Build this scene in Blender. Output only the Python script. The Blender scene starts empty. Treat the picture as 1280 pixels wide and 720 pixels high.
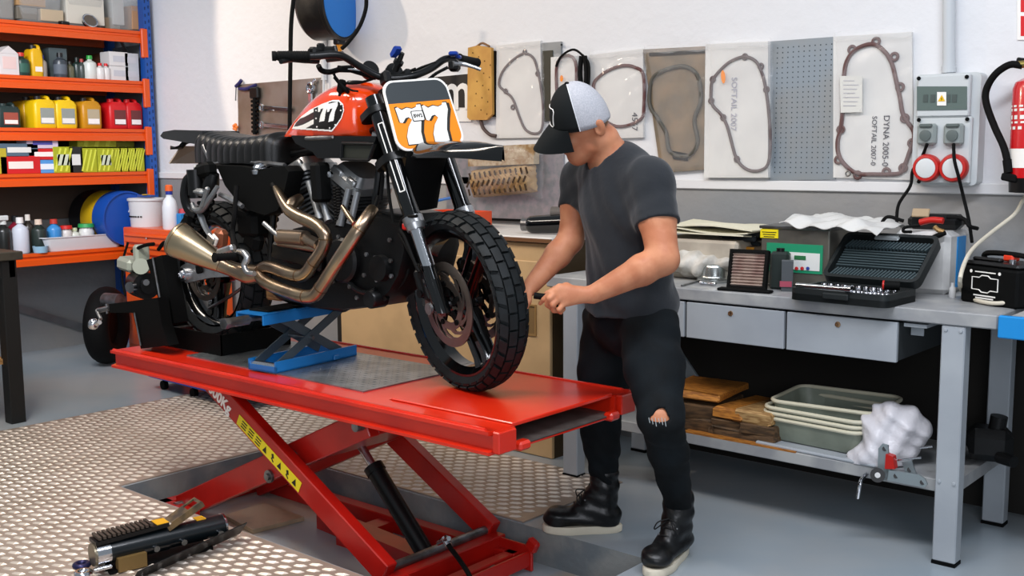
import bpy, bmesh, math, random
import numpy as np
from mathutils import Matrix, Vector, Euler
random.seed(7)
SC = bpy.context.scene
COL = SC.collection
pi = math.pi
V3 = Vector

# ---------- camera model (40 degree lens, eye height 1.45 m) ----------
FPX, EYE = 1360.0, 1.45
def _axes():
    a = V3((-1600, 160, -FPX)); b = V3((1175, 178, -FPX))
    x = -a.normalized(); y = b.normalized()
    e = x.dot(y); x, y = (x - e/2*y).normalized(), (y - e/2*x).normalized()
    y = (y - x*x.dot(y)).normalized()
    return x, y, x.cross(y)
AX, AY, AZ = _axes()
CAM = V3((0, 0, EYE))
def _ray(px, py):
    c = V3((px-640, 360-py, -FPX)); return V3((AX.dot(c), AY.dot(c), AZ.dot(c)))
def onZ(px, py, z=0.0):
    d = _ray(px, py); return CAM + d*((z-EYE)/d.z)
def onY(px, py, y):
    d = _ray(px, py); return CAM + d*(y/d.y)
def onX(px, py, x):
    d = _ray(px, py); return CAM + d*(x/d.x)

# ---------- materials ----------
def lin(h):
    if not isinstance(h, str): return tuple(h)+(1,) if len(h) == 3 else tuple(h)
    h = h.lstrip('#'); o = []
    for i in (0, 2, 4):
        c = int(h[i:i+2], 16)/255; o.append(c/12.92 if c <= .04045 else ((c+.055)/1.055)**2.4)
    return (*o, 1)
_MC = {}
def mat(name, col, rough=.5, metal=0., col2=None, vs=8., vd=3., vlo=.4, vhi=.6, bump=0., bs=60., coat=0., trans=0., alpha=1., spec=.5, ior=1.45, stretch=None, sheen=0., emit=None, es=0.):
    """procedural material; col2 mixes in by noise (wear, dirt, grain), bump adds fine relief"""
    if name in _MC: return _MC[name]
    m = bpy.data.materials.new(name); m.use_nodes = True
    nt = m.node_tree; N = nt.nodes; L = nt.links
    b = N['Principled BSDF']
    b.inputs['Base Color'].default_value = lin(col); b.inputs['Roughness'].default_value = rough
    b.inputs['Metallic'].default_value = metal; b.inputs['Coat Weight'].default_value = coat
    b.inputs['Coat Roughness'].default_value = .08
    b.inputs['Transmission Weight'].default_value = trans; b.inputs['Alpha'].default_value = alpha
    b.inputs['Specular IOR Level'].default_value = spec; b.inputs['IOR'].default_value = ior
    b.inputs['Sheen Weight'].default_value = sheen
    if emit: b.inputs['Emission Color'].default_value = lin(emit); b.inputs['Emission Strength'].default_value = es
    if col2 or bump:
        tc = N.new('ShaderNodeTexCoord'); vec = tc.outputs['Object']
        if stretch:
            mp = N.new('ShaderNodeMapping'); mp.inputs['Scale'].default_value = stretch
            L.new(vec, mp.inputs['Vector']); vec = mp.outputs['Vector']
    if col2:
        n = N.new('ShaderNodeTexNoise'); n.inputs['Scale'].default_value = vs; n.inputs['Detail'].default_value = vd
        L.new(vec, n.inputs['Vector'])
        r = N.new('ShaderNodeValToRGB'); r.color_ramp.elements[0].position = vlo; r.color_ramp.elements[1].position = vhi
        r.color_ramp.elements[0].color = lin(col); r.color_ramp.elements[1].color = lin(col2)
        L.new(n.outputs['Fac'], r.inputs['Fac']); L.new(r.outputs['Color'], b.inputs['Base Color'])
    if bump:
        n = N.new('ShaderNodeTexNoise'); n.inputs['Scale'].default_value = bs; n.inputs['Detail'].default_value = 3
        L.new(vec, n.inputs['Vector'])
        bp = N.new('ShaderNodeBump'); bp.inputs['Strength'].default_value = bump; bp.inputs['Distance'].default_value = .01
        L.new(n.outputs['Fac'], bp.inputs['Height']); L.new(bp.outputs['Normal'], b.inputs['Normal'])
    _MC[name] = m
    return m

# ---------- mesh building ----------
def fr(o, x, y):
    """matrix with origin o, local x along x, local y near y"""
    x = V3(x).normalized(); y = V3(y); z = x.cross(y).normalized(); y = z.cross(x)
    m = Matrix((x, y, z)).transposed().to_4x4(); m.translation = V3(o); return m
def loc(p, r=(0, 0, 0)): return Matrix.Translation(V3(p)) @ Euler(r).to_matrix().to_4x4()
def catmull(pts, k=6, closed=False):
    P = [V3(p) for p in pts]; n = len(P); out = []
    if n < 3 or k <= 1: return P
    for i in range(n if closed else n-1):
        g = lambda j: P[j % n] if closed else (P[j] if 0 <= j < n else (2*P[0]-P[1] if j < 0 else 2*P[-1]-P[-2]))
        a, b, c, d = g(i-1), g(i), g(i+1), g(i+2)
        for s in range(k):
            t = s/k
            out.append(.5*((2*b)+(c-a)*t+(2*a-5*b+4*c-d)*t*t+(3*b-a-3*c+d)*t**3))
    if not closed: out.append(P[-1])
    return out
def lerpl(l, t):
    x = t*(len(l)-1); i = min(int(x), len(l)-2); return l[i]+(l[i+1]-l[i])*(x-i)
class MB:
    def __init__(s): s.v = []; s.f = []; s.mi = []; s.m = 0; s.T = None
    def add(s, vs, fs, T=None):
        o = len(s.v); vs = [V3(v) for v in vs]
        if T is not None: vs = [T @ v for v in vs]
        if s.T is not None: vs = [s.T @ v for v in vs]
        s.v += vs
        for f in fs: s.f.append([i+o for i in f]); s.mi.append(s.m)
        return s
    def box(s, c, size, r=(0, 0, 0), b=0., T=None):
        hx, hy, hz = [q/2 for q in size]; b = min(b, hx*.9, hy*.9, hz*.9)
        M = loc(c, r); M = T @ M if T is not None else M
        S = [(i, j, k) for i in (-1, 1) for j in (-1, 1) for k in (-1, 1)]
        q = lambda i, j, k: (i > 0)*4+(j > 0)*2+(k > 0)
        if b <= 0:
            vs = [(i*hx, j*hy, k*hz) for i, j, k in S]
            fs = [(0, 1, 3, 2), (4, 6, 7, 5), (0, 4, 5, 1), (2, 3, 7, 6), (0, 2, 6, 4), (1, 5, 7, 3)]
            return s.add(vs, fs, M)
        vs = []
        for i, j, k in S:
            vs += [(i*hx, j*(hy-b), k*(hz-b)), (i*(hx-b), j*hy, k*(hz-b)), (i*(hx-b), j*(hy-b), k*hz)]
        w = lambda i, j, k, a: q(i, j, k)*3+a
        fs = []
        for e in (-1, 1):
            fs += [[w(e, -1, -1, 0), w(e, 1, -1, 0), w(e, 1, 1, 0), w(e, -1, 1, 0)], [w(-1, e, -1, 1), w(1, e, -1, 1), w(1, e, 1, 1), w(-1, e, 1, 1)],
                   [w(-1, -1, e, 2), w(1, -1, e, 2), w(1, 1, e, 2), w(-1, 1, e, 2)]]
            for g in (-1, 1):
                fs += [[w(e, g, -1, 0), w(e, g, 1, 0), w(e, g, 1, 1), w(e, g, -1, 1)], [w(e, -1, g, 0), w(e, 1, g, 0), w(e, 1, g, 2), w(e, -1, g, 2)],
                       [w(-1, e, g, 1), w(1, e, g, 1), w(1, e, g, 2), w(-1, e, g, 2)]]
        for i, j, k in S: fs.append([w(i, j, k, 0), w(i, j, k, 1), w(i, j, k, 2)])
        return s.add(vs, fs, M)
    def bar(s, p0, p1, w, h, up=(0, 0, 1), b=0.):
        """box beam between two points: w across, h along up"""
        p0, p1 = V3(p0), V3(p1); x = p1-p0
        T = fr((p0+p1)/2, x, V3(up).cross(x))
        return s.box((0, 0, 0), (x.length, w, h), b=b, T=T)
    def rings(s, R, close=True, cap=True):
        n = len(R[0]); vs = [v for r in R for v in r]; fs = []
        for a in range(len(R)-1):
            for i in range(n if close else n-1):
                j = (i+1) % n; fs.append([a*n+i, a*n+j, (a+1)*n+j, (a+1)*n+i])
        if cap and close: fs.append(list(range(n))[::-1]); fs.append([(len(R)-1)*n+i for i in range(n)])
        return s.add(vs, fs)
    def tube(s, pts, r, n=10, k=6, closed=False, cap=True, flat=1.):
        P = catmull(pts, k, closed); m = len(P); r = r if isinstance(r, (list, tuple)) else [r, r]
        R = []; t0 = None; u = None
        for i, p in enumerate(P):
            a = P[(i-1) % m] if (closed or i) else p; b = P[(i+1) % m] if (closed or i < m-1) else p
            t = (b-a).normalized()
            if u is None:
                u = t.orthogonal().normalized() if abs(t.z) > .95 else V3((0, 0, 1)).cross(t).normalized()
            else: u = (u - t*u.dot(t)).normalized()
            w = t.cross(u); rr = lerpl(r, i/(m if closed else max(m-1, 1)))
            R.append([p+(u*math.cos(2*pi*j/n)+w*math.sin(2*pi*j/n)*flat)*rr for j in range(n)])
        if closed:
            R.append(R[0]); return s.rings(R, True, False)
        return s.rings(R, True, cap)
    def cyl(s, p0, p1, r0, r1=None, n=20, cap=True): return s.tube([p0, p1], [r0, r0 if r1 is None else r1], n, 1, cap=cap)
    def lathe(s, prof, n=24, T=None, cap=True):
        """prof: (radius, height) about local z"""
        vs = []; fs = []; m = len(prof)
        for i in range(n):
            c, d = math.cos(2*pi*i/n), math.sin(2*pi*i/n)
            vs += [(r*c, r*d, z) for r, z in prof]
        for i in range(n):
            j = (i+1) % n
            for a in range(m-1): fs.append([i*m+a, j*m+a, j*m+a+1, i*m+a+1])
        if cap and prof[0][0] > 1e-6: fs.append([i*m for i in range(n)])
        if cap and prof[-1][0] > 1e-6: fs.append([i*m+m-1 for i in range(n)])
        return s.add(vs, fs, T)
    def prism(s, poly, th, T=None, taper=1.):
        n = len(poly); cx = sum(p[0] for p in poly)/n; cy = sum(p[1] for p in poly)/n
        vs = [(x, y, 0) for x, y in poly]+[(cx+(x-cx)*taper, cy+(y-cy)*taper, th) for x, y in poly]
        fs = [list(range(n))[::-1], [n+i for i in range(n)]]+[[i, (i+1) % n, n+(i+1) % n, n+i] for i in range(n)]
        return s.add(vs, fs, T)
    def frame(s, outer, inner, th, T=None):
        n = len(outer)
        vs = [(x, y, z) for z in (0, th) for x, y in list(outer)+list(inner)]; fs = []
        for i in range(n):
            j = (i+1) % n
            fs += [[i, j, n+j, n+i], [2*n+i, 3*n+i, 3*n+j, 2*n+j], [i, 2*n+i, 2*n+j, j], [n+i, n+j, 3*n+j, 3*n+i]]
        return s.add(vs, fs, T)
    def ell(s, c, r, T=None, nu=16, nv=10):
        vs = [(0, 0, -r[2])]; fs = []
        for j in range(1, nv):
            a = -pi/2+pi*j/nv
            vs += [(r[0]*math.cos(a)*math.cos(2*pi*i/nu), r[1]*math.cos(a)*math.sin(2*pi*i/nu), r[2]*math.sin(a)) for i in range(nu)]
        vs.append((0, 0, r[2])); e = len(vs)-1
        for i in range(nu):
            k = (i+1) % nu; fs += [[0, 1+k, 1+i], [e, e-nu+i, e-nu+k]]
            for j in range(nv-2): fs.append([1+j*nu+i, 1+j*nu+k, 1+(j+1)*nu+k, 1+(j+1)*nu+i])
        M = Matrix.Translation(V3(c)); return s.add(vs, fs, M if T is None else T @ M)
    def torus(s, R, r, T=None, n=32, m=10, flat=1.):
        P = [[V3(((R+r*math.cos(b))*math.cos(a), (R+r*math.cos(b))*math.sin(a), r*flat*math.sin(b))) for b in [2*pi*q/m for q in range(m)]] for a in [2*pi*p/n for p in range(n)]]
        vs = [v for q in P for v in q]
        fs = [[i*m+j, ((i+1) % n)*m+j, ((i+1) % n)*m+(j+1) % m, i*m+(j+1) % m] for i in range(n) for j in range(m)]
        return s.add(vs, fs, T)
    def grid(s, fn, nu, nv, thick=0.):
        """sheet fn(u,v) for u,v in 0..1, optionally thickened along its normal"""
        P = [[V3(fn(i/nu, j/nv)) for j in range(nv+1)] for i in range(nu+1)]
        m = nv+1; vs = [p for r in P for p in r]; k = len(vs)
        fs = [[i*m+j, (i+1)*m+j, (i+1)*m+j+1, i*m+j+1] for i in range(nu) for j in range(nv)]
        if thick:
            Nn = []
            for i in range(nu+1):
                for j in range(m):
                    du = P[min(i+1, nu)][j]-P[max(i-1, 0)][j]; dv = P[i][min(j+1, nv)]-P[i][max(j-1, 0)]
                    Nn.append(du.cross(dv).normalized())
            vs += [vs[i]+Nn[i]*thick for i in range(k)]
            fs += [[q+k for q in f][::-1] for f in fs]
            B = [i*m for i in range(nu+1)]+[nu*m+j for j in range(1, m)]+[i*m+nv for i in range(nu-1, -1, -1)]+[j for j in range(nv-1, 0, -1)]
            for i in range(len(B)): a, b = B[i], B[(i+1) % len(B)]; fs.append([a, a+k, b+k, b])
        return s.add(vs, fs)
    def build(s, name, m, parent=None, local=False, ang=35, mods=(), recalc=True):
        me = bpy.data.meshes.new(name)
        o = V3((0, 0, 0))
        if parent is not None and not local: o = worldloc(parent)
        me.from_pydata([tuple(v-o) for v in s.v], [], s.f)
        for q in (m if isinstance(m, (list, tuple)) else [m]): me.materials.append(q)
        me.polygons.foreach_set('material_index', s.mi)
        if recalc:
            bm = bmesh.new(); bm.from_mesh(me); bmesh.ops.recalc_face_normals(bm, faces=bm.faces); bm.to_mesh(me); bm.free()
        me.polygons.foreach_set('use_smooth', [ang > 0]*len(me.polygons))
        if ang > 0: me.set_sharp_from_angle(angle=math.radians(ang))
        me.update()
        ob = bpy.data.objects.new(name, me); COL.objects.link(ob)
        if parent is not None: ob.parent = parent
        for t, kw in mods:
            md = ob.modifiers.new(t.lower(), t)
            for a, b in kw.items(): setattr(md, a, b)
        return ob
def _each(s, name, m, parent=None, local=False, **k):
    """every separate piece becomes a part of its own"""
    p = list(range(len(s.v)))
    def f(a):
        while p[a] != a: p[a] = p[p[a]]; a = p[a]
        return a
    for q in s.f:
        for i in q[1:]:
            a, b = f(q[0]), f(i)
            if a != b: p[a] = b
    G = {}
    for q in s.f: G.setdefault(f(q[0]), []).append(q)
    out = []
    for fs in G.values():
        ids = sorted({i for q in fs for i in q}); mp = {i: j for j, i in enumerate(ids)}
        t = MB(); t.add([s.v[i] for i in ids], [[mp[i] for i in q] for q in fs]); out.append(t.build(name, m, parent, local, **k))
    return out
MB.each = _each
def worldloc(o):
    p = V3((0, 0, 0))
    while o is not None: p += o.location; o = o.parent
    return p
def tag(o, label=None, cat=None, group=None, kind=None):
    if label: o['label'] = label
    if cat: o['category'] = cat
    if group: o['group'] = group
    if kind: o['kind'] = kind
    return o
def thing(name, label, cat, p=(0, 0, 0), rz=0., group=None):
    o = bpy.data.objects.new(name, None); COL.objects.link(o); o.location = V3(p); o.rotation_euler = (0, 0, rz)
    o.empty_display_size = .05
    return tag(o, label, cat, group)
def dup(o, p, rz=None, label=None):
    """copy of a thing with its parts and sub-parts"""
    c = o.copy(); COL.objects.link(c); c.location = V3(p)
    if rz is not None: c.rotation_euler = (0, 0, rz)
    if label: c['label'] = label
    for ch in list(o.children):
        d = ch.copy(); COL.objects.link(d); d.parent = c
        for g in list(ch.children):
            e = g.copy(); COL.objects.link(e); e.parent = d
    return c
def struct(name, mb, m, ang=35):
    return tag(mb.build(name, m, ang=ang), kind='structure')
def rrect(w, h, r, n=5, cx=0., cy=0.):
    out = []
    for sx, sy, a0 in ((1, 1, 0), (-1, 1, 90), (-1, -1, 180), (1, -1, 270)):
        for i in range(n+1):
            a = math.radians(a0+90*i/n); out.append((cx+sx*(w/2-r)+r*math.cos(a), cy+sy*(h/2-r)+r*math.sin(a)))
    return out
def circ(r, n=24, cx=0., cy=0.): return [(cx+r*math.cos(2*pi*i/n), cy+r*math.sin(2*pi*i/n)) for i in range(n)]
def text_mesh(txt, size, T, depth=.001, shear=0., bold=0.):
    """lettering as mesh data placed by matrix T (x right, y up, z out)"""
    cu = bpy.data.curves.new('t', 'FONT'); cu.body = txt; cu.size = size; cu.extrude = depth; cu.shear = shear; cu.offset = bold
    cu.align_x = 'CENTER'; cu.align_y = 'CENTER'; cu.resolution_u = 3
    ob = bpy.data.objects.new('t', cu); me = ob.to_mesh()
    mb = MB(); mb.add([v.co for v in me.vertices], [list(p.vertices) for p in me.polygons], T)
    ob.to_mesh_clear(); bpy.data.objects.remove(ob); bpy.data.curves.remove(cu)
    return mb

# ---------- smooth bodies: blended capsules meshed by surface nets ----------
class Blob:
    def __init__(s, lo, hi, h):
        s.lo = np.array(lo, float); s.h = h
        s.n = np.maximum(2, np.ceil((np.array(hi)-s.lo)/h).astype(int)+1)
        s.d = np.full(s.n, .2, np.float32)
    def _sub(s, lo, hi):
        a = np.clip(np.floor((lo-s.lo)/s.h).astype(int), 0, s.n-1); b = np.clip(np.ceil((hi-s.lo)/s.h).astype(int)+1, 1, s.n)
        sl = tuple(slice(i, j) for i, j in zip(a, b))
        ax = [s.lo[i]+s.h*np.arange(a[i], b[i], dtype=np.float32) for i in range(3)]
        return sl, np.meshgrid(*ax, indexing='ij')
    def _put(s, sl, d, k, sub=False):
        o = s.d[sl]
        if sub: s.d[sl] = np.maximum(o, -d); return
        if k <= 0: s.d[sl] = np.minimum(o, d); return
        q = np.clip(.5+.5*(o-d)/k, 0, 1); s.d[sl] = o*(1-q)+d*q-k*q*(1-q)
    def cap(s, a, b, ra, rb=None, k=.02, sq=None, sub=False):
        """tapered capsule; sq=(axis vector, factor) squashes along an axis"""
        rb = ra if rb is None else rb; a = np.array(a, float); b = np.array(b, float); m = max(ra, rb)*1.6+k+.03
        sl, (X, Y, Z) = s._sub(np.minimum(a, b)-m, np.maximum(a, b)+m)
        if X.size == 0: return s
        d = b-a; L = max(float(d@d), 1e-12)
        t = np.clip(((X-a[0])*d[0]+(Y-a[1])*d[1]+(Z-a[2])*d[2])/L, 0, 1)
        vx, vy, vz = X-a[0]-t*d[0], Y-a[1]-t*d[1], Z-a[2]-t*d[2]
        if sq is not None:
            u = np.array(sq[0], float); u /= np.linalg.norm(u); w = (vx*u[0]+vy*u[1]+vz*u[2])*(1/sq[1]-1)
            vx, vy, vz = vx+u[0]*w, vy+u[1]*w, vz+u[2]*w
        s._put(sl, (np.sqrt(vx*vx+vy*vy+vz*vz)-(ra+(rb-ra)*t)).astype(np.float32), k, sub); return s
    def capcut(s, a, b, ra, rb, k, p, nrm):
        """tapered capsule cut flat by a plane before it is blended in (a sleeve with its hem)"""
        o = s.d; s.d = np.full(s.n, .2, np.float32); s.cap(a, b, ra, rb, 0)
        g = [s.lo[i]+s.h*np.arange(s.n[i], dtype=np.float32) for i in range(3)]; X, Y, Z = np.meshgrid(*g, indexing='ij')
        n = np.array(nrm, float); n /= np.linalg.norm(n)
        e = np.maximum(s.d, ((X-p[0])*n[0]+(Y-p[1])*n[1]+(Z-p[2])*n[2]).astype(np.float32))
        q = np.clip(.5+.5*(o-e)/k, 0, 1); s.d = (o*(1-q)+e*q-k*q*(1-q)).astype(np.float32); return s
    def ell(s, c, r, T=None, k=.02, sub=False):
        """ellipsoid with half axes r, T a 3x3 of local axes in columns"""
        c = np.array(c, float); m = max(r)*1.15+k+.02
        sl, (X, Y, Z) = s._sub(c-m, c+m)
        if X.size == 0: return s
        P = np.stack([X-c[0], Y-c[1], Z-c[2]], -1)
        if T is not None: P = P @ np.array(T, float)
        r = np.array(r, float); q = np.sqrt(((P/r)**2).sum(-1)); q2 = np.sqrt(((P/r**2)**2).sum(-1))+1e-6
        s._put(sl, (q*(q-1)/q2).astype(np.float32), k, sub); return s
    def chain(s, pts, rr, k=.02, **kw):
        for i in range(len(pts)-1): s.cap(pts[i], pts[i+1], rr[i], rr[i+1], k, **kw)
        return s
    def plane(s, p, nrm):
        """cut away everything on the side the normal points to"""
        sl, (X, Y, Z) = s._sub(s.lo, s.lo+s.n*s.h)
        n = np.array(nrm, float); n /= np.linalg.norm(n)
        s.d = np.maximum(s.d, ((X-p[0])*n[0]+(Y-p[1])*n[1]+(Z-p[2])*n[2]).astype(np.float32)); return s
    def warp(s, fn, lo=None, hi=None):
        """add fn(X,Y,Z) to the field: folds and wrinkles"""
        sl, (X, Y, Z) = s._sub(s.lo if lo is None else np.array(lo), s.lo+s.n*s.h if hi is None else np.array(hi))
        s.d[sl] += fn(X, Y, Z).astype(np.float32); return s
    def mesh(s):
        d = s.d.copy()
        for ax in range(3):
            i = [slice(None)]*3; i[ax] = 0; d[tuple(i)] = np.maximum(d[tuple(i)], 1e-3); i[ax] = -1; d[tuple(i)] = np.maximum(d[tuple(i)], 1e-3)
        ins = d < 0; n0 = np.array(d.shape)-1; cnt = np.zeros(n0, np.int8); sh = lambda o: tuple(slice(k, k+m) for k, m in zip(o, n0))
        C8 = [(i, j, k) for i in (0, 1) for j in (0, 1) for k in (0, 1)]
        for o in C8: cnt += ins[sh(o)]
        act = (cnt > 0) & (cnt < 8); ijk = np.argwhere(act); del cnt
        val = {o: d[tuple((ijk+np.array(o)).T)] for o in C8}
        acc = np.zeros((len(ijk), 3)); w = np.zeros(len(ijk))
        for o in C8:
            for ax in range(3):
                if o[ax]: continue
                p = list(o); p[ax] = 1; da, db = val[o], val[tuple(p)]; cr = (da < 0) != (db < 0)
                t = np.where(cr, da/np.where(cr, da-db, 1), 0); e = np.tile(np.array(o, float), (len(ijk), 1)); e[:, ax] = t
                acc += e*cr[:, None]; w += cr
        idx = np.full(act.shape, -1, np.int32); idx[act] = np.arange(len(ijk))
        V = (ijk+acc/w[:, None])*s.h+s.lo
        Fs = []
        for ax in range(3):
            o = [q for q in range(3) if q != ax]
            sl = [slice(1, -1)]*3; sl[ax] = slice(None, -1); nx = list(sl); nx[ax] = slice(1, None)
            cr = ins[tuple(sl)] != ins[tuple(nx)]; fl = ins[tuple(sl)][cr]
            P = np.argwhere(cr); P[:, o[0]] += 1; P[:, o[1]] += 1
            q = []
            for u, v in ((0, 0), (1, 0), (1, 1), (0, 1)):
                Q = P.copy(); Q[:, o[0]] -= 1-u; Q[:, o[1]] -= 1-v; q.append(idx[Q[:, 0], Q[:, 1], Q[:, 2]])
            f = np.stack(q, 1)
            if ax == 1: fl = ~fl
            f[~fl] = f[~fl][:, ::-1]; Fs.append(f)
        return V, np.concatenate(Fs)
    def build(s, name, m, parent=None, smooth=2, ang=180, fidx=None):
        V, F = s.mesh()
        if smooth:
            E = np.concatenate([F[:, [0, 1]], F[:, [1, 2]], F[:, [2, 3]], F[:, [3, 0]]])
            for _ in range(smooth):
                A = np.zeros_like(V); n = np.zeros(len(V))
                np.add.at(A, E[:, 0], V[E[:, 1]]); np.add.at(n, E[:, 0], 1); np.add.at(A, E[:, 1], V[E[:, 0]]); np.add.at(n, E[:, 1], 1)
                V = V*.5+.5*A/np.maximum(n, 1)[:, None]
        me = bpy.data.meshes.new(name); o = np.array(worldloc(parent)) if parent is not None else np.zeros(3)
        me.from_pydata((V-o).tolist(), [], F.tolist())
        for q in (m if isinstance(m, (list, tuple)) else [m]): me.materials.append(q)
        if fidx is not None:
            ctr = V[F].mean(1); me.polygons.foreach_set('material_index', fidx(ctr).astype(int).tolist())
        me.polygons.foreach_set('use_smooth', [True]*len(me.polygons)); me.update()
        ob = bpy.data.objects.new(name, me); COL.objects.link(ob)
        if parent is not None: ob.parent = parent
        return ob

def setup_camera():
    cd = bpy.data.cameras.new('camera'); cd.sensor_width = 36; cd.lens = 36*FPX/1280; cd.clip_start = .05
    co = bpy.data.objects.new('camera', cd); COL.objects.link(co)
    M = Matrix((AX, AY, AZ)).to_4x4(); M.translation = CAM; co.matrix_world = M
    SC.camera = co
    SC.view_settings.view_transform = 'Standard'; SC.view_settings.look = 'None'; SC.view_settings.gamma = 1
    SC.view_settings.use_curve_mapping = False
setup_camera()
# ---------- the room ----------
YW, XL = 4.5, -7.9          # back wall plane, left wall plane
ZB = 1.28                   # top of the grey painted band
def wallmat():
    m = bpy.data.materials.new('painted_plaster'); m.use_nodes = True; nt = m.node_tree; N = nt.nodes; L = nt.links; b = N['Principled BSDF']
    tc = N.new('ShaderNodeTexCoord'); sp = N.new('ShaderNodeSeparateXYZ'); L.new(tc.outputs['Object'], sp.inputs[0])
    gt = N.new('ShaderNodeMath'); gt.operation = 'GREATER_THAN'; gt.inputs[1].default_value = ZB; L.new(sp.outputs['Z'], gt.inputs[0])
    n = N.new('ShaderNodeTexNoise'); n.inputs['Scale'].default_value = 1.6; n.inputs['Detail'].default_value = 5; L.new(tc.outputs['Object'], n.inputs['Vector'])
    r = N.new('ShaderNodeValToRGB'); e = r.color_ramp.elements; e[0].position = .38; e[1].position = .62; e[0].color = lin('#85888a'); e[1].color = lin('#918f8c'); L.new(n.outputs['Fac'], r.inputs[0])
    mx = N.new('ShaderNodeMix'); mx.data_type = 'RGBA'; L.new(gt.outputs[0], mx.inputs[0]); L.new(r.outputs[0], mx.inputs[6]); mx.inputs[7].default_value = lin('#dcdddf')
    L.new(mx.outputs[2], b.inputs['Base Color']); b.inputs['Roughness'].default_value = .6
    n2 = N.new('ShaderNodeTexNoise'); n2.inputs['Scale'].default_value = 14; n2.inputs['Detail'].default_value = 6; L.new(tc.outputs['Object'], n2.inputs['Vector'])
    bp = N.new('ShaderNodeBump'); bp.inputs['Strength'].default_value = .25; bp.inputs['Distance'].default_value = .02; L.new(n2.outputs['Fac'], bp.inputs['Height']); L.new(bp.outputs[0], b.inputs['Normal'])
    return m
M_WALL = wallmat()
struct('wall_back', MB().box((-2.5, YW+.1, 1.75), (12, .2, 3.8)), M_WALL)
struct('wall_left', MB().box((XL-.1, 1.2, 1.75), (.2, 6.6, 3.8)), M_WALL)
# the plastered upper wall ends in a small ledge over the grey band
M_LEDGE = mat('white_ledge_paint', '#dcdcdc', .5, bump=.1, bs=20)
struct('trim_1', MB().box((-2.5, YW-.006, ZB+.012), (10.8, .016, .045), b=.004), M_LEDGE)

M_FLOOR = mat('grey_epoxy_floor', '#94a1aa', .22, col2='#a6a9aa', vs=1.3, vd=5, vlo=.35, vhi=.65, bump=.04, bs=5, spec=.55)
M_PITC = mat('bare_concrete', '#6f777b', .75, col2='#8b8d8a', vs=5, vd=6, bump=.35, bs=35)
M_PITF = mat('pit_floor_paint', '#a3acb2', .3, col2='#b5a38e', vs=2.2, vd=4, vlo=.5, vhi=.62, bump=.05, bs=10)
PX0, PX1, PY0, PY1, PZ = -4.32, -2.07, 2.40, 3.15, -.14
def floor():
    f = MB()
    x0, x1, y0, y1 = -7.9, 3.5, -2.1, 4.5
    for a, b, c, d in ((x0, PX0, y0, y1), (PX1, x1, y0, y1), (PX0, PX1, y0, PY0), (PX0, PX1, PY1, y1)):
        f.add([(a, c, 0), (b, c, 0), (b, d, 0), (a, d, 0)], [(0, 1, 2, 3)])
    f.m = 1
    P = [(PX0, PY0), (PX1, PY0), (PX1, PY1), (PX0, PY1)]
    for i in range(4):
        a, b = P[i], P[(i+1) % 4]
        f.add([(*a, 0), (*b, 0), (*b, PZ), (*a, PZ)], [(0, 1, 2, 3)])
    f.m = 2
    f.add([(*p, PZ) for p in P], [(0, 1, 2, 3)])
    ob = f.build('floor', [M_FLOOR, M_PITC, M_PITF], ang=0, recalc=False)
    for p in ob.data.polygons:
        pass
    return tag(ob, kind='structure')
floor()

# aluminium tread plate laid over the floor round the pit
def tread():
    x0, x1, y0, y1 = -5.70, -2.66, .9, 3.84
    t = .006
    f = MB()
    g = .012
    rects = ((x0, PX0-g, y0, y1), (PX0-g, x1, y0, PY0-g), (PX0-g, x1, PY1+g, y1))
    for a, b, c, d in rects:
        f.box(((a+b)/2, (c+d)/2, t/2), (b-a, d-c, t))
    # raised lozenges in brick offset, running along x and y alternately
    px, py = .070, .042
    vs = []; fs = []
    ny = int((y1-y0)/py); nx = int((x1-x0)/px)
    for j in range(ny):
        for i in range(nx):
            cx = x0+(i+.5+.5*(j % 2))*px; cy = y0+(j+.5)*py
            if cy < 1.25 and cx > -3: continue
            if not (x0+.03 < cx < x1-.03 and y0+.02 < cy < y1-.02) or (PX0-.04 < cx and PY0-.03 < cy < PY1+.03): continue
            o = len(vs); l, w, h = .0270, .0105, .0055
            ca, sa = math.cos(.35), math.sin(.35)
            for u, v, z in ((-l, -w*.5, 0), (-l*.7, -w, 0), (l*.4, -w, 0), (l, w*.5, 0), (l*.7, w, 0), (-l*.4, w, 0), (-l*.5, -w*.25, h), (l*.5, w*.25, h)):
                vs.append((cx+u*ca-v*sa, cy+u*sa+v*ca, t+z))
            for q in ((0, 1, 6), (1, 2, 7, 6), (2, 3, 7), (3, 4, 7), (4, 5, 6, 7), (5, 0, 6)): fs.append([o+k for k in q])
    f.m = 1; f.add(vs, fs)
    m = [mat('tread_plate_aluminium', '#b5a699', .45, .5, col2='#a69789', vs=3, vd=5, bump=.08, bs=90), mat('tread_plate_worn_tops', '#e0d6ca', .42, .4, col2='#cfc4b7', vs=4, vd=4)]
    ob = f.build('floor_tread_plate', m, ang=20, recalc=False)
    return tag(ob, kind='structure')
tread()
# ---------- motorcycle lift ----------
LX0, LX1, LY0, LY1, LZ = -4.386, -2.165, 2.425, 3.168, .60
M_RED = mat('lift_red_paint', '#d2290f', .3, coat=.3, col2='#c61f0b', vs=3, vd=4, bump=.03, bs=25)
M_REDD = mat('lift_red_frame', '#b8170d', .35, coat=.2, col2='#a3120b', vs=4)
M_BLK = mat('black_enamel', '#08090a', .35, spec=.4)
M_BLKM = mat('black_matt', '#080909', .65, spec=.12)
M_CHR = mat('polished_steel', '#c9cbd0', .14, 1.)
M_STL = mat('worn_steel', '#8d8f92', .35, .9, col2='#6c6a68', vs=14)
M_ALU = mat('brushed_aluminium', '#b4b6b8', .34, .9, col2='#9a9b9d', vs=20)
M_CAST = mat('grey_casting', '#7f8386', .45, .7, bump=.1, bs=120)
M_RUB = mat('black_rubber', '#080808', .75, spec=.18, bump=.1, bs=90)
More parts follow.
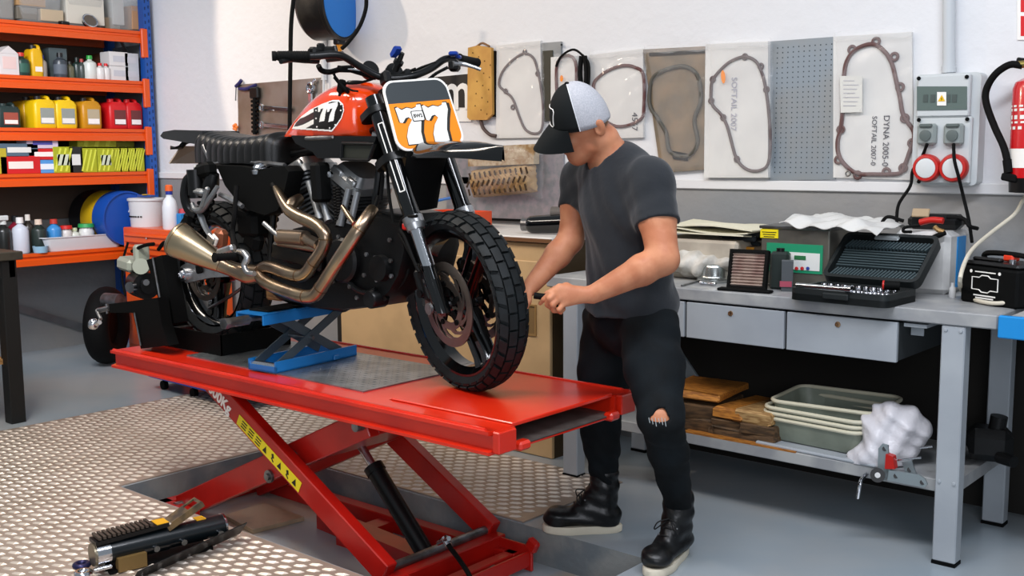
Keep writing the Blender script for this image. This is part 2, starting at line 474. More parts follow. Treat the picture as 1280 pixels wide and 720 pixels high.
lift = thing('motorcycle_lift', 'red scissor motorcycle lift table carrying the orange motorcycle', 'lift', (-3.2, 2.79, PZ))
def lift_build():
    d = MB()
    xs = -2.73
    yi0, yi1 = LY0+.098, LY1-.098
    d.box(((LX0+xs)/2, (LY0+LY1)/2, LZ-.006), (xs-LX0, LY1-LY0, .012))
    d.box(((xs+LX1)/2, (LY0+yi0)/2, LZ-.006), (LX1-xs, yi0-LY0, .012))
    d.box(((xs+LX1)/2, (LY1+yi1)/2, LZ-.006), (LX1-xs, LY1-yi1, .012))
    # box girders under the strips close the ends
    for a, b in ((LY0+.035, yi0), (yi1, LY1-.035)): d.box(((LX0+LX1)/2+.0, (a+b)/2, LZ-.045), (LX1-LX0, b-a, .068), b=.003)
    # cross bearers
    for x in (-4.36, -3.6, -2.75): d.box((x, (LY0+LY1)/2, LZ-.04), (.05, LY1-LY0-.1, .06))
    d.build('deck', M_RED, lift)
    f = MB(); f.box(((xs+.006+LX1-.004)/2, (yi0+yi1)/2, LZ), (LX1-xs-.01, yi1-yi0-.008, .014), b=.003)
    f.build('drop_panel', M_RED, lift)
    r = MB()  # folded side rails: channel section
    for s, y in ((1, LY0), (-1, LY1)):
        sec = [(0, .0), (-.012*s, 0), (-.012*s, -.012), (.012*s, -.018), (.012*s, -.062), (-.010*s, -.066), (-.010*s, -.076), (.03*s, -.076), (.03*s, 0)]
        R = [[V3((x, y+a, LZ+b)) for a, b in sec] for x in (LX0, LX1-.004)]
        r.rings(R)
        r.tube([(LX0, y+.004*s, LZ), (LX1-.03, y+.004*s, LZ)], .006, 8, 1)
    r.build('side_rail', M_RED, lift)
    e = MB()
    e.box((LX1-.24, (yi0+yi1)/2+.0, LZ-.066), (.5, yi1-yi0-.01, .006))
    e.build('wheel_tray', mat('scuffed_grey_steel', '#6d6762', .5, .3, col2='#57504b', vs=12), lift)
    e = MB()
    e.box((LX1+.004, (yi0+yi1)/2, LZ-.070), (.012, yi1-yi0+.01, .012), b=.003)
    for y in (yi0+.03, yi1-.03): e.box((LX1+.012, y, LZ-.066), (.04, .055, .03), b=.008)
    for y in (yi0, yi1): e.box((LX1-.004, y, LZ-.035), (.02, .012, .06))
    for y in (LY0+.045, LY1-.045): e.box((LX1+.012, y, LZ-.036), (.03, .085, .07), b=.004)
    e.each('end_stop', M_RED, lift)
    p = MB(); p.box(((-4.0-2.885)/2, (2.545+3.04)/2, LZ+.0025), (1.115, .495, .005))
    vs = []; fs = []
    for i in range(38):
        for j in range(17):
            cx = -3.985+i*.029; cy = 2.56+j*.029; o = len(vs); a = .785 if (i+j) % 2 else -.785
            for u, v, z in ((-.010, 0, 0), (0, -.0035, 0), (.010, 0, 0), (0, .0035, 0), (0, 0, .0014)):
                vs.append((cx+u*math.cos(a)-v*math.sin(a), cy+u*math.sin(a)+v*math.cos(a), LZ+.005+z))
            fs += [[o, o+1, o+4], [o+1, o+2, o+4], [o+2, o+3, o+4], [o+3, o, o+4]]
    p.add(vs, fs)
    p.build('checker_plate', mat('checker_plate_metal', '#a3abb0', .32, .85, col2='#83898c', vs=9, vd=5, bump=.05, bs=60), lift, recalc=False, ang=0)
    # scissor arms
    up = V3((0, 0, 1))
    def arm(y, a, b, name='scissor_arm', w=.05, h=.092):
        q = MB(); q.bar((a[0], y, a[1]), (b[0], y, b[1]), w, h, b=.004); return q.build(name, M_REDD, lift)
    A0, A1 = (-3.80, .546), (-2.74, -.03)
    B0, B1 = (-4.15, -.10), (-2.90, .48)
    front = arm(2.515, A0, A1); arm(3.07, A0, A1)
    arm(2.59, B0, B1, h=.105); arm(2.995, B0, B1, h=.105)
    q = MB()   # wide upper box of the inner pair, cross tubes
    q.bar((-3.22, 2.79, .331), (-2.90, 2.79, .48), .36, .10, b=.004)
    q.build('inner_crossbox', M_REDD, lift)
    q = MB()
    for x, z in ((-3.32, .285),): q.cyl((x, 2.50, z), (x, 3.085, z), .022)
    for x, z in ((-3.78, .53), (-2.92, .47), (-4.12, -.08), (-2.76, -.02)): q.cyl((x, 2.53, z), (x, 3.06, z), .018)
    q.each('pivot_shaft', M_STL, lift)
    b = MB()
    zb = PZ+.035
    b.box((-3.40, 3.05, zb), (1.62, .06, .07), b=.004); b.box((-4.10, 2.53, zb), (.26, .06, .07), b=.004)
    b.bar((-3.55, 2.90, zb-.005), (-2.72, 2.80, zb+.005), .09, .06)
    b.box((-2.72, 2.80, zb+.03), (.06, .58, .09), b=.004); b.box((-2.62, 2.80, zb), (.05, .52, .07), b=.004)
    b.box((-4.20, 2.79, zb), (.06, .58, .07), b=.004); b.box((-3.30, 2.93, zb-.01), (.08, .30, .05))
    for y in (2.56, 3.06): b.box((-2.62, y, zb+.02), (.18, .014, .10), b=.004); b.box((-2.53, y, zb+.075), (.05, .03, .05), (0, .5, 0), b=.008)
    b.box((-2.545, 2.81, zb+.02), (.014, .50, .06), b=.004)
    b.build('base_frame', M_REDD, lift)
    h0, h1 = V3((-2.80, 2.78, -.075)), V3((-3.205, 2.78, .335))
    u = (h1-h0).normalized()
    c = MB(); c.cyl(h0, h0+u*.42, .036, n=24); c.cyl(h0+u*.405, h0+u*.435, .040, n=24); c.cyl(h0-u*.03, h0+u*.02, .042, n=24)
    cy = c.build('hydraulic_cylinder', M_BLK, lift)
    c = MB(); c.cyl(h0+u*.43, h1, .017); c.cyl(h1+V3((0, -.06, 0)), h1+V3((0, .06, 0)), .022)
    c.build('piston_rod', M_CHR, lift)
    c = MB(); c.tube([onY(551, 676, 2.70), onY(558, 677, 2.69), onY(563, 685, 2.68), onY(573, 698, 2.66), onY(585, 716, 2.62), onY(590, 728, 2.60)], .009, 8); c.build('hydraulic_hose', M_RUB, lift)
    c = MB(); c.cyl(onY(561, 682, 2.685), onY(556, 672, 2.695), .014, n=12); c.cyl(onY(548, 679, 2.70), onY(561, 673, 2.68), .009, n=10); c.build('hose_fitting', M_CHR, lift)
    c = MB()
    c.lathe([(.026, 0), (.026, .012), (.014, .012), (.014, .022), (0, .022)], 16, fr(onY(338, 595, 2.566), (1, 0, 0), (0, 0, 1)))
    for yy in (2.66, 2.90): c.lathe([(.02, 0), (.02, .02), (0, .02)], 6, fr((-2.595, yy, zb+.01), (0, 1, 0), (0, 0, 1)))
    c.each('pivot_bolt', M_STL, lift)
    # sandy sheet of metal left lying on the pit floor
    k = MB(); P = [onZ(x, y, PZ+.02) for x, y in ((281, 644), (330, 628), (380, 646), (316, 662))]; k.rings([[p-V3((0, 0, .018)) for p in P], P])
    o = k.build('metal_sheet', mat('sandy_sheet', '#b8a184', .45, .3, col2='#9c8a74', vs=6)); tag(o, 'sandy coloured sheet lying in the pit between foot pump and lift', 'metal sheet')
    # lettering and warning strip on the near arm
    dx = V3((A1[0]-A0[0], 0, A1[1]-A0[1])).normalized(); nz = V3((0, -1, 0)); yv = nz.cross(dx)
    def on(s, off=0): p = V3((A0[0], 2.4885, A0[1]))+dx*s+yv*off; return fr(p, dx, yv)
    text_mesh('1000Kg', .062, on(.118, -.012), .0008, bold=.002).build('load_lettering', mat('white_vinyl', '#f2efe8', .5), front)
    w = MB(); w.box((0, 0, 0), (.43, .046, .001), T=on(.485, -.012)); ws = w.build('warning_strip', mat('yellow_sticker', '#e6d21a', .45), front)
    g = MB()
    for i in range(8):
        T = on(.315+i*.05, -.012) @ loc((0, 0, .001))
        if i < 3:
            for k in range(3): g.box((0, .012-.012*k, 0), (.034, .005, .0008), T=T)
        elif i % 2: g.prism([(-.013, -.013), (.013, -.013), (0, .014)], .0008, T)
        else: g.box((0, .006, 0), (.012, .018, .0008), (0, 0, .6), T=T); g.box((.004, -.010, 0), (.02, .006, .0008), (0, 0, -.5), T=T)
    g.each('print_mark', mat('sticker_ink', '#1c1a12', .5), front)
lift_build()
# ---------- motorcycle ----------
YC = 2.80
M_ORG = mat('tank_orange_paint', '#e5420a', .16, coat=1., col2='#d8380a', vs=4)
M_BGL = mat('gloss_black', '#050607', .12, coat=.4)
M_LEA = mat('black_leather', '#0b0b0b', .36, spec=.45, bump=.12, bs=220)
M_TI = mat('bronzed_steel_pipe', '#ab977c', .28, 1., col2='#8c7967', vs=9, vd=2, stretch=(1, 1, 1))
M_ROCK = mat('silver_rocker', '#a5a7a8', .35, .8, bump=.05, bs=80)
M_FIN = mat('engine_fin_metal', '#5b5e60', .42, .75)
M_ENG = mat('engine_black', '#0b0c0d', .42, .2, spec=.35, bump=.06, bs=60)
M_TYRE = mat('tyre_rubber', '#14191b', .62, col2='#0d1112', spec=.35, vs=20, bump=.06, bs=150)
M_WHITE = mat('white_paint', '#eeece6', .4)
M_BLUE = mat('anodised_blue', '#1c3f9a', .3, .4)
bike = thing('motorcycle', 'orange and black cafe style motorcycle numbered 77 standing on the red lift', 'motorcycle', (-3.3, YC, LZ))
SP, SU = V3((-2.91, YC, 1.45)), V3((-.407, 0, .914)).normalized()
STEER = Matrix.Translation(SP) @ Matrix.Rotation(math.radians(-14.5), 4, SU) @ Matrix.Translation(-SP)
def sb():
    m = MB(); m.T = STEER; return m
def pl(px, py, n, p):
    d = _ray(px, py); return CAM + d*((V3(p)-CAM).dot(n)/d.dot(n))
HD = (STEER.to_3x3() @ V3((1, 0, 0))); HN = (STEER.to_3x3() @ V3((0, 1, 0)))
q = onY

def tyre_mb(R, W, rim, nb, T):
    """knobbly tyre, axle along local z"""
    prof = []
    for i in range(13):
        a = -1+2*i/12; r = R-.012-(R-rim-.02)*.62*abs(a)**2.6; prof.append((r, a*W/2*(1-.12*abs(a)**6)))
    full = [(rim, -W*.34), (rim+.012, -W*.40), (rim+.03, -W*.47)]+prof+[(rim+.03, W*.47), (rim+.012, W*.40), (rim, W*.34)]
    m = MB(); m.lathe([(r, z) for r, z in full]+[(rim-.004, 0.), full[0]], 72, T, False)
    def surf(a, s, h):  # a angle, s -1..1 across
        r = R-.012-(R-rim-.02)*.62*abs(s)**2.6; z = s*W/2*(1-.12*abs(s)**6)
        e = .02; s2 = s+e; r2 = R-.012-(R-rim-.02)*.62*abs(s2)**2.6; z2 = s2*W/2*(1-.12*abs(s2)**6)
        t = V3((r2-r, z2-z, 0)).normalized(); nr, nz = t.y, -t.x
        if nr < 0: nr, nz = -nr, -nz
        return V3(((r+nr*h)*math.cos(a), (r+nr*h)*math.sin(a), z+nz*h))
    da = 2*pi/nb
    cols = [(-.26, .0, .22, .0, .46), (.26, .5, .22, .0, .46), (-.70, .5, .17, .10, .40), (.70, .0, .17, .10, .40), (-.955, .0, .06, .1, .36), (.955, .5, .06, .1, .36)]
    for k in range(nb):
        for sc, off, hw, sk, al in cols:
            a0 = (k+off)*da; h = .0115 if abs(sc) < .9 else .005
            b0, b1 = surf(a0-al*da, sc-hw, 0), None
            pts = []
            for hh, sh in ((-.003, 1.), (h, .93)):
                for u in (-1, 1):
                    for v in (-1, 0, 1) if hw > .1 else (-1, 1): pts.append(surf(a0+u*al*da*sh+sk*da*v*(1 if sc > 0 else -1), sc+v*hw*sh, hh))
            c = len(pts)//4
            g = lambda l, u, v: l*2*c+u*c+v
            fs = []
            for v in range(c-1):
                fs += [[g(1, 0, v), g(1, 1, v), g(1, 1, v+1), g(1, 0, v+1)], [g(0, 0, v), g(0, 0, v+1), g(1, 0, v+1), g(1, 0, v)], [g(0, 1, v), g(1, 1, v), g(1, 1, v+1), g(0, 1, v+1)]]
            for v in (0, c-1): fs.append([g(0, 0, v), g(0, 1, v), g(1, 1, v), g(1, 0, v)])
            m.add(pts, fs, T)
    return m
def disc_mb(T, ro, th=.005):
    m = MB(); k = 48
    m.frame(circ(ro, k), circ(ro*.80, k), th, T); m.frame(circ(ro*.60, k), circ(ro*.42, k), th, T)
    for i in range(9):
        a0 = 2*pi*i/9
        P = [(ro*(.58+.25*t), a0+.75*t*t+.1*t) for t in (0, .25, .5, .75, 1)]
        L = [(r*math.cos(a-.13), r*math.sin(a-.13)) for r, a in P]; Rr = [(r*math.cos(a+.16), r*math.sin(a+.16)) for r, a in P]
        m.prism(L+Rr[::-1], th*.9, T)
    return m
def wheel(name, c, R, W, rim, T0, nb, ro, rot, dside):
    T = T0 @ fr(c, (1, 0, 0), (0, 0, 1))        # local z = -Y (towards camera)
    m = MB()
    Wr = W*.36
    m.lathe([(rim+.002, -Wr), (rim+.002, -Wr+.006), (rim-.014, -Wr+.012), (rim-.02, -Wr*.5), (rim-.020, Wr*.5), (rim-.014, Wr-.012), (rim+.002, Wr-.006), (rim+.002, Wr), (rim-.006, Wr),
             (rim-.018, Wr-.012), (rim-.030, Wr*.5), (rim-.030, -Wr*.5), (rim-.018, -Wr+.012), (rim-.006, -Wr), (rim+.002, -Wr)], 72, T, False)
    m.lathe([(.018, -.06), (.048, -.055), (.052, -.02), (.052, .02), (.048, .055), (.018, .06), (.018, -.06)], 32, T, False)
    for i in range(3):
        for s in (-1, 1):
            a0 = rot+2*pi*i/3+s*.42; a1 = rot+2*pi*i/3+s*.115
            p0 = V3((.045*math.cos(a0), .045*math.sin(a0), 0)); p1 = V3(((rim-.026)*math.cos(a1), (rim-.026)*math.sin(a1), 0))
            d = (p1-p0).normalized(); n = V3((-d.y, d.x, 0))
            R4 = []
            for t, w, h in ((0, .022, .04), (.5, .019, .028), (.85, .021, .026), (1.03, .030, .03)):
                p = p0+(p1-p0)*t; R4.append([T @ (p+n*w*x*.9+V3((0, 0, h*z))) for x, z in ((-1, -.5), (-.6, -1), (.6, -1), (1, -.5), (1, .5), (.6, 1), (-.6, 1), (-1, .5))])
            m.rings(R4)
    w = m.build(name, M_BGL, bike)
    tyre_mb(R, W, rim, nb, T).build('tyre', M_TYRE, w, ang=40)
    for s in dside:
        D = T @ loc((0, 0, s*(W*.5+.004)-.0025))
        disc_mb(D, ro).build('brake_disc', mat('brake_disc_steel', '#8b8178', .33, .9, col2='#6f665f', vs=6, stretch=(1, 1, 1)), w, ang=25)
        cm = MB()
        for i in range(5):
            a = 2*pi*i/5+.4; p = (ro*.5*math.cos(a), ro*.5*math.sin(a), 0)
            cm.bar((.03*math.cos(a-.2), .03*math.sin(a-.2), 0), p, .022, .008); cm.cyl((p[0], p[1], -.006), (p[0], p[1], .01), .010, n=10)
        cm.v = [D @ v for v in cm.v]; cm.build('disc_carrier', M_BLKM, w)
    return w
wheel('front_wheel', (-2.612, YC, .927),   .325, .125, .262, STEER, 34, .152, -1.05, (1, -1))
wheel('rear_wheel', (-4.10, YC, .93), .315, .165, .235, Matrix.Identity(4), 32, .12, .3, (1,))

# ----- fork -----
def fork():
    ax = V3((-2.590, 0, .927)); u = SU
    for s in (-1, 1):
        y = V3((0, YC+s*.108, 0)); o = ax+y-u*0+V3((.0, 0, 0))
        m = sb(); m.cyl(o+u*.33, o+u*.80, .031, n=24); m.cyl(o+u*.318, o+u*.345, .035, n=24)
        leg = m.build('fork_tube', M_BGL, bike)
        m = sb(); m.cyl(o+u*.10, o+u*.33, .025, n=24); m.build('fork_stanchion', M_CHR, leg)
        m = sb(); m.cyl(o+u*.312, o+u*.338, .0375, n=24); m.cyl(o+u*.29, o+u*.312, .032, .036, n=24); m.build('dust_seal_ring', M_ALU, leg)
        m = sb()
        m.rings([[o+u*h+V3((a*w, 0, 0))+V3((0, b*w, 0)) for a, b in circ(1, 12)] for h, w in ((.16, .028), (.09, .028), (.05, .027), (.01, .030), (-.015, .029), (-.028, .02))])
        m.box(o+u*.10+V3((-.035, 0, 0)), (.03, .03, .14), (0, -.42, 0), b=.006)
        m.build('axle_foot', M_BGL, leg)
        # bright outline strip on the fork sleeve
        m = sb()
        f = fr(o+u*.55+V3((0, s*.0, 0)), V3((0, 0, 1)), u)
        if s < 0:
            e = V3((.80, -.6, 0)).normalized()
            sd = u.cross(e).normalized()
            T = Matrix((sd, u, sd.cross(u))).transposed().to_4x4(); T.translation = o+u*.56+sd.cross(u)*.0312
            for P in ([(-.009, -.13), (-.009, .13)], [(.009, -.13), (.009, .13)], [(-.009, -.13), (.009, -.13)], [(-.009, .13), (.009, .13)]):
                a, b = T @ V3((*P[0], 0)), T @ V3((*P[1], 0)); m.tube([a, b], .0022, 6, 1)
            m.build('fork_outline_sticker', M_WHITE, leg)
    m = sb()
    for h, w in ((.55, .028), (.735, .024)):
        o = ax+V3((0, YC, 0))+u*h-V3((.03, 0, 0))
        pts = rrect(.13, .30, .04); R = []
        T = fr(o, V3((u.z, 0, -u.x)), V3((0, 1, 0)))
        m.prism(pts, w, T @ loc((0, 0, -w/2)))
    m.cyl(SP-u*.06, SP+u*.25, .03, n=20)
    m.build('triple_clamp', M_BLK, bike)
    m = sb(); o = V3((-2.612, YC, .927)); m.cyl(o+V3((0, -.145, 0)), o+V3((0, .145, 0)), .012, n=16); m.cyl(o+V3((0, -.150, 0)), o+V3((0, -.14, 0)), .021, n=24); m.build('front_axle', M_STL, bike)
    for s in (-1, 1):
        m = sb(); o = V3((-2.70, YC+s*.085, 1.00)); m.box(o, (.045, .055, .13), (0, -.35, 0), b=.012)
        m.box(o+V3((-.02, s*.012, 0)), (.03, .05, .10), (0, -.35, 0), b=.01)
        for k in (-1, 1): m.cyl(o+V3((.01*k, s*.03, .035*k)), o+V3((.01*k, s*.037, .035*k)), .016, n=14)
        m.build('brake_caliper', M_ENG, bike)
fork()
def fender():
    m = MB(); o = SP+SU*-.01
    hx = HD; n = HN
    tip = pl(629, 189, n, SP); root = pl(528, 183, n, SP); mid = pl(585, 183, n, SP)
    pts = catmull([root, mid, tip], 8); L = len(pts); R = []
    for i, p in enumerate(pts):
        t = i/(L-1); w = .078*(1-t**2.2*.93); R.append([p+n*(w*a)+V3((0, 0, .018*(1-a*a)-.02*abs(a)**3)) for a in [-1+.2*k for k in range(11)]])
    vs = [v for r in R for v in r]+[v-V3((0, 0, .012)) for r in R for v in r]; k = L*11; fs = []
    for i in range(L-1):
        for j in range(10):
            a = [i*11+j, (i+1)*11+j, (i+1)*11+j+1, i*11+j+1]; fs += [a, [x+k for x in a][::-1]]
    B = [i*11 for i in range(L)]+[(L-1)*11+j for j in range(1, 11)]+[i*11+10 for i in range(L-2, -1, -1)]+[j for j in range(9, 0, -1)]
    for i in range(len(B)): a, b = B[i], B[(i+1) % len(B)]; fs.append([a, b, b+k, a+k])
    m.add(vs, fs)
    ff = m.build('front_fender', M_BGL, bike, ang=60)
    m = MB()   # inner flap between the fork legs
    a, b, c = pl(520, 190, n, SP), pl(530, 215, n, SP), pl(546, 262, n, SP)+V3((0, 0, 0))
    R = []
    for p, w, th in ((pl(536, 187, n, SP), .09, .02), (pl(530, 214, n, SP), .085, .03), (pl(530, 240, n, SP), .07, .02), (pl(532, 262, n, SP), .05, .012)):
        R.append([p+n*(w*x)+hx*(th*y) for x, y in circ(1, 14)])
    m.rings(R); m.build('fender_flap', M_BLKM, ff)
fender()

# ----- number plate -----
def plate():
    tl, tr, br, bl = (480, 102), (562, 102), (578, 182), (497, 182)
    up = SU; n = HD
    c = pl(529, 142, V3((HD.x, HD.y, .35)).normalized(), SP+HD*.17+SU*.15)
    zz = V3((HD.x, HD.y, .36)).normalized(); xx = HN-zz*HN.dot(zz); yy = zz.cross(xx.normalized())
    T = fr(c, xx, yy)
    W, H = .283, .262
    out = rrect(W, H, .045, 6)
    sh = lambda P: [(x*(1-.07*y/H)+.0*y, y) for x, y in P]
    m = MB(); m.prism(sh(out), .006, T @ loc((0, 0, -.006))); p = m.build('number_plate', M_WHITE, bike)
    inn = [(x*.945, y*.945) for x, y in out]
    yb = .045
    m = MB(); m.prism(sh([(x, min(y, yb)) for x, y in inn]), .0012, T); m.build('orange_plate_field', mat('plate_orange', '#f08a12', .4), p)
    m = MB(); m.prism(sh([(x, max(y, yb)) for x, y in inn]), .0012, T); m.build('charcoal_plate_band', mat('plate_charcoal', '#33393c', .45), p)
    S7 = [(0, .60), (-.03, .98), (.06, 1.0), (.2, .92), (.42, .97), (.62, .93), (.80, .97), (.84, 1.03), (1.0, 1.03), (1.0, .84), (.86, .60), (.72, .30), (.70, 0), (.10, 0), (.12, .22), (.28, .46), (.50, .64), (.40, .72), (.26, .70), (.16, .62), (.10, .58)]
    def seven(cx, cy, w, h, off, z, mb):
        mb.prism([(cx+x*w+off[0], cy+y*h+off[1]) for x, y in S7], .001, T @ loc((0, 0, z)))
    m = MB(); seven(-.098, -.112, .098, .135, (.0, 0), 0, m)
    for cx in (-.108, .004):
        k = MB(); seven(cx, -.110, .108, .140, (.010, -.002), .0012, k); seven(cx-.003, -.113, .112, .147, (0, 0), .0012, k); k.build('number_shadow', mat('plate_ink', '#24231f', .5), p)
        k = MB(); seven(cx, -.110, .104, .140, (0, 0), .0026, k); k.build('race_number', M_WHITE, p)
    k = MB(); k.prism(rrect(.052, .040, .005, 3, -.028, -.008), .001, T @ loc((0, 0, .0038))); k.build('badge_border', mat('plate_ink', '#24231f', .5), p)
    k = MB(); k.prism(rrect(.046, .034, .004, 3, -.028, -.008), .001, T @ loc((0, 0, .0042))); k.build('badge', M_WHITE, p)
    k = text_mesh('BW2', .018, T @ loc((-.028, -.008, .0054)), .0004, bold=.0006); k.build('badge_lettering', mat('plate_ink', '#24231f', .5), p)
plate()

# ----- handlebar and controls -----
def bars():
    m = MB()
    P = [q(340, 70, 2.40), q(392, 70, 2.52), q(424, 69, 2.60), q(448, 82, 2.68), q(478, 97, 2.76), q(512, 96, 2.84), q(538, 86, 2.93), q(556, 74, 3.0), q(572, 74, 3.08), q(594, 78, 3.20)]
    m.tube(P, .0135, 12, 5); m.build('handlebar', M_BLK, bike)
    g = MB(); a, b = P[0], P[1]; d = (b-a).normalized(); L = (b-a).length*.9
    pr = [(.0, 0), (.017, 0), (.0175, .012), (.0145, .016)]
    for i in range(14): pr += [(.0168, .02+i*L*.06), (.0182, .02+i*L*.06+.003), (.0182, .02+i*L*.06+.005)]
    pr += [(.024, L-.004), (.024, L), (0, L)]
    g.lathe(pr, 20, fr(a, d.orthogonal(), d.cross(d.orthogonal()))); g.build('throttle_grip', M_RUB, bike)
    g = MB(); a, b = q(574, 74, 3.09), q(594, 78, 3.20); d = (b-a).normalized()
    g.lathe([(0, 0), (.022, 0), (.018, .006), (.0175, .11), (.0185, .125), (0, .125)], 20, fr(a, d.orthogonal(), d.cross(d.orthogonal()))); g.build('left_grip', M_RUB, bike)
    g = MB(); g.tube([q(398, 76, 2.58), q(385, 77, 2.53), q(365, 75.5, 2.46), q(351, 77, 2.40)], [.008, .007, .007, .009], 10, 5); g.build('brake_lever', M_BLK, bike)
    g = MB(); g.tube([q(566, 80, 2.98), q(578, 80, 3.02), q(590, 83, 3.04), q(601, 87, 3.06)], [.011, .009, .007, .007], 10, 5); g.build('clutch_lever', M_ALU, bike)
    g = MB(); c = q(394, 67, 2.54); g.box(c, (.034, .05, .045), (0, 0, .2), b=.008); g.box(q(401, 63, 2.57), (.022, .03, .05), b=.006); g.box(q(392, 76, 2.55), (.03, .04, .02), b=.005)
    g.cyl(q(400, 62, 2.56), q(400, 55, 2.56), .004); g.build('switch_housing', M_ENG, bike)
    g = MB(); c = q(413, 70, 2.6); g.cyl(c+V3((-.02, 0, -.005)), c+V3((.035, .03, .0)), .017); g.box(c+V3((0, 0, .018)), (.05, .035, .03), (0, 0, .6), b=.006); g.cyl(q(418, 58, 2.6), q(420, 66, 2.6), .009)
    g.build('master_cylinder', M_BLK, bike)
    g = MB(); g.cyl(q(494, 88, 2.80), q(503, 66, 2.80), .013, .009, n=12); g.cyl(q(497, 80, 2.8), q(499, 76, 2.8), .019, n=12); st = g.build('reservoir_stalk', M_BLK, bike)
    g = MB(); g.prism([(-.024, -.006), (-.020, .008), (.014, .011), (.022, .007), (.022, -.008), (0, -.010)], .024, fr(q(498, 65, 2.785), AX, AY*0+V3((0, 0, 1)))); g.build('blue_lever_cap', M_BLUE, st)
    g = MB(); g.box(q(567, 67, 3.02), (.035, .03, .016), (0, 0, .5), b=.005); g.box(q(573, 71, 3.05), (.02, .03, .014), (0, .3, .5), b=.004); g.each('blue_clamp', M_BLUE, bike)
    g = MB(); g.box(q(568, 82, 3.0), (.04, .045, .045), (0, 0, .4), b=.01); g.build('clutch_perch', M_ENG, bike)
    g = MB()
    c = q(495, 97, 2.80)
    for s in (-1, 1): g.box(c+HN*(.045*s)+V3((0, 0, 0)), (.05, .03, .05), (0, -.3, -.25), b=.008)
    g.each('bar_clamp', M_BLK, bike)
    g = MB()
    for s in (0, 1):
        T = fr(q(462+s*30, 88+s*3, 2.80+s*.03), HN, SU); g.lathe([(.0, -.02), (.03, -.02), (.034, 0), (.034, .012), (0, .012)], 20, T)
    g.each('instrument_pod', M_BLK, bike)
    C = [([q(398, 82, 2.6), q(402, 88, 2.62), q(412, 90, 2.64), q(430, 86, 2.68), q(447, 90, 2.7), q(470, 97, 2.74)], .010),
         ([q(428, 84, 2.66), q(445, 84, 2.69), q(470, 92, 2.74), q(488, 100, 2.78)], .006),
         ([q(417, 92, 2.64), q(424, 102, 2.66), q(445, 104, 2.7), q(468, 98, 2.74), q(486, 90, 2.8)], .005),
         ([q(560, 84, 2.97), q(545, 92, 2.94), q(535, 100, 2.92), q(525, 108, 2.88)], .006),
         ([q(520, 86, 2.86), q(508, 92, 2.84), q(504, 104, 2.84)], .006), ([q(545, 78, 2.95), q(520, 88, 2.9), q(514, 102, 2.84)], .005),
         ([q(418, 96, 2.64), q(428, 108, 2.66), q(436, 116, 2.68)], .007)]
    for P, r in C:
        g = MB(); g.tube(P, r, 8, 6); g.build('control_cable', M_BLKM, bike)
    g = MB(); g.tube([q(436, 85, 2.68), q(452, 87, 2.7), q(466, 90, 2.73)], .008, 8); g.build('steel_brake_line', M_CHR, bike)
    g = MB(); g.cyl(q(422, 86, 2.66), q(438, 87, 2.69), .013, .011, n=12); g.build('cable_boot', M_RUB, bike)
    g = MB(); g.box(q(427, 108, 2.67), (.03, .03, .05), (0, .3, 0), b=.008); g.tube([q(430, 108, 2.67), q(440, 113, 2.67), q(447, 114, 2.66)], .004, 6); g.box(q(426, 116, 2.67), (.015, .02, .03), b=.004); g.build('ignition_switch', M_BLKM, bike)
bars()

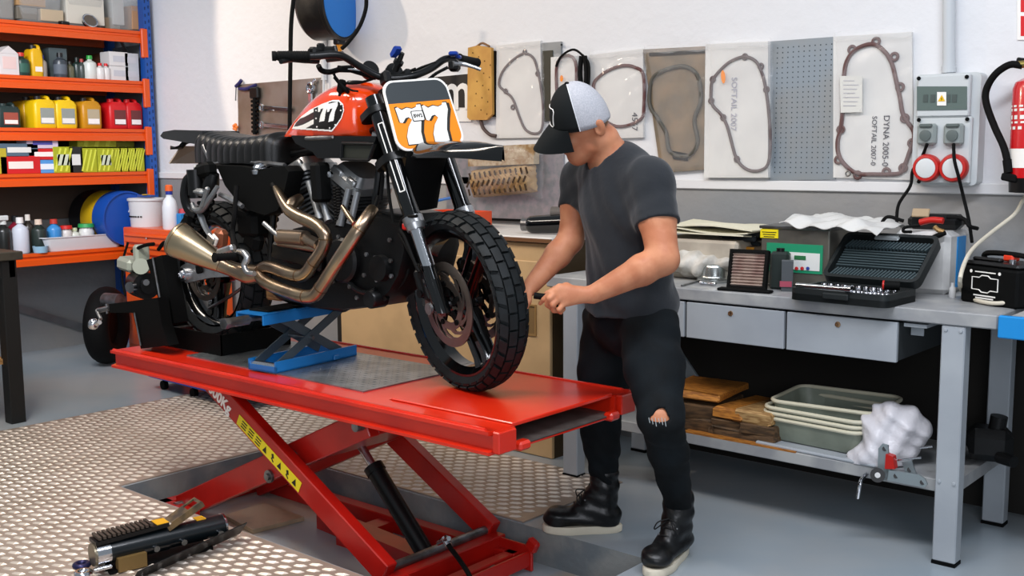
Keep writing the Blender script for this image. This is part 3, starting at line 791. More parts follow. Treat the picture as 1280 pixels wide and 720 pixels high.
# ----- fuel tank -----
def tank():
    xr, xf = -3.545, -3.02
    def top(t):   # t 0 rear .. 1 front
        return 1.528+.185*(math.sin(min(t*1.28, 1)*pi/2)**1.15)-.035*max(0, t-.86)/.14
    bot = lambda t: 1.515-.005*t
    hw = lambda t: .075+.085*math.sin(min(t*1.25, 1)*pi/2)-.03*max(0, t-.75)/.25
    def side(x, z):
        t = (x-xr)/(xf-xr); zt, zb = top(t), bot(t)-.06; zc = (zt+zb)/2; s = max(-1., min(1., (z-zc)/((zt-zb)/2)))
        return YC-hw(t)*(1-abs(s)**2.8)**(1/2.8)
    R = []; n = 36
    for i in range(31):
        t = i/30; x = xr+(xf-xr)*t; zt, zb = top(t), bot(t)-.06; zc, hz = (zt+zb)/2, (zt-zb)/2
        e = min(1, (1-(1-min(1, t/.05))**2)**.5 if t < .05 else 1, (1-((t-.93)/.07)**2)**.5*.82+.18 if t > .93 else 1); e = max(e, .12)
        ring = []
        for k in range(n):
            a = 2*pi*k/n; c, s_ = math.cos(a), math.sin(a)
            y = hw(t)*e*math.copysign(abs(c)**(2/2.8), c); z = hz*math.copysign(abs(s_)**(2/2.8), s_)*(1 if s_ < 0 else .55+.45*e)
            ring.append(V3((x, YC+y, max(zc+z, bot(t)))))
        R.append(ring)
    m = MB(); m.rings(R)
    tk = m.build('fuel_tank', M_ORG, bike, ang=50)
    m = MB(); m.lathe([(0, 0), (.032, 0), (.034, .008), (.028, .016), (0, .018)], 24, loc((-3.18, YC, 1.705))); m.build('fuel_cap', M_BLK, tk)
    # decal rastered over the curved side
    poly = [(365, 161), (368, 155), (376, 146), (388, 137), (402, 130), (416, 125), (424, 125), (429, 130), (430, 138), (427, 148), (421, 157), (415, 164.5)]
    def inside(P, x, y):
        c = False
        for i in range(len(P)):
            (x0, y0), (x1, y1) = P[i], P[i-1]
            if (y0 > y) != (y1 > y) and x < (x1-x0)*(y-y0)/(y1-y0)+x0: c = not c
        return c
    cx = sum(p[0] for p in poly)/len(poly); cy = sum(p[1] for p in poly)/len(poly)
    inner = [(cx+(x-cx)*.955, cy+(y-cy)*.90) for x, y in poly]
    num = [[(397.5+d, 131.5), (399.5+d, 129.8), (410.5+d, 127), (410.8+d, 131), (407+d, 140), (405.5+d, 151), (399+d, 152.5), (400.5+d, 144), (404.3+d, 135.3), (401+d, 136.3), (400+d, 139.5), (397.6+d, 140)] for d in (0, 11.5)]
    stars = ((426, 130.5), (426, 138), (395, 148), (396, 158.5), (419, 156), (412, 160), (395, 138))
    def colour(px, py):
        if not inside(poly, px, py): return -1
        if not inside(inner, px, py): return 0
        for p in num:
            if inside(p, px, py): return 0
        if px < 392:
            w = py+.28*(px-370)+2*math.sin(px*.13)
            if 141 < w < 147.5: return 0
            if 148.5 < w < 155: return 2
            if 156.5 < w < 162.5: return 0
        elif any((px-a)**2+(py-b)**2 < 1.1 for a, b in stars): return 0
        return 1
    # map decal pixels onto the tank flank with the camera-independent side surface
    import functools
    @functools.lru_cache(None)
    def P3(i, j):
        px, py = 364+i*.5, 123+j*.5
        y = YC-.14
        for _ in range(4): p = q(px, py, y); y = side(p.x, p.z)
        p = q(px, py, y-.0018); return p
    vid = {}; m = MB(); vs = []; fs = []; mi = []
    def gv(i, j):
        if (i, j) not in vid: vid[i, j] = len(vs); vs.append(P3(i, j))
        return vid[i, j]
    for i in range(136):
        for j in range(86):
            k = colour(364.25+i*.5, 123.25+j*.5)
            if k >= 0: fs.append([gv(i, j), gv(i, j+1), gv(i+1, j+1), gv(i+1, j)]); mi.append(k)
    m.v = vs; m.f = fs; m.mi = mi
    m.build('tank_decal', [M_WHITE, mat('decal_black', '#15120f', .3), mat('decal_brown', '#3a1712', .35)], tk, ang=60)
tank()
def seat():
    def fn(u, v):
        x = -4.115+u*(.59); t = u
        zt = 1.550-.028*math.sin(t*pi)-.014*t; w = .115+.03*math.sin(t*pi*.9)+.012*t
        zb = 1.412
        a = pi*(v); c, s_ = math.cos(a), math.sin(a)
        rib = .007*abs(math.sin(t*pi*12.5))**.6*(.35+.65*math.sin(a)**.5 if s_ > 0 else .3) if .06 < t < .985 else 0
        ed = 1.
        if t < .05: ed = .55+.45*(t/.05)**.5
        if t > .93: ed = .6+.4*max(0, (1-t)/.07)**.5
        yy = w*ed*math.copysign(abs(c)**.55, c); zz = zb+(zt-zb)*ed*(s_**.42 if s_ > 1e-9 else 0)
        k = 1+rib*6
        return (x+.01*0, YC+yy*k, zz+rib*.9*s_)
    m = MB(); nu, nv = 150, 28
    P = [[V3(fn(i/nu, j/nv)) for j in range(nv+1)] for i in range(nu+1)]
    m.rings(P, True, True)
    st = m.build('seat', M_LEA, bike, ang=75)
    b = MB(); P = [q(270, 207, 2.68), q(300, 202, 2.67), q(330, 207, 2.66), q(360, 206, 2.66)]
    b.box((-3.82, YC, 1.40), (.54, .22, .03), b=.01); b.build('seat_pan', M_BLK, bike)
seat()
def tail():
    m = MB()
    prof = [(-4.06, 1.548), (-4.18, 1.552), (-4.27, 1.555), (-4.36, 1.548), (-4.385, 1.530), (-4.36, 1.517), (-4.10, 1.490), (-4.04, 1.50)]
    T = fr((0, YC, 0), (1, 0, 0), (0, 0, 1))
    m.prism(prof, .19, T @ loc((0, 0, -.095))); m.build('tail_cowl', M_BGL, bike)
    m = MB(); m.tube([q(226, 184, 2.74), q(233, 177, 2.76), q(243, 176, 2.78), q(253, 182, 2.78)], .012, 10); m.tube([q(226, 184, 2.74), q(219, 185, 2.70), q(213, 184.5, 2.68)], [.010, .006, .009], 10)
    m.build('indicator_bracket', M_BLK, bike)
    m = MB(); a, b, c, d = q(212, 204.5, 2.70), q(227, 183, 2.76), q(251, 183, 2.92), q(263, 204.5, 2.98)
    nrm = (b-a).cross(d-a).normalized()*.006
    m.add([a, b, c, d, a+nrm, b+nrm, c+nrm, d+nrm], [(0, 1, 2, 3), (4, 5, 6, 7), (0, 1, 5, 4), (1, 2, 6, 5), (2, 3, 7, 6), (3, 0, 4, 7)])
    m.build('number_plate_holder', mat('brown_grey_plate', '#7d6f63', .45), bike)
    m = MB()
    for s in (-1, 1):
        o = 0 if s < 0 else .24
        m.tube([V3((0, o, 0))+q(254, 182, 2.67), V3((0, o, 0))+q(262, 198, 2.67), V3((0, o, 0))+q(267, 208, 2.67)], .011, 10)
    m.tube([q(266, 205, 2.66), q(290, 202, 2.66), q(320, 203, 2.66), q(356, 207, 2.66)], .010, 8)
    m.build('rear_subframe', M_STL, bike)
tail()
def side_prism(name, pts, y0, y1, m, parent=None, bev=.006, ang=30):
    """solid whose side outline is given on the near flank plane y0 and which runs back to y1"""
    P = [q(x, y, y0) for x, y in pts]; n = len(P); c = sum(P, V3())/n
    A = [V3((c.x+(p.x-c.x)*.97, y0, c.z+(p.z-c.z)*.97)) for p in P]; B = [V3((p.x, y0+bev, p.z)) for p in P]
    C = [V3((p.x, y1-bev, p.z)) for p in P]; D = [V3((a.x, y1, a.z)) for a in A]
    k = MB(); k.rings([A, B, C, D]); return k.build(name, m, parent or bike, ang=ang)
def body():
    side_prism('oil_tank_cover', [(269, 206), (300, 207), (322, 211), (357, 207), (362, 214), (353, 255), (347, 264), (331, 270), (312, 264), (294, 250), (280, 232)], 2.625, 2.70, M_BLKM, bev=.02, ang=60)
    m = MB(); m.lathe([(0, -.01), (.042, -.01), (.042, .004), (.034, .008), (.034, .016), (.026, .022), (.026, .028), (0, .030)], 28, loc(q(327, 211.5, 2.66), (.25, 0, 0)))
    m.build('oil_filler_cap', M_CHR, bike)
    side_prism('frame_cover', [(362, 169), (472, 170), (470, 178), (463, 199), (428, 200), (424, 198), (396, 198), (390, 190), (378, 184), (368, 179)], 2.655, 2.945, M_BLK, bev=.02)
    m = MB()   # scoop frame
    def fq(x, y): return q(x, y, 2.64)
    P = [fq(428, 179), fq(468, 180), fq(461, 200), fq(427, 199)]; c = sum(P, V3())/4
    for i in range(4): m.tube([P[i], P[(i+1) % 4]], .006, 8, 1)
    m.build('air_scoop_frame', M_ENG, bike)
    m = MB(); m.add([p+V3((0, .006, 0)) for p in P]+[p+V3((0, .012, 0)) for p in P], [(0, 1, 2, 3), (4, 5, 6, 7), (0, 1, 5, 4), (1, 2, 6, 5), (2, 3, 7, 6), (3, 0, 4, 7)]); m.build('air_scoop_mesh', mat('olive_mesh', '#22241c', .6), bike)
    m = MB(); m.box(q(400, 172.5, 2.66), (.17, .02, .018), (0, -.02, 0), b=.006); m.build('frame_top_rail', M_STL, bike)
    # frame tubes
    m = MB()
    for s in (0, 1):
        o = V3((0, .17*s, 0))
        m.tube([q(479, 150, 2.74)+o*.3, q(474, 215, 2.72)+o, q(466, 270, 2.715)+o, q(456, 330, 2.715)+o, q(449, 372, 2.715)+o, q(430, 386, 2.715)+o], .014, 10, 4)
        m.tube([q(349, 205, 2.70)+o, q(343, 265, 2.70)+o, q(338, 330, 2.70)+o, q(350, 370, 2.70)+o, q(430, 386, 2.715)+o], .014, 10, 4)
        m.tube([q(474, 160, 2.74)+o*.3, q(420, 180, 2.76)+o*.5, q(350, 195, 2.76)+o*.5, q(285, 202, 2.72)+o*.7], .014, 10, 4)
    m.cyl(SP-SU*.02+V3((0, 0, 0)), SP+SU*.18, .034)
    m.build('frame', M_BLK, bike)
body()

# ----- engine -----
def cylinder_unit(nm, base, head, w, wl):
    base, head = V3(base), V3(head); u = (head-base).normalized(); L = (head-base).length
    x = V3((u.z, 0, -u.x)); T = Matrix((x, V3((0, 1, 0)), u)).transposed().to_4x4(); T.translation = base
    m = MB(); m.T = T
    m.cyl((0, 0, 0), (0, 0, L*.60), w*.36, n=24)
    n = 9
    for i in range(n):
        z = L*.06+i*L*.55/n; k = .84+.05*(i/n)
        m.prism(rrect(w*k, wl*k, w*.28, 4), L*.55/n*.42, loc((0, 0, z)))
    cy = m.build(nm, M_FIN, bike, ang=40)
    h = MB(); h.T = T
    h.prism(rrect(w*.8, wl*.8, .02, 3), L*.22, loc((0, 0, L*.62)))
    for i in range(4): h.prism(rrect(w*1.12, wl*1.08, w*.2, 4), L*.026, loc((0, 0, L*.63+i*L*.055)))
    h.build('cylinder_head', M_FIN, cy, ang=40)
    r = MB(); r.T = T
    r.prism(rrect(w*1.12, wl*1.06, w*.22, 4), L*.10, loc((0, 0, L*.85)), .97)
    r.prism(rrect(w*1.05, wl*.96, w*.22, 4), L*.12, loc((0, 0, L*.95)), .78)
    r.box((-w*.25, -wl*.46, L*.97), (w*.35, .02, L*.12), b=.006); r.box((w*.28, -wl*.46, L*.97), (w*.3, .02, L*.12), b=.006)
    r.build('rocker_cover', M_ROCK, cy, ang=40)
    b = MB(); b.T = T
    for sx in (-1, 1):
        b.lathe([(.009, 0), (.009, .006), (0, .007)], 6, fr((sx*w*.40, -wl*.5, L*.90), (1, 0, 0), (0, 0, 1)))
        b.build('head_bolt', M_CHR, cy) if False else None
    return cy
def engine():
    crank = q(418, 322, 2.80)
    c0 = V3((crank.x, YC, crank.z))
    fh, rh = q(449, 218, 2.78), q(381, 208, 2.78)
    du = lambda h: (V3((h.x, YC, h.z))-c0).normalized()
    f0, r0 = c0+du(fh)*.09, c0+du(rh)*.09
    cylinder_unit('front_cylinder', f0, (fh.x, YC, fh.z), .165, .20)
    cylinder_unit('rear_cylinder', r0, (rh.x, YC, rh.z), .150, .185)
    side_prism('crankcase', [(346, 300), (365, 285), (400, 278), (440, 275), (468, 268), (503, 282), (508, 312), (500, 345), (488, 366), (466, 384), (432, 388), (398, 386), (352, 372), (338, 350), (336, 318)], 2.665, 2.95, M_ENG, bev=.03, ang=50)
    side_prism('oil_cooler', [(470, 262), (502, 268), (510, 300), (506, 325), (478, 330), (466, 300)], 2.70, 2.92, M_ENG, bev=.01)
    m = MB()
    for i in range(9): m.box(q(488, 268+i*6.5, 2.695)+V3((0, .1, 0)), (.11, .2, .004), (0, .1, 0))
    m.build('cooler_ribs', M_BLK, bike)
    T = lambda px, py, Y: fr(q(px, py, Y), (1, 0, 0), (0, 0, 1))
    m = MB(); m.lathe([(0, 0), (.085, 0), (.085, .02), (.075, .03), (.02, .034), (0, .034)], 32, T(432, 325, 2.665)); m.lathe([(0, 0), (.05, 0), (.046, .026), (0, .03)], 28, T(478, 335, 2.665)); m.lathe([(0, 0), (.06, 0), (.055, .026), (0, .03)], 28, T(384, 330, 2.665))
    m.each('timing_cover', M_ENG, bike)
    m = MB()
    for bx, by in ((424, 296), (446, 300), (459, 318), (456, 344), (438, 358), (418, 352), (470, 322), (489, 326), (490, 345), (472, 350), (378, 318), (392, 322), (391, 342), (488, 300), (447, 372), (470, 378)):
        m.lathe([(.0085, 0), (.0085, .008), (0, .009)], 6, T(bx, by, 2.648 if bx < 485 else 2.66))
    m.each('cover_bolt', M_STL, bike)
    m = MB(); m.tube([q(436, 352, 2.655), q(446, 362, 2.65), q(459, 366, 2.65), q(470, 362, 2.655)], .010, 8); m.tube([q(452, 378, 2.68), q(468, 380, 2.68), q(484, 370, 2.68)], .012, 8); m.each('oil_line', M_BLK, bike)
    m = MB(); m.lathe([(0, 0), (.035, 0), (.035, .06), (.03, .068), (0, .07)], 24, T(478, 372, 2.70)); m.build('oil_filter', M_BLK, bike)
    # pushrod tubes
    for a, b in (((400, 275), (386, 228)), ((411, 277), (397, 234)), ((425, 282), (436, 236)), ((438, 280), (447, 240))):
        m = MB(); p0, p1 = q(*a, 2.655), q(*b, 2.68); m.cyl(p0, p1, .0125, n=14); m.cyl(p0, p0+(p1-p0)*.12, .016, n=14); m.build('pushrod_tube', M_CAST, bike)
    m = MB(); m.box(q(401, 228, 2.66), (.055, .07, .15), (0, -.05, 0), b=.012); m.build('horn_cover', M_BLKM, bike)
    m = MB(); m.lathe([(0, 0), (.012, 0), (.012, .01), (0, .012)], 6, T(414, 218, 2.655)); m.lathe([(0, 0), (.012, 0), (.012, .01), (0, .012)], 6, T(478, 203, 2.66)); m.each('mount_bolt', M_CHR, bike)
    for a, b in (((419, 232), (422, 284)), ((423, 234), (426, 284))):
        m = MB(); p0, p1 = q(*a, 2.66), q(*b, 2.66); d = (p1-p0); n = 14
        m.lathe([(0, 0)]+[(.008+.004*(i % 2), d.length*i/(2*n)) for i in range(2*n+1)]+[(0, d.length)], 12, fr(p0, d.orthogonal(), d.cross(d.orthogonal()))); m.build('breather_hose', M_RUB, bike)
    m = MB(); m.cyl(q(350, 296, 2.64), q(382, 298, 2.64), .030, n=24); m.cyl(q(382, 298, 2.64), q(398, 306, 2.64), .022, n=24); m.cyl(q(349, 304, 2.64), q(404, 313, 2.64), .013); m.build('starter_motor', mat('starter_nickel', '#a08c78', .3, .9), bike)
    m = MB(); m.tube([q(330, 279, 2.62), q(340, 288, 2.62), q(350, 297, 2.62)], .010, 10); m.build('frame_brace', M_ALU, bike)
    m = MB(); m.box(q(372, 320, 2.65), (.30, .03, .07), (0, .12, 0), b=.01); m.build('transmission_cover', M_BLK, bike)
    m = MB(); m.box(q(318, 280, 2.70), (.13, .1, .11), b=.02); m.box(q(308, 268, 2.68), (.09, .06, .05), (0, .2, 0), b=.01); m.box(q(318, 300, 2.69), (.1, .06, .08), (0, .4, 0), b=.02); m.build('battery_tray', M_BLKM, bike)
    # hoses and cables ahead of the engine
    C = [([q(484, 205, 2.70), q(486, 240, 2.69), q(490, 268, 2.68), q(493, 285, 2.68)], .006), ([q(521, 270, 2.64), q(505, 272, 2.65), q(500, 285, 2.66), q(506, 297, 2.65), q(519, 330, 2.64), q(524, 340, 2.64)], .006),
         ([q(494, 285, 2.68), q(503, 300, 2.66), q(515, 322, 2.65), q(521, 332, 2.64)], .005), ([q(506, 322, 2.72), q(510, 338, 2.70), q(505, 352, 2.70), q(497, 360, 2.70), q(488, 364, 2.70)], .006),
         ([q(473, 245, 2.70), q(468, 260, 2.68), q(463, 275, 2.67)], .007), ([q(470, 190, 2.70), q(478, 215, 2.69), q(476, 250, 2.69)], .007)]
    for P, r in C:
        m = MB(); m.tube(P, r, 8, 6); m.build('hose', M_RUB, bike)
    m = MB(); m.box(q(473, 170, 2.70), (.04, .04, .03), (0, .3, 0), b=.006); m.cyl(q(479, 170, 2.68), q(486, 169, 2.68), .010); m.build('steering_stop_clamp', M_ALU, bike)
    m = MB(); m.box(q(509, 283, 2.66), (.03, .03, .025), b=.005); m.build('red_connector', mat('red_plastic', '#b51a12', .4), bike)
engine()

# ----- exhaust -----
def exhaust():
    P1 = [q(343, 233, 2.63), q(350, 245, 2.60), q(361, 262, 2.575), q(374, 271, 2.565), q(392, 279, 2.56), q(402, 287, 2.56), q(407, 299, 2.56), q(402, 314, 2.56), q(392, 328, 2.56), q(383, 341, 2.56), q(373, 345, 2.56), q(357, 341, 2.565), q(341, 335, 2.57), q(331, 334, 2.575), q(321, 341, 2.58)]
    m = MB(); m.tube(P1, [.010, .018]+[.0245]*13, 20, 4)
    rear = m.build('exhaust_pipe', M_TI, bike)
    m = MB(); m.tube([q(375, 248, 2.64), q(366, 254, 2.60), q(361, 263, 2.575)], [.02, .024, .0245], 18, 5); m.build('exhaust_port', M_TI, rear)
    m = MB(); m.cyl(q(341, 231, 2.63), q(346, 238, 2.625), .014); m.build('heat_shield_bracket', M_BLKM, rear)
    P2 = [q(466, 262, 2.64), q(459, 272, 2.60), q(448, 288, 2.56), q(436, 306, 2.54), q(424, 324, 2.53), q(412, 343, 2.53), q(401, 360, 2.53), q(393, 369, 2.53), q(382, 371, 2.53), q(366, 367, 2.535), q(344, 359, 2.54), q(331, 352, 2.55), q(325, 345, 2.565), q(321, 342, 2.575)]
    m = MB(); m.tube(P2, [.022, .0245]+[.0255]*12, 20, 4)
    fr_ = m.build('exhaust_pipe', M_TI, bike)
    m = MB(); m.tube([q(428, 258, 2.63), q(436, 270, 2.62), q(443, 280, 2.60)], [.009, .011, .010], 12, 4); m.build('sensor_tube', M_TI, fr_)
    m = MB()
    for i, t in enumerate((.50, .56)): pass
    for P, idx, r in ((P1, 8, .0262), (P1, 6, .0262), (P1, 10, .0262), (P2, 2, .0272), (P2, 6, .0272), (P2, 8, .0272)):
        d = (P[idx+1]-P[idx-1]).normalized(); k = MB(); k.cyl(P[idx]-d*.002, P[idx]+d*.002, r-.0008, n=24); k.build('weld_seam', mat('weld_brown', '#6d5137', .4, .9), rear if P is P1 else fr_)
    # collector and cone silencer
    A = [q(326, 342, 2.57), q(312, 343, 2.565), q(300, 340, 2.55), q(288, 335.5, 2.53), q(276, 330, 2.51)]
    m = MB(); m.tube(A, [.034, .040, .034, .030, .034], 24, 5); m.build('exhaust_collector', M_TI, bike)
    t0, t1 = q(277, 330.5, 2.51), q(221, 299, 2.42)
    d = (t1-t0).normalized(); L = (t1-t0).length
    m = MB(); m.lathe([(0, -.01), (.034, 0), (.040, L*.12), (.055, L*.45), (.066, L*.75), (.072, L*.95), (.071, L*.975), (.0735, L*.98), (.0735, L), (.066, L+.012), (.052, L+.018), (.046, L+.012), (.044, L*.9), (0, L*.88)], 36, fr(t0, d.orthogonal(), d.cross(d.orthogonal())))
    sil = m.build('silencer', mat('silencer_champagne', '#b3a184', .3, 1., col2='#a8957a', vs=5), bike)
    m = MB(); m.tube([q(255, 300, 2.49), q(262, 308, 2.49), q(268, 318, 2.49)], .008, 8); m.box(q(263, 301, 2.52), (.05, .012, .05), (0, .5, 0), b=.008); m.build('silencer_bracket', M_ALU, sil)
exhaust()
def rear_end():
    # swingarm
    m = MB()
    for y0, y1 in ((2.625, 2.665), (2.935, 2.975)):
        P = [(223, 343), (226, 333), (236, 327), (252, 325), (268, 330), (300, 334), (335, 330), (338, 340), (300, 345), (262, 347), (232, 354)]
        A = [q(x, y, 2.625)+V3((0, y0-2.625, 0)) for x, y in P]; B = [p+V3((0, y1-y0, 0)) for p in A]; m.rings([A, B])
    sw = m.build('swingarm', M_ALU, bike)
    m = MB(); m.box(q(249, 336, 2.62), (.045, .012, .04), (0, -.2, 0), b=.006); m.build('swingarm_window', M_BLKM, sw)
    m = MB()
    T = fr(q(231, 343, 2.625), (1, 0, 0), (0, 0, 1)); m.lathe([(0, 0), (.030, 0), (.030, .012), (.018, .014), (.018, .024), (.009, .026), (.009, .018), (0, .018)], 24, T); m.build('axle_adjuster', M_CHR, sw)
    # shocks
    for o in (0, .36):
        O = V3((0, o, 0)); a, b = q(266, 222, 2.61)+O, q(240, 318, 2.60)+O; d = (b-a).normalized(); L = (b-a).length
        T = fr(a, d.orthogonal(), d.cross(d.orthogonal()))
        m = MB(); m.lathe([(0, -.02), (.022, -.02), (.028, 0), (.033, .02), (.033, .05), (.022, .06), (.020, L-.06), (.030, L-.05), (.03, L-.02), (.02, L), (0, L)], 20, T)
        sh = m.build('rear_shock', M_BLK, bike)
        m = MB(); n = 7; pts = [T @ V3((.031*math.cos(2*pi*i/12), .031*math.sin(2*pi*i/12), .06+(L-.13)*i/(12*n))) for i in range(12*n+1)]; m.tube(pts, .0055, 6, 1); m.build('coil_spring', M_BLKM, sh)
    m = MB(); a, b = q(244, 212, 2.585), q(246, 244, 2.585); m.cyl(a, b, .036, n=20); m.cyl(b, b+(b-a)*.12, .03); m.build('shock_reservoir', M_BLK, bike)
    m = MB(); m.tube([q(240, 217, 2.57), q(233, 226, 2.56), q(231, 245, 2.56), q(236, 262, 2.57), q(246, 270, 2.58)], [.012, .018, .020, .02, .016], 10); m.build('rear_light_arm', M_BLK, bike)
    m = MB(); m.tube([q(272, 233, 2.58), q(262, 249, 2.57), q(252, 262, 2.57), q(244, 262, 2.57), q(240, 254, 2.57)], [.009, .012, .014, .013, .009], 10); m.box(q(256, 247, 2.56), (.02, .02, .10), (0, .55, 0), b=.006); m.build('grey_clamp_arm', M_CAST, bike)
    m = MB(); m.box(q(250, 240, 2.575), (.07, .04, .03), (0, .1, 0), b=.012); m.cyl(q(246, 212, 2.6), q(262, 212, 2.62), .022, n=16); m.build('shock_mount', M_CAST, bike)
    m = MB(); m.box(q(257, 213, 2.6), (.10, .06, .06), (0, -.2, 0), b=.015); m.box(q(238, 275, 2.6), (.06, .05, .07), (0, .2, 0), b=.015); m.each('rear_bracket', M_BLKM, bike)
    m = MB(); m.tube([q(250, 267, 2.585), q(257, 285, 2.585), q(268, 302, 2.585)], [.016, .014, .012], 10, 4, flat=.5); m.build('grey_stay', M_CAST, bike)
    m = MB(); m.tube([q(275, 243, 2.60), q(290, 250, 2.60), q(303, 258, 2.60)], [.010, .014, .010], 8); m.build('mudguard_stay', M_ALU, bike)
    # peg and pedal
    m = MB(); a, b = q(296, 320, 2.50), q(267, 322, 2.40); d = (b-a)
    m.lathe([(0, 0), (.012, 0), (.016, .01)]+[(.016-.002*(i % 2), .012+d.length*.8*i/12) for i in range(13)]+[(.019, d.length*.92), (.019, d.length*.98), (0, d.length)], 14, fr(a, d.orthogonal(), d.cross(d.orthogonal()))); m.build('foot_peg', M_RUB, bike)
    m = MB(); m.box(q(283, 313, 2.50), (.11, .03, .03), (0, -.25, 0), b=.008); m.build('peg_mount', M_ALU, bike)
    m = MB(); m.tube([q(298, 314, 2.50), q(305, 316, 2.49), q(309, 323, 2.485), q(305, 332, 2.48), q(310, 341, 2.48), q(318, 342, 2.48)], [.010, .013, .013, .012, .011, .010], 12, 5); m.build('brake_pedal', M_ALU, bike)
    m = MB(); m.box(q(268, 300, 2.575), (.04, .012, .04), (0, .6, 0), b=.004); m.build('reflector_tab', M_WHITE, bike)
    m = MB(); m.box(q(276, 298, 2.61), (.06, .05, .08), (0, .2, 0), b=.015); m.build('rear_caliper', mat('caliper_copper', '#9b5f45', .4, .6), bike)
    m = MB(); m.tube([q(296, 232, 2.60), q(293, 270, 2.58), q(291, 290, 2.58), q(294, 312, 2.55)], .010, 8); m.build('brake_hose', M_RUB, bike)
    m = MB(); m.tube([q(306, 357, 2.75), q(288, 370, 2.74), q(262, 385, 2.73)], .008, 8, 4); m.build('stand_spring', M_STL, bike)
rear_end()

# ---------- wheel chock at the back of the lift ----------
def chock():
    t = thing('wheel_clamp', 'black steel wheel clamp with crank handle holding the rear wheel on the lift', 'wheel clamp', (-4.2, 2.8, LZ))
    m = MB()
    a = onZ(248, 431, .6); 
    x0, x1, y0, y1 = -4.40, -3.86, 2.62, 2.985
    z = LZ+.004
    m.box(((x0+x1)/2, y0+.004, z+.045), (x1-x0, .008, .09)); m.box(((x0+x1)/2, y1-.004, z+.045), (x1-x0, .008, .09)); m.box((x1-.004, (y0+y1)/2, z+.045), (.008, y1-y0, .09)); m.box((x0+.004, (y0+y1)/2, z+.045), (.008, y1-y0, .09))
    m.build('chock_box', M_BLKM, t)
    m = MB(); m.box((-4.33, (y0+y1)/2, z+.04), (.012, y1-y0-.02, .07), (0, .6, 0)); m.box((-3.90, (y0+y1)/2, z+.04), (.012, y1-y0-.02, .07), (0, -.6, 0)); m.each('cradle_plate', M_STL, t)
    # upright plate standing beside the box
    P = [(183, 367), (212, 363), (210, 373), (216, 425), (214, 433), (177, 436), (171, 400), (166, 380)]
    Y = 2.50
    A = [onY(x, y, Y) for x, y in [(136, 380), (197, 372), (202, 405), (211, 432), (176, 436), (166, 391), (137, 391)]]
    m = MB(); B = [p+V3((0, .05, 0)) for p in A]; m.rings([A, B]); m.build('side_plate', M_BLKM, t)
    m = MB(); A = [onY(x, y, 2.56) for x, y in [(183, 325), (202, 319), (212, 371), (218, 404), (204, 408), (198, 374)]]; m.rings([A, [p+V3((0, .07, 0)) for p in A]]); m.build('clamp_jaw', M_BLKM, t)
    m = MB(); a, b = onY(200, 373, 2.55), onY(206, 404, 2.55); m.tube([onY(191, 322, 2.555), a, b, onY(216, 412, 2.56)], .005, 6, 2); m.tube([onY(168, 391, 2.495), onY(176, 432, 2.495)], .004, 6, 1); m.each('bright_edge', M_STL, t)
    m = MB(); m.cyl(onY(123, 388, 2.52), onY(137, 385, 2.52), .012); m.cyl(onY(133, 380, 2.52), onY(134, 392, 2.52), .006); m.build('clamp_screw', M_STL, t)
    m = MB(); m.tube([onY(121, 388, 2.515), onY(126, 399, 2.50)], .008, 8, 1); h = m.build('crank_handle', M_STL, t)
    m = MB(); m.ell(onY(117, 405, 2.49), (.022, .026, .026)); m.cyl(onY(124, 402, 2.50), onY(113, 408, 2.485), .014); m.build('crank_knob', M_CHR, h)
chock()

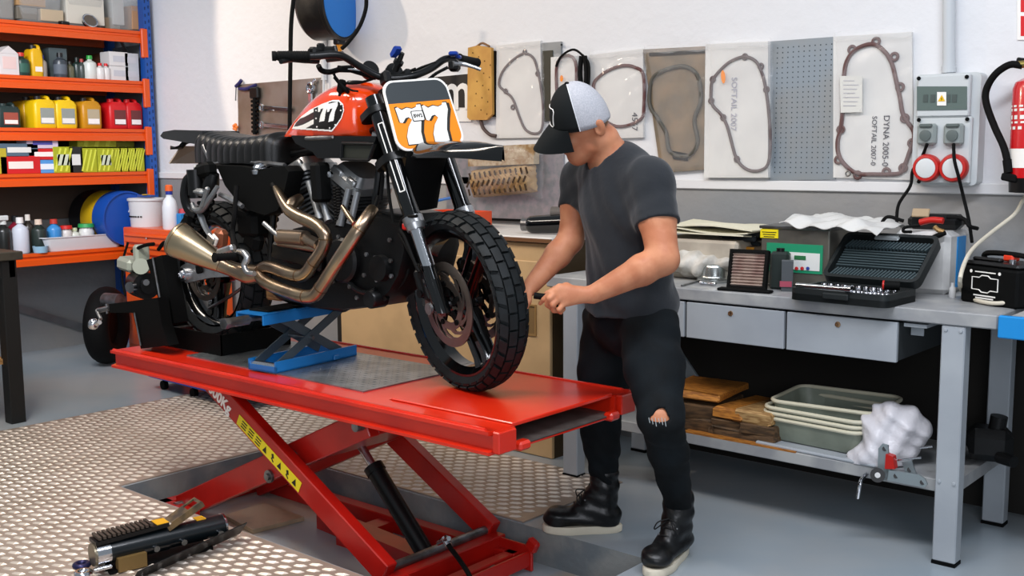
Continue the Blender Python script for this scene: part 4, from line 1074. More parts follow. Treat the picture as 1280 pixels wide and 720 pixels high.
# ---------- blue mini scissor jack under the engine ----------
def jack():
    MBL = mat('jack_blue_paint', '#1672b8', .35, coat=.2)
    MG = mat('jack_arm_grey', '#54626a', .4, .5)
    t = thing('scissor_jack', 'blue mini scissor jack with grey arms under the engine', 'jack', (-3.6, 2.8, LZ))
    def chan(z, p, w, m):
        """open channel lying along its two side rails"""
        for s in (-1, 1): pass
    zb = LZ+.004+.002
    a, b, c = onZ(302, 463, zb), onZ(345, 467, zb), onZ(446, 444, zb)
    # local frame: length from a corner b -> c
    L = (c-b); ln = L.length; x = L.normalized(); y = V3((-x.y, x.x, 0)); w = .30 if False else (a-b).length*.98
    T = fr(b, x, y)
    W = .155
    m = MB(); m.T = T
    m.box((ln/2, W/2, .003), (ln, W, .006)); m.box((ln/2, .004, .022), (ln, .008, .044)); m.box((ln/2, W-.004, .022), (ln, .008, .044)); m.box((.004, W/2, .012), (.008, W, .024)); m.box((ln*.72, -.004, .012), (.03, .01, .02), b=.003)
    m.build('base_channel', MBL, t)
    zt = .188
    ln2 = ln
    T2 = T @ loc((-.035, .02, 0)); m = MB(); m.T = T2
    m.box((ln2/2, W/2, zt+.042), (ln2, W, .006)); m.box((ln2/2, .004, zt+.022), (ln2, .008, .040)); m.box((ln2/2, W-.004, zt+.022), (ln2, .008, .040))
    m.build('top_channel', MBL, t)
    m = MB(); m.T = T2; m.box((ln*.35, W*.5, zt+.048), (ln*.5, W*.7, .007), b=.002); m.build('rubber_pad', M_RUB, t)
    for s in (.018, W-.018):
        m = MB(); m.T = T; m.bar((.03, s, .025), (ln*.86, s, zt+.02), .006, .035); m.build('scissor_arm', MG, t)
        m = MB(); m.T = T; m.bar((.06, s+.008, zt+.02), (ln*.84, s+.008, .028), .006, .035); m.build('scissor_arm', MG, t)
    m = MB(); m.T = T; m.cyl((.018, .006, .022), (.018, W-.006, .022), .014); m.build('roller_bar', M_CHR, t)
    m = MB(); m.T = T2; m.cyl((-.05, W*.5, zt+.02), (ln*.8, W*.5, zt+.02), .009); m.cyl((-.13, W*.5, zt+.02), (-.01, W*.5, zt+.02), .019); m.lathe([(0, 0), (.022, 0), (.022, .02), (.010, .02), (.010, .005), (0, .005)], 6, fr((-.13, W*.5, zt+.02), (0, 1, 0), (0, 0, 1)))
    m.build('drive_screw', M_STL, t)
    m = MB(); m.T = T; m.cyl((ln*.45, 0, .11), (ln*.45, W, .11), .008); m.build('pivot_pin', M_STL, t)
    # timber block between jack and frame
    p = onY(378, 380, 2.76)
    t2 = MB(); t2.box((-3.62, 2.76, LZ+.276), (.10, .09, .05), b=.008); o = t2.build('wood_block', mat('pale_wood', '#a9814f', .6, col2='#7d5a33', vs=20, stretch=(1, 6, 6)))
    tag(o, 'small wooden packing block resting on the blue scissor jack', 'wood block')
jack()
# ---------- the mechanic ----------
M_SKIN = mat('skin', '#c08260', .5, col2='#b17050', vs=14, vd=4, bump=.05, bs=160, spec=.35)
M_TEE = mat('charcoal_cotton', '#272a2e', .85, col2='#202327', vs=5, vd=4, bump=.35, bs=16, spec=.2, sheen=.15)
M_JEAN = mat('black_denim', '#0a0d0f', .8, col2='#10161a', vs=7, vd=5, bump=.15, bs=300, spec=.2)
M_BOOT = mat('black_oiled_leather', '#0b0c0d', .36, bump=.12, bs=70)
J = onY
man = thing('person', 'person in grey and black cap and charcoal T-shirt working at the front wheel', 'person', (-2.17, 3.2, 0))
# the head is bowed over the wheel, in profile, its crown tipped towards the room
def _cv(x, y, z): return V3((.760*x-.076*y+.646*z, .650*x+.099*y-.753*z, -.006*x+.992*y+.124*z))
HF = _cv(-.94, -.27, -.10).normalized(); HU = _cv(-.36, .80, .47); HU = (HU-HF*HU.dot(HF)).normalized(); HL = HU.cross(HF)
HC = J(731, 155, 3.03)
def hp(x, y, z): return HC+HF*x+HL*y+HU*z
HT = np.array([list(HF), list(HL), list(HU)]).T
BF = V3((-.40, -.92, 0)).normalized(); BL = V3((-BF.y, BF.x, 0))
SHC = J(772, 214, 3.17)                          # between the shoulders
SHL = J(814, 226, 3.07); SHR = J(727, 222, 3.24)
ELL = J(829, 324, 3.00); WRL = J(741, 368, 2.86)
ELR = J(713, 300, 3.16); WRR = J(662, 360, 3.00)
HPL = J(811, 408, 3.15); HPR = J(762, 404, 3.30); PEL = (HPL+HPR)/2
KNL = J(827, 524, 2.99); KNR = J(750, 530, 3.275)
BTR, BHR, BTL, BHL = onZ(686, 664), onZ(770, 664), onZ(810, 724), onZ(858, 688)
def _ank(t, h):
    f = (t-h).normalized(); p = (t+h)/2-f*(.1525-.068); return V3((p.x, p.y, .20))
ANR, ANL = _ank(BTR, BHR), _ank(BTL, BHL)
CHE = J(776, 262, 3.15); BEL = J(787, 345, 3.18)
def sq3(f, l): return None
def body():
    b = Blob((-2.95, 2.60, .0), (-1.80, 3.50, 1.80), .0045)
    T3 = np.array([list(BF), list(BL), [0, 0, 1]]).T
    # trunk and legs (under the clothes)
    b.ell(CHE, (.095, .15, .20), T3, .03); b.ell(BEL, (.09, .135, .18), T3, .05); b.ell(PEL, (.10, .15, .12), T3, .05)
    for h, k, a in ((HPL, KNL, ANL), (HPR, KNR, ANR)):
        b.chain([h, k, a], [.075, .058, .036], .03); b.cap(a, V3((a.x, a.y, .07)), .036, .03)
    kd = (V3((-.3, -.9, 0))).normalized()
    b.ell(KNL+kd*.012, (.06, .06, .06), None, .02)
    # neck and head
    nb = J(766, 206, 3.15); b.cap(nb, hp(-.045, 0, -.075), .066, .058, .03); b.cap(SHL, nb, .05, .062, .05); b.cap(SHR, nb, .05, .062, .05)
    b.ell(hp(.002, 0, .030), (.086, .074, .100), HT, .02)
    b.ell(hp(.035, 0, -.065), (.058, .058, .062), HT, .03); b.ell(hp(.058, 0, -.105), (.030, .034, .022), HT, .02)
    for s in (-1, 1):
        b.cap(hp(.005, s*.046, -.066), hp(.055, s*.026, -.106), .018, .016, .035)          # jaw line
        b.ell(hp(.062, s*.038, -.035), (.028, .028, .025), HT, .015)                       # cheek
        b.ell(hp(.083, s*.032, .0), (.010, .016, .010), HT, .01)
        b.cap(hp(.082, s*.012, .018), hp(.078, s*.048, .016), .009, .009, .012)           # brow
        b.ell(hp(-.044, s*.078, .002), (.020, .008, .032), HT, .006); b.ell(hp(-.036, s*.086, .004), (.010, .006, .018), HT, .0, sub=True)
        b.ell(hp(-.052, s*.082, .012), (.010, .006, .022), HT, .004)
        b.ell(hp(.094, s*.034, -.001), (.010, .015, .008), HT, .0, sub=True)
        b.ell(hp(.082, s*.033, -.001), (.0115, .0125, .0115), HT, .002)
    b.cap(hp(.094, 0, .0), hp(.112, 0, -.034), .007, .011, .01); b.ell(hp(.104, .011, -.038), (.010, .008, .007), HT, .006); b.ell(hp(.104, -.011, -.038), (.010, .008, .007), HT, .006)
    b.cap(hp(.093, -.018, -.064), hp(.093, .018, -.064), .006, .006, .004, sq=(HU, .8)); b.cap(hp(.091, -.015, -.076), hp(.091, .015, -.076), .007, .007, .004)
    # arms
    b.chain([SHL, SHL.lerp(ELL, .45), ELL], [.056, .061, .052], .03); b.chain([ELL, ELL.lerp(WRL, .30), WRL], [.051, .051, .031], .015, sq=None)
    b.chain([SHR, SHR.lerp(ELR, .45), ELR], [.052, .054, .047], .03); b.chain([ELR, ELR.lerp(WRR, .3), WRR], [.048, .048, .030], .015)
    # left hand closed on the driver
    def fing(pts, r0, r1): n = len(pts); b.chain(pts, [r0+(r1-r0)*i/(n-1) for i in range(n)], .004)
    KI, KM, KR, KP = J(700, 360, 2.775), J(697, 365, 2.765), J(700, 372, 2.765), J(705, 379, 2.775)
    for kk, r in ((KI, .016), (KM, .016), (KR, .015), (KP, .014)): b.cap(WRL.lerp(kk, .12), kk, .020, r, .012)
    fing([KI, J(688, 366, 2.75), J(680, 374, 2.745), J(675, 379.5, 2.755)], .0105, .0075)
    fing([KM, J(687, 373, 2.738), J(684, 381, 2.745), J(690, 386, 2.765)], .0108, .008)
    fing([KR, J(691, 381, 2.742), J(692, 388, 2.755), J(699, 389, 2.775)], .0105, .008)
    fing([KP, J(699, 387, 2.752), J(701, 390, 2.768), J(705, 386, 2.788)], .0095, .0072)
    fing([J(722, 366, 2.835), J(708, 358, 2.80), J(695, 361, 2.775), J(683, 367, 2.765)], .0165, .0085)
    # right hand resting behind the tyre
    d = (WRR-ELR).normalized(); pc = WRR+d*.05; u = V3((0, 0, 1)); sdv = d.cross(u).normalized()
    for i in range(4):
        k = WRR+d*(.088-.004*abs(i-1))+sdv*(.022*(i-1.5)); b.cap(WRR+d*.01+sdv*.006*(i-1.5), k, .018, .013, .01)
        fing([k, k+d*.035-u*.006, k+d*.055-u*.028, k+d*.052-u*.048], .0098, .0075)
    fing([WRR+d*.02-sdv*.02, WRR+d*.045-sdv*.05-u*.01, WRR+d*.075-sdv*.058-u*.02], .0135, .009)
    return b.build('body', M_SKIN, man, smooth=1)
body()
def hair():
    b = Blob(np.array(hp(0, 0, -.03))-.16, np.array(hp(0, 0, -.03))+.16, .004)
    b.ell(hp(.001, 0, .028), (.0872, .0755, .100), HT, 0)
    b.plane(hp(-.030, 0, 0), HF-HU*.2); b.plane(hp(-.05, 0, -.045), -HU-HF*.2); b.plane(hp(0, 0, .05), HU)
    b.build('short_hair', mat('cropped_hair', '#6f4f3a', .8, col2='#a0744f', vs=60, vd=3, bump=.3, bs=300), man, smooth=2)
hair()
def clothes():
    T3 = np.array([list(BF), list(BL), [0, 0, 1]]).T
    b = Blob((-2.75, 2.80, .70), (-1.75, 3.60, 1.62), .006)
    b.ell(CHE+V3((0, 0, .02)), (.128, .195, .22), T3, .03); b.ell(BEL+V3((0, 0, .02)), (.125, .178, .22), T3, .06); b.ell(J(790, 385, 3.20), (.128, .18, .10), T3, .06)
    b.cap(J(785, 330, 3.18), J(790, 390, 3.2), .152, .182, .05, sq=(BF, .82))
    nb = J(764, 208, 3.15)
    for S, E, r0, r1 in ((SHL, ELL, .064, .080), (SHR, ELR, .060, .072)):
        e = S.lerp(E, .55 if S is SHL else .50); b.cap(nb+V3((0, 0, -.02)), S, .066, .062, .05); b.capcut(S, e+(e-S)*.35, r0, r1, .07, tuple(e), tuple((E-S).normalized()))
    # cut hems: shirt bottom and sleeve ends
    hem = J(790, 391, 3.2)
    b.plane(hem, (-.10, 0, -1))
    # neck opening
    b.ell(hp(-.03, 0, -.10), (.085, .075, .085), HT, 0, sub=True)
    def folds(X, Y, Z):
        u = (X-CHE.x)*BL.x+(Y-CHE.y)*BL.y; z = Z-CHE.z
        f = .0075*np.sin(30*u+9*z+2.5*np.sin(7*z))*np.clip((.30-np.abs(z+.1))/.3, 0, 1)*np.clip((.17-np.abs(u))/.05, 0, 1)
        f += .008*np.sin(55*z+10*u+2*np.sin(9*u))*np.clip((-z-.17)/.2, 0, 1)*np.clip((.21-np.abs(u))/.05, 0, 1)
        f += .0012*np.sin(38*z-60*u+4*np.sin(11*z))*np.clip((np.abs(u)-.10)/.08, 0, 1)+.0012*np.sin(90*u+40*z)
        return f
    b.warp(folds)
    tee = b.build('t_shirt', M_TEE, man, smooth=1)
    m = MB(); nf = (HU*.55+V3((0, 0, 1))*.45).normalized(); c = J(757, 196, 3.13)
    # jeans
    b = Blob((-2.62, 2.85, .10), (-1.80, 3.55, .98), .006)
    b.ell(PEL+V3((0, 0, .03)), (.125, .175, .15), T3, .04)
    for h, k, a, s in ((HPL, KNL, ANL, 1), (HPR, KNR, ANR, -1)):
        mid = h.lerp(k, .45); cf = k.lerp(a, .35)
        hem_ = V3((a.x, a.y, a.z+.0))
        b.chain([h, mid, k, cf, hem_], [.104, .100, .072, .066, .050], .03)
    b.plane(V3((0, 0, .985)), (0, 0, 1))
    kd = V3((-.42, -.9, 0)).normalized()
    def jf(X, Y, Z):
        f = .0035*np.sin(80*Z+40*X+35*Y+3*np.sin(30*X))*np.clip((.36-np.abs(Z-.2))/.36, 0, 1)+.002*np.sin(50*Z-45*X+30*Y)
        f += .0035*np.sin(60*Z+45*X-20*Y)*np.clip(1-np.abs(Z-.50)/.12, 0, 1)+.004*np.sin(40*Z+25*Y+30*X)*np.clip((Z-.68)/.15, 0, 1)
        return f
    b.warp(jf)
    rp = J(821, 520, 2.915)
    b.ell(rp, (.018, .10, .022), None, 0, sub=True); b.ell(rp+V3((0, 0, -.012)), (.030, .10, .010), None, 0, sub=True)
    jn = b.build('jeans', M_JEAN, man, smooth=2)
    m = MB()
    for i in range(6):
        x = 811+i*4; m.tube([J(x, 522+(i % 2), 2.912), J(x+1.5, 529+2*(i % 3), 2.914)], .0012, 5, 1)
    m.each('frayed_thread', mat('frayed_threads', '#aeb4b5', .8), jn)
clothes()
def boot(toe, heel, ank, nm):
    toe, heel, ank = V3(toe), V3(heel), V3(ank); toe.z = heel.z = 0
    f = (toe-heel).normalized(); L = .305; heel = (toe+heel)/2-f*L/2; l = V3((-f.y, f.x, 0)); Z = V3((0, 0, 1))
    P = lambda x, y, z: heel+f*x+l*y+Z*z
    lo = np.min([P(-.06, -.12, 0), P(.38, .12, 0), P(-.06, .12, 0), P(.38, -.12, 0), ank-V3((.1, .1, 0))], 0); hi = np.max([P(-.06, -.12, .3), P(.38, .12, .3), P(-.06, .12, .3), P(.38, -.12, .3), ank+V3((.1, .1, 0))], 0)
    lo[2] = .02; hi[2] = .32
    b = Blob(lo, hi, .004)
    b.cap(P(.045, 0, .06), P(.13, .0, .065), .042, .044, .02); b.cap(P(.13, 0, .062), P(.235, .0, .055), .046, .048, .02, sq=(Z, .85)); b.ell(P(.255, 0, .058), (.048, .052, .036), np.array([list(f), list(l), [0, 0, 1]]).T, .02)
    at = V3((ank.x, ank.y, .23)); b.cap(P(.07, 0, .08), at, .050, .053, .03); b.cap(P(.16, 0, .085), at+Z*-.05, .034, .045, .03)
    b.warp(lambda X, Y, Zz: .0025*np.sin(120*Zz+40*X))
    b.plane((0, 0, .027), (0, 0, -1)); b.plane((0, 0, .245), (0, 0, 1))
    o = b.build(nm, M_BOOT, man, smooth=2)
    out = []
    for i in range(36):
        a = 2*pi*i/36; c, s = math.cos(a), math.sin(a)
        x = L/2+L/2*math.copysign(abs(c)**.75, c); w = .036+.018*max(0, min(1, (x-.05)/.16)); w = w-.006*math.exp(-((x-.13)/.04)**2)
        out.append((x, w*math.copysign(abs(s)**.8, s)))
    m = MB(); T = fr(heel, f, l)
    R = [[T @ V3((x, y, z)) for x, y in [(L/2+(px-L/2)*k, py*k) for px, py in out]] for z, k in ((0, .95), (.005, 1.0), (.024, 1.01), (.031, .98))]
    m.rings(R); m.build('sole', mat('cream_crepe_sole', '#d9d0bb', .7, bump=.1, bs=60), o)
    m = MB()
    for i in range(5):
        t = i/4; c = P(.175-.075*t, 0, .110+.095*t); w = .026-.003*t
        up_ = f*.6+Z*.75
        m.tube([c-l*w-Z*.006, c+f*.010*(1-t*.3)+Z*.006, c+l*w+Z*.008-Z*.014], .0028, 6, 4)
    c = P(.115, .0, .165)+f*.03
    m.tube([c, c+l*.03+f*.03-Z*.02, c+l*.045+f*.02-Z*.045, c+l*.02+f*.012-Z*.01], .0024, 6, 4); m.tube([c, c-l*.03+f*.03-Z*.01, c-l*.045+f*.025-Z*.04, c-l*.01+f*.01-Z*.01], .0024, 6, 4)
    m.build('laces', mat('black_lace', '#101010', .7), o)
    m = MB()
    for i in range(5):
        for s in (-1, 1):
            t = i/4; m.ell(P(.165-.085*t, s*(.030-.001*i), .108+.098*t), (.004, .004, .004), None, 8, 6)
    m.each('eyelet', M_STL, o)
boot(BTR, BHR, ANR, 'boot')
boot(BTL, BHL, ANL, 'boot')
def cap():
    def dome(x0, x1, name, m, parent):
        k = MB(); nu, nv = 26, 14; rx, ry, rz = .101, .090, .142
        vs = []; 
        def fn(u, v):
            # u: front..back angle section, v: around
            a = pi*v; x = x0+(x1-x0)*u; w = math.sqrt(max(0, 1-(x/rx)**2))
            z = rz*w*math.sin(a)**.9 if 0 < v < 1 else 0; y = ry*w*math.cos(a)
            return hp(x+.010, y, z+.014+.008*(x/rx))
        k.grid(fn, nu, nv*2, 0.0); return k.build(name, m, parent, ang=80, mods=(('SOLIDIFY', dict(thickness=.004, offset=0)),))
    cp = dome(.012, .1009, 'cap', mat('cap_black_twill', '#0e1213', .8, bump=.08, bs=400, spec=.25), man)
    dome(-.1009, .012, 'grey_mesh_panel', mat('cap_mesh_grey', '#b3b3b8', .8, col2='#a4a6ac', vs=220, bump=.3, bs=420), cp)
    k = MB()
    def br(u, v):
        y = (v-.5)*2; ang_ = y*1.12; r = .10+.0*u; x0 = .092*math.cos(ang_); y0 = .085*math.sin(ang_)
        ext = .080*(1-abs(y)**2.6)
        return hp(x0+.020+u*ext, y0*(1.04+.05*u), .024+.008*(x0/.101)-.056*u-1.8*y0**2*(.3+.7*u)-.012*u*u)
    k.grid(br, 10, 24, .0035); k.build('cap_brim', mat('cap_black_twill', '#14191b', .8), cp, ang=60)
    # outlined patch on the front panel
    def onp(y, z):
        rx, ry, rz = .1040, .0925, .1445; z_ = z-.014; x = rx*math.sqrt(max(0, 1-(y/ry)**2-(z_/rz)**2)); return hp(x+.010, y, z+.008*(x/rx))
    k = MB(); P = [(-.040, .036), (-.040, .082), (-.034, .090), (.034, .090), (.040, .082), (.040, .036), (.034, .029), (-.034, .029)]
    Q = []
    for i in range(8):
        a, b = P[i], P[(i+1) % 8]
        for t in range(4): Q.append(onp(a[0]+(b[0]-a[0])*t/4, a[1]+(b[1]-a[1])*t/4))
    k.tube(Q, .0018, 6, 1, closed=True); k.build('patch_outline', M_WHITE, cp)
    k = MB(); k.ell(hp(.020, 0, .159), (.008, .008, .005)); k.build('cap_button', M_BLKM, cp)
    k = MB(); k.tube([onp(y, .012+.1135*math.sqrt(max(0, 1-(y/.0928)**2-(.03/.1155)**2))*1.0) for y in []] or [hp(.022, .0912*math.cos(pi*i/16), .015+.143*math.sin(pi*i/16)**.9) for i in range(17)], .0018, 6, 1); k.build('cap_seam', mat('cap_piping', '#cfd2d6', .7), cp)
cap()
# the driver in the left hand
sd = thing('screwdriver', 'small black driver held in the hand against the front tyre', 'screwdriver', J(684, 371, 2.757))
k = MB(); a, b = J(690, 372.5, 2.765), J(668, 369.5, 2.74); k.cyl(a, b, .011, n=14); k.build('handle', M_BLKM, sd)
# ---------- grey workbench ----------
BZ = .90; BF_Y = 3.755
M_BEN = mat('bench_grey_paint', '#a3a9ae', .45, col2='#9aa0a6', vs=4, vd=4, bump=.03, bs=40)
M_BTOP = mat('bench_top_worn', '#a9aaa8', .4, col2='#8f9193', vs=6, vd=6, bump=.05, bs=40)
M_DK = mat('dark_brown_and_shade', '#17140f', .8)  # shared by the under-bench shade sheet, a bag fold and a case
bench = thing('workbench', 'long grey steel workbench with drawers and lower shelf along the wall', 'workbench', (-2.0, 4.05, 0))
BX0, BX1 = -3.02, -1.10
def bench_build():
    m = MB(); m.box(((BX0+BX1)/2, (BF_Y+4.44)/2, BZ-.024), (BX1-BX0, 4.44-BF_Y, .048), b=.004); m.build('bench_top', M_BTOP, bench)
    for x0, x1, y in ((-1.283, -1.203, BF_Y+.035), (-2.93, -2.85, BF_Y+.035), (-1.283, -1.203, 4.33), (-2.93, -2.85, 4.33)):
        m = MB(); m.box(((x0+x1)/2, y, (BZ-.05)/2+.006), (x1-x0, .06, BZ-.062), b=.004)
        lg = m.build('leg', M_BEN, bench)
        m = MB(); m.box(((x0+x1)/2, y, .006), (x1-x0+.002, .062, .012)); m.build('foot_cap', M_BLKM, lg)
        if y < 4:
            m = MB()
            for zz in (.30, .835):
                for dx in (-.025, .025): m.lathe([(.007, 0), (.006, .004), (0, .005)], 8, fr(((x0+x1)/2+dx, y-.03, zz), (1, 0, 0), (0, 0, 1)))
            m.each('rivet', M_BEN, lg)
    # drawer unit
    zt, zb = BZ-.056, .70
    xs = [onY(x, 420, BF_Y+.01).x for x in (800, 857.5, 982.5, 1124.5)]
    m = MB(); m.box(((xs[0]+xs[3])/2, BF_Y+.26, (zt+zb)/2), (xs[3]-xs[0]-.01, .48, zt-zb-.01)); m.build('drawer_carcass', mat('drawer_dark', '#2b2f31', .6), bench)
    for i in range(3):
        w = xs[i+1]-xs[i]-.012
        m = MB(); m.box(((xs[i]+xs[i+1])/2, BF_Y+.010, (zt+zb)/2), (w, .018, zt-zb), b=.002); d = m.build('drawer', M_BEN, bench)
        if i:
            m = MB(); T = fr(((xs[i]*.53+xs[i+1]*.47) if i == 1 else (xs[i]*.52+xs[i+1]*.48), BF_Y+.002, zt-.028), (1, 0, 0), (0, 0, 1)); m.lathe([(.011, 0), (.010, .005), (.006, .006), (.006, .003), (0, .003)], 14, T); m.build('lock', mat('brass_lock', '#b08d6a', .3, .9), d)
    m = MB(); m.box((xs[3]+.05, BF_Y+.12, zt-.008), (.08, .2, .012)); m.box((xs[3]+.03, BF_Y+.1, zt-.03), (.045, .006, .05)); m.build('drawer_runner', M_BEN, bench)
    m = MB(); m.box(((-2.87-1.21)/2, (BF_Y+.04+4.36)/2, .275), (1.62, 4.34-BF_Y-.06, .03), b=.003); m.box(((-2.87-1.25)/2, BF_Y+.05, .272), (1.60, .02, .045), b=.003)
    m.bar((-1.24, BF_Y+.06, .272), (-1.24, 4.3, .272), .03, .045)
    m.build('lower_shelf', M_BTOP, bench)
    m = MB(); a, b = onY(838, 430, 4.28), onY(878, 490, 4.28); d = b-a; m.bar(a-d*.8, b+d*.02, .012, .055, up=(0, 0, 1)); m.build('diagonal_brace', mat('brace_grey', '#7d878c', .5), bench)
    m = MB(); m.box((-2.05, 4.42, .43), (1.9, .02, .80)); m.build('under_bench_shade_sheet', M_DK, bench)  # dark sheet added to stand for the shade on the wall under the bench
bench_build()
b2 = thing('blue_edged_bench', 'bench with bright blue front edge continuing beyond the grey workbench', 'workbench', (-.5, 4.05, 0))
def bench2():
    a = onZ(1250, 394, .9)
    m = MB(); m.box((a.x+.005+.5, 3.735+.012, .866), (1.0, .024, .075), b=.004); m.build('front_beam', mat('bench_blue_paint', '#1583c8', .4), b2)
    m = MB(); m.box((a.x+.52, 4.08, .885), (.98, .62, .03), b=.003); m.build('bench_top', M_BTOP, b2)
    for x in (a.x+.30, a.x+.9):
        for y in (3.82, 4.3):
            m = MB(); m.box((x, y, .435), (.06, .06, .87)); m.build('leg', M_BEN, b2)
bench2()
def slab(pts, y, th, name, m, parent, ang=30):
    """flat panel on the plane y, outline given as seen, th thick towards the room"""
    P = [onY(a, b, y) for a, b in pts]; k = MB(); k.rings([[p+V3((0, -th, 0)) for p in P], P]); return k.build(name, m, parent, ang=ang)

# ---------- things on the workbench ----------
def zt(px, py, z=BZ): return onZ(px, py, z)
M_CREAM = mat('cream_paper', '#d9d5bd', .8, bump=.1, bs=20)
M_CLOTH = mat('crumpled_plastic', '#c9c6be', .4, col2='#a9a49a', vs=14, vd=4, bump=.5, bs=35)
def wrapped_stack():
    t = thing('parts_box', 'pale plastic-wrapped parts box beside the mechanic on the workbench', 'box', (-2.32, 4.2, BZ))
    m = MB(); m.box((-2.42, 4.18, BZ+.13), (.40, .36, .09), (0, 0, .05), b=.012); m.box((-2.40, 4.2, BZ+.045), (.36, .34, .085), (0, 0, -.04), b=.02); m.build('carton', mat('pale_carton', '#b9b0a0', .6, col2='#a39a8c', vs=9), t)
    b = Blob((-2.72, 3.92, BZ), (-2.15, 4.42, BZ+.24), .008)
    b.ell((-2.42, 4.14, BZ+.075), (.23, .19, .075), None, .02)
    b.warp(lambda X, Y, Z: .012*np.sin(38*X+21*Z)*np.sin(33*Y-18*Z)+.006*np.sin(80*X-60*Z)); b.plane((0, 0, BZ+.003), (0, 0, -1))
    b.build('plastic_wrap', M_CLOTH, t)
    t = thing('paper_sheets', 'cream folded sheets lying flat on the plastic-wrapped box', 'paper', (-2.42, 4.2, BZ+.195))
    for i in range(3):
        m = MB(); m.grid(lambda u, v: (-2.66+.48*u+.02*i, 4.0+.34*v, BZ+.198+.014*i+.012*math.sin(5*u+i)*math.sin(3*v+i*2)), 14, 10, .005); m.build('sheet', M_CREAM, t, ang=60)
    t = thing('work_glove', 'dark grey work glove lying on the parts box edge', 'glove', zt(930, 300, BZ+.18))
    b = Blob((-2.35, 3.95, BZ+.10), (-1.95, 4.4, BZ+.26), .005)
    c = onY(928, 296, 4.15)
    for i in range(5): b.cap(c+V3((.0, .02*(i-2), 0)), c+V3((.09+.02*math.sin(i*2), .035*(i-2), .03*math.sin(i*2.4))), .018, .013, .006)
    for i in range(4): b.cap(c+V3((-.0, .02*(i-2), .01)), c+V3((-.08, .04*(i-2)+.02, .012*math.cos(i*2))), .016, .012, .006)
    b.ell(c, (.055, .05, .024), None, .01)
    b.build('glove_body', mat('dark_knit', '#30363a', .9, bump=.3, bs=200), t)
    t = thing('brown_carton', 'low brown carton carrying the glove behind the air filter', 'box', (c.x, 4.2, BZ))
    m = MB(); m.box((c.x+.055, 4.20, BZ+.075), (.15, .20, .148), (0, 0, .05), b=.004); m.build('carton', mat('brown_carton', '#6b5a45', .8), t)
    m = MB(); m.box((c.x+.04, 4.095, BZ+.13), (.09, .003, .035)); m.build('orange_label', mat('orange_label', '#c98a2c', .5), t)
wrapped_stack()
def jar():
    p = zt(893, 352); t = thing('metal_spout_pot', 'small silver pot with dark spout next to the air filter', 'pot', p)
    m = MB(); m.lathe([(0, 0), (.072, 0), (.075, .006), (.074, .016), (.062, .022), (.058, .03), (.058, .062), (.05, .074), (.02, .080), (0, .08)], 30); m.build('pot_body', mat('pot_metal', '#a9adab', .22, .9), t, local=True)
    m = MB(); m.lathe([(0, .078), (.014, .078), (.012, .10), (.007, .115), (0, .116)], 14); m.build('spout', M_BLK, t, local=True)
    q1 = zt(885, 357); t = thing('steel_fitting', 'small loose steel parts lying in front of the spout pot', 'fitting', q1)
    m = MB(); m.tube([(-.03, 0, .008), (0, .01, .008), (.03, -.005, .008)], .006, 8); m.ell((-.03, 0, .01), (.012, .010, .009)); m.ell((.03, -.005, .01), (.012, .010, .009)); m.build('fitting', M_CHR, t, local=True)
    t = thing('steel_rod', 'thin steel rod lying flat on the bench near the person', 'rod', zt(862, 354))
    m = MB(); a, b = zt(852, 357, BZ+.005), zt(878, 350, BZ+.005); m.cyl(a, b, .004); m.build('shaft', M_STL, t)
jar()
def airfilter():
    a, b = zt(911, 361), zt(959, 364)
    t = thing('air_filter', 'square pleated air filter standing upright on the workbench', 'air filter', (a+b)/2)
    x = (b-a); L = x.length; x = x.normalized(); yv = V3((-x.y, x.x, 0))
    T = fr(a, x, (yv*.22+V3((0, 0, 1))).normalized())       # local z towards the room side? x right, y up
    H = .158
    m = MB(); m.frame([(0, 0), (L, 0), (L, H), (0, H)], [(.012, .012), (L-.012, .012), (L-.012, H-.012), (.012, H-.012)], .03, T); m.build('filter_frame', M_BLKM, t)
    m = MB(); n = 22
    P = []
    for i in range(n+1):
        y = .012+(H-.024)*i/n; P.append((y, .024 if i % 2 else .012))
    vs = [(.012, y, z) for y, z in P]+[(L-.012, y, z) for y, z in P]; fs = [[i, i+1, n+2+i, n+1+i] for i in range(n)]
    m.add(vs, fs, T); m.build('pleated_paper', mat('filter_paper', '#b9a79a', .8, col2='#8c6f68', vs=9, vd=3), t, ang=0)
    t = thing('black_tray', 'flat black plastic lid lying under the air filter', 'lid', zt(928, 363))
    m = MB(); m.T = fr(zt(903, 362), x, yv); m.box((.10, -.02, .006), (.22, .045, .011), (0, 0, -.06), b=.004); m.build('lid_plate', M_BLKM, t)
airfilter()
def dark_parts():
    c = zt(975, 362)
    t = thing('oil_can', 'dark green oil can standing between air filter and cleaner', 'can', c)
    m = MB(); m.box((-.012, .02, .075), (.075, .06, .15), (0, 0, .3), b=.01); m.build('can_body', mat('dark_green_tin', '#222b28', .4), t, local=True)
    m = MB(); m.cyl((-.012, .02, .15), (-.012, .02, .163), .016); m.build('can_cap', M_BLK, t, local=True)
    c = zt(980, 364)
    t = thing('grey_card', 'grey carton with pink stripe leaning by the cleaner panel', 'carton', c)
    m = MB(); m.box((.012, .0, .062), (.045, .02, .124), (.1, 0, .45), b=.002); m.build('carton_body', mat('slate_card', '#4b5054', .6), t, local=True)
    m = MB(); m.box((.012, -.011, .03), (.0455, .003, .022), (.1, 0, .45)); m.build('pink_stripe', mat('dull_pink', '#a4475a', .6), t, local=True)
dark_parts()
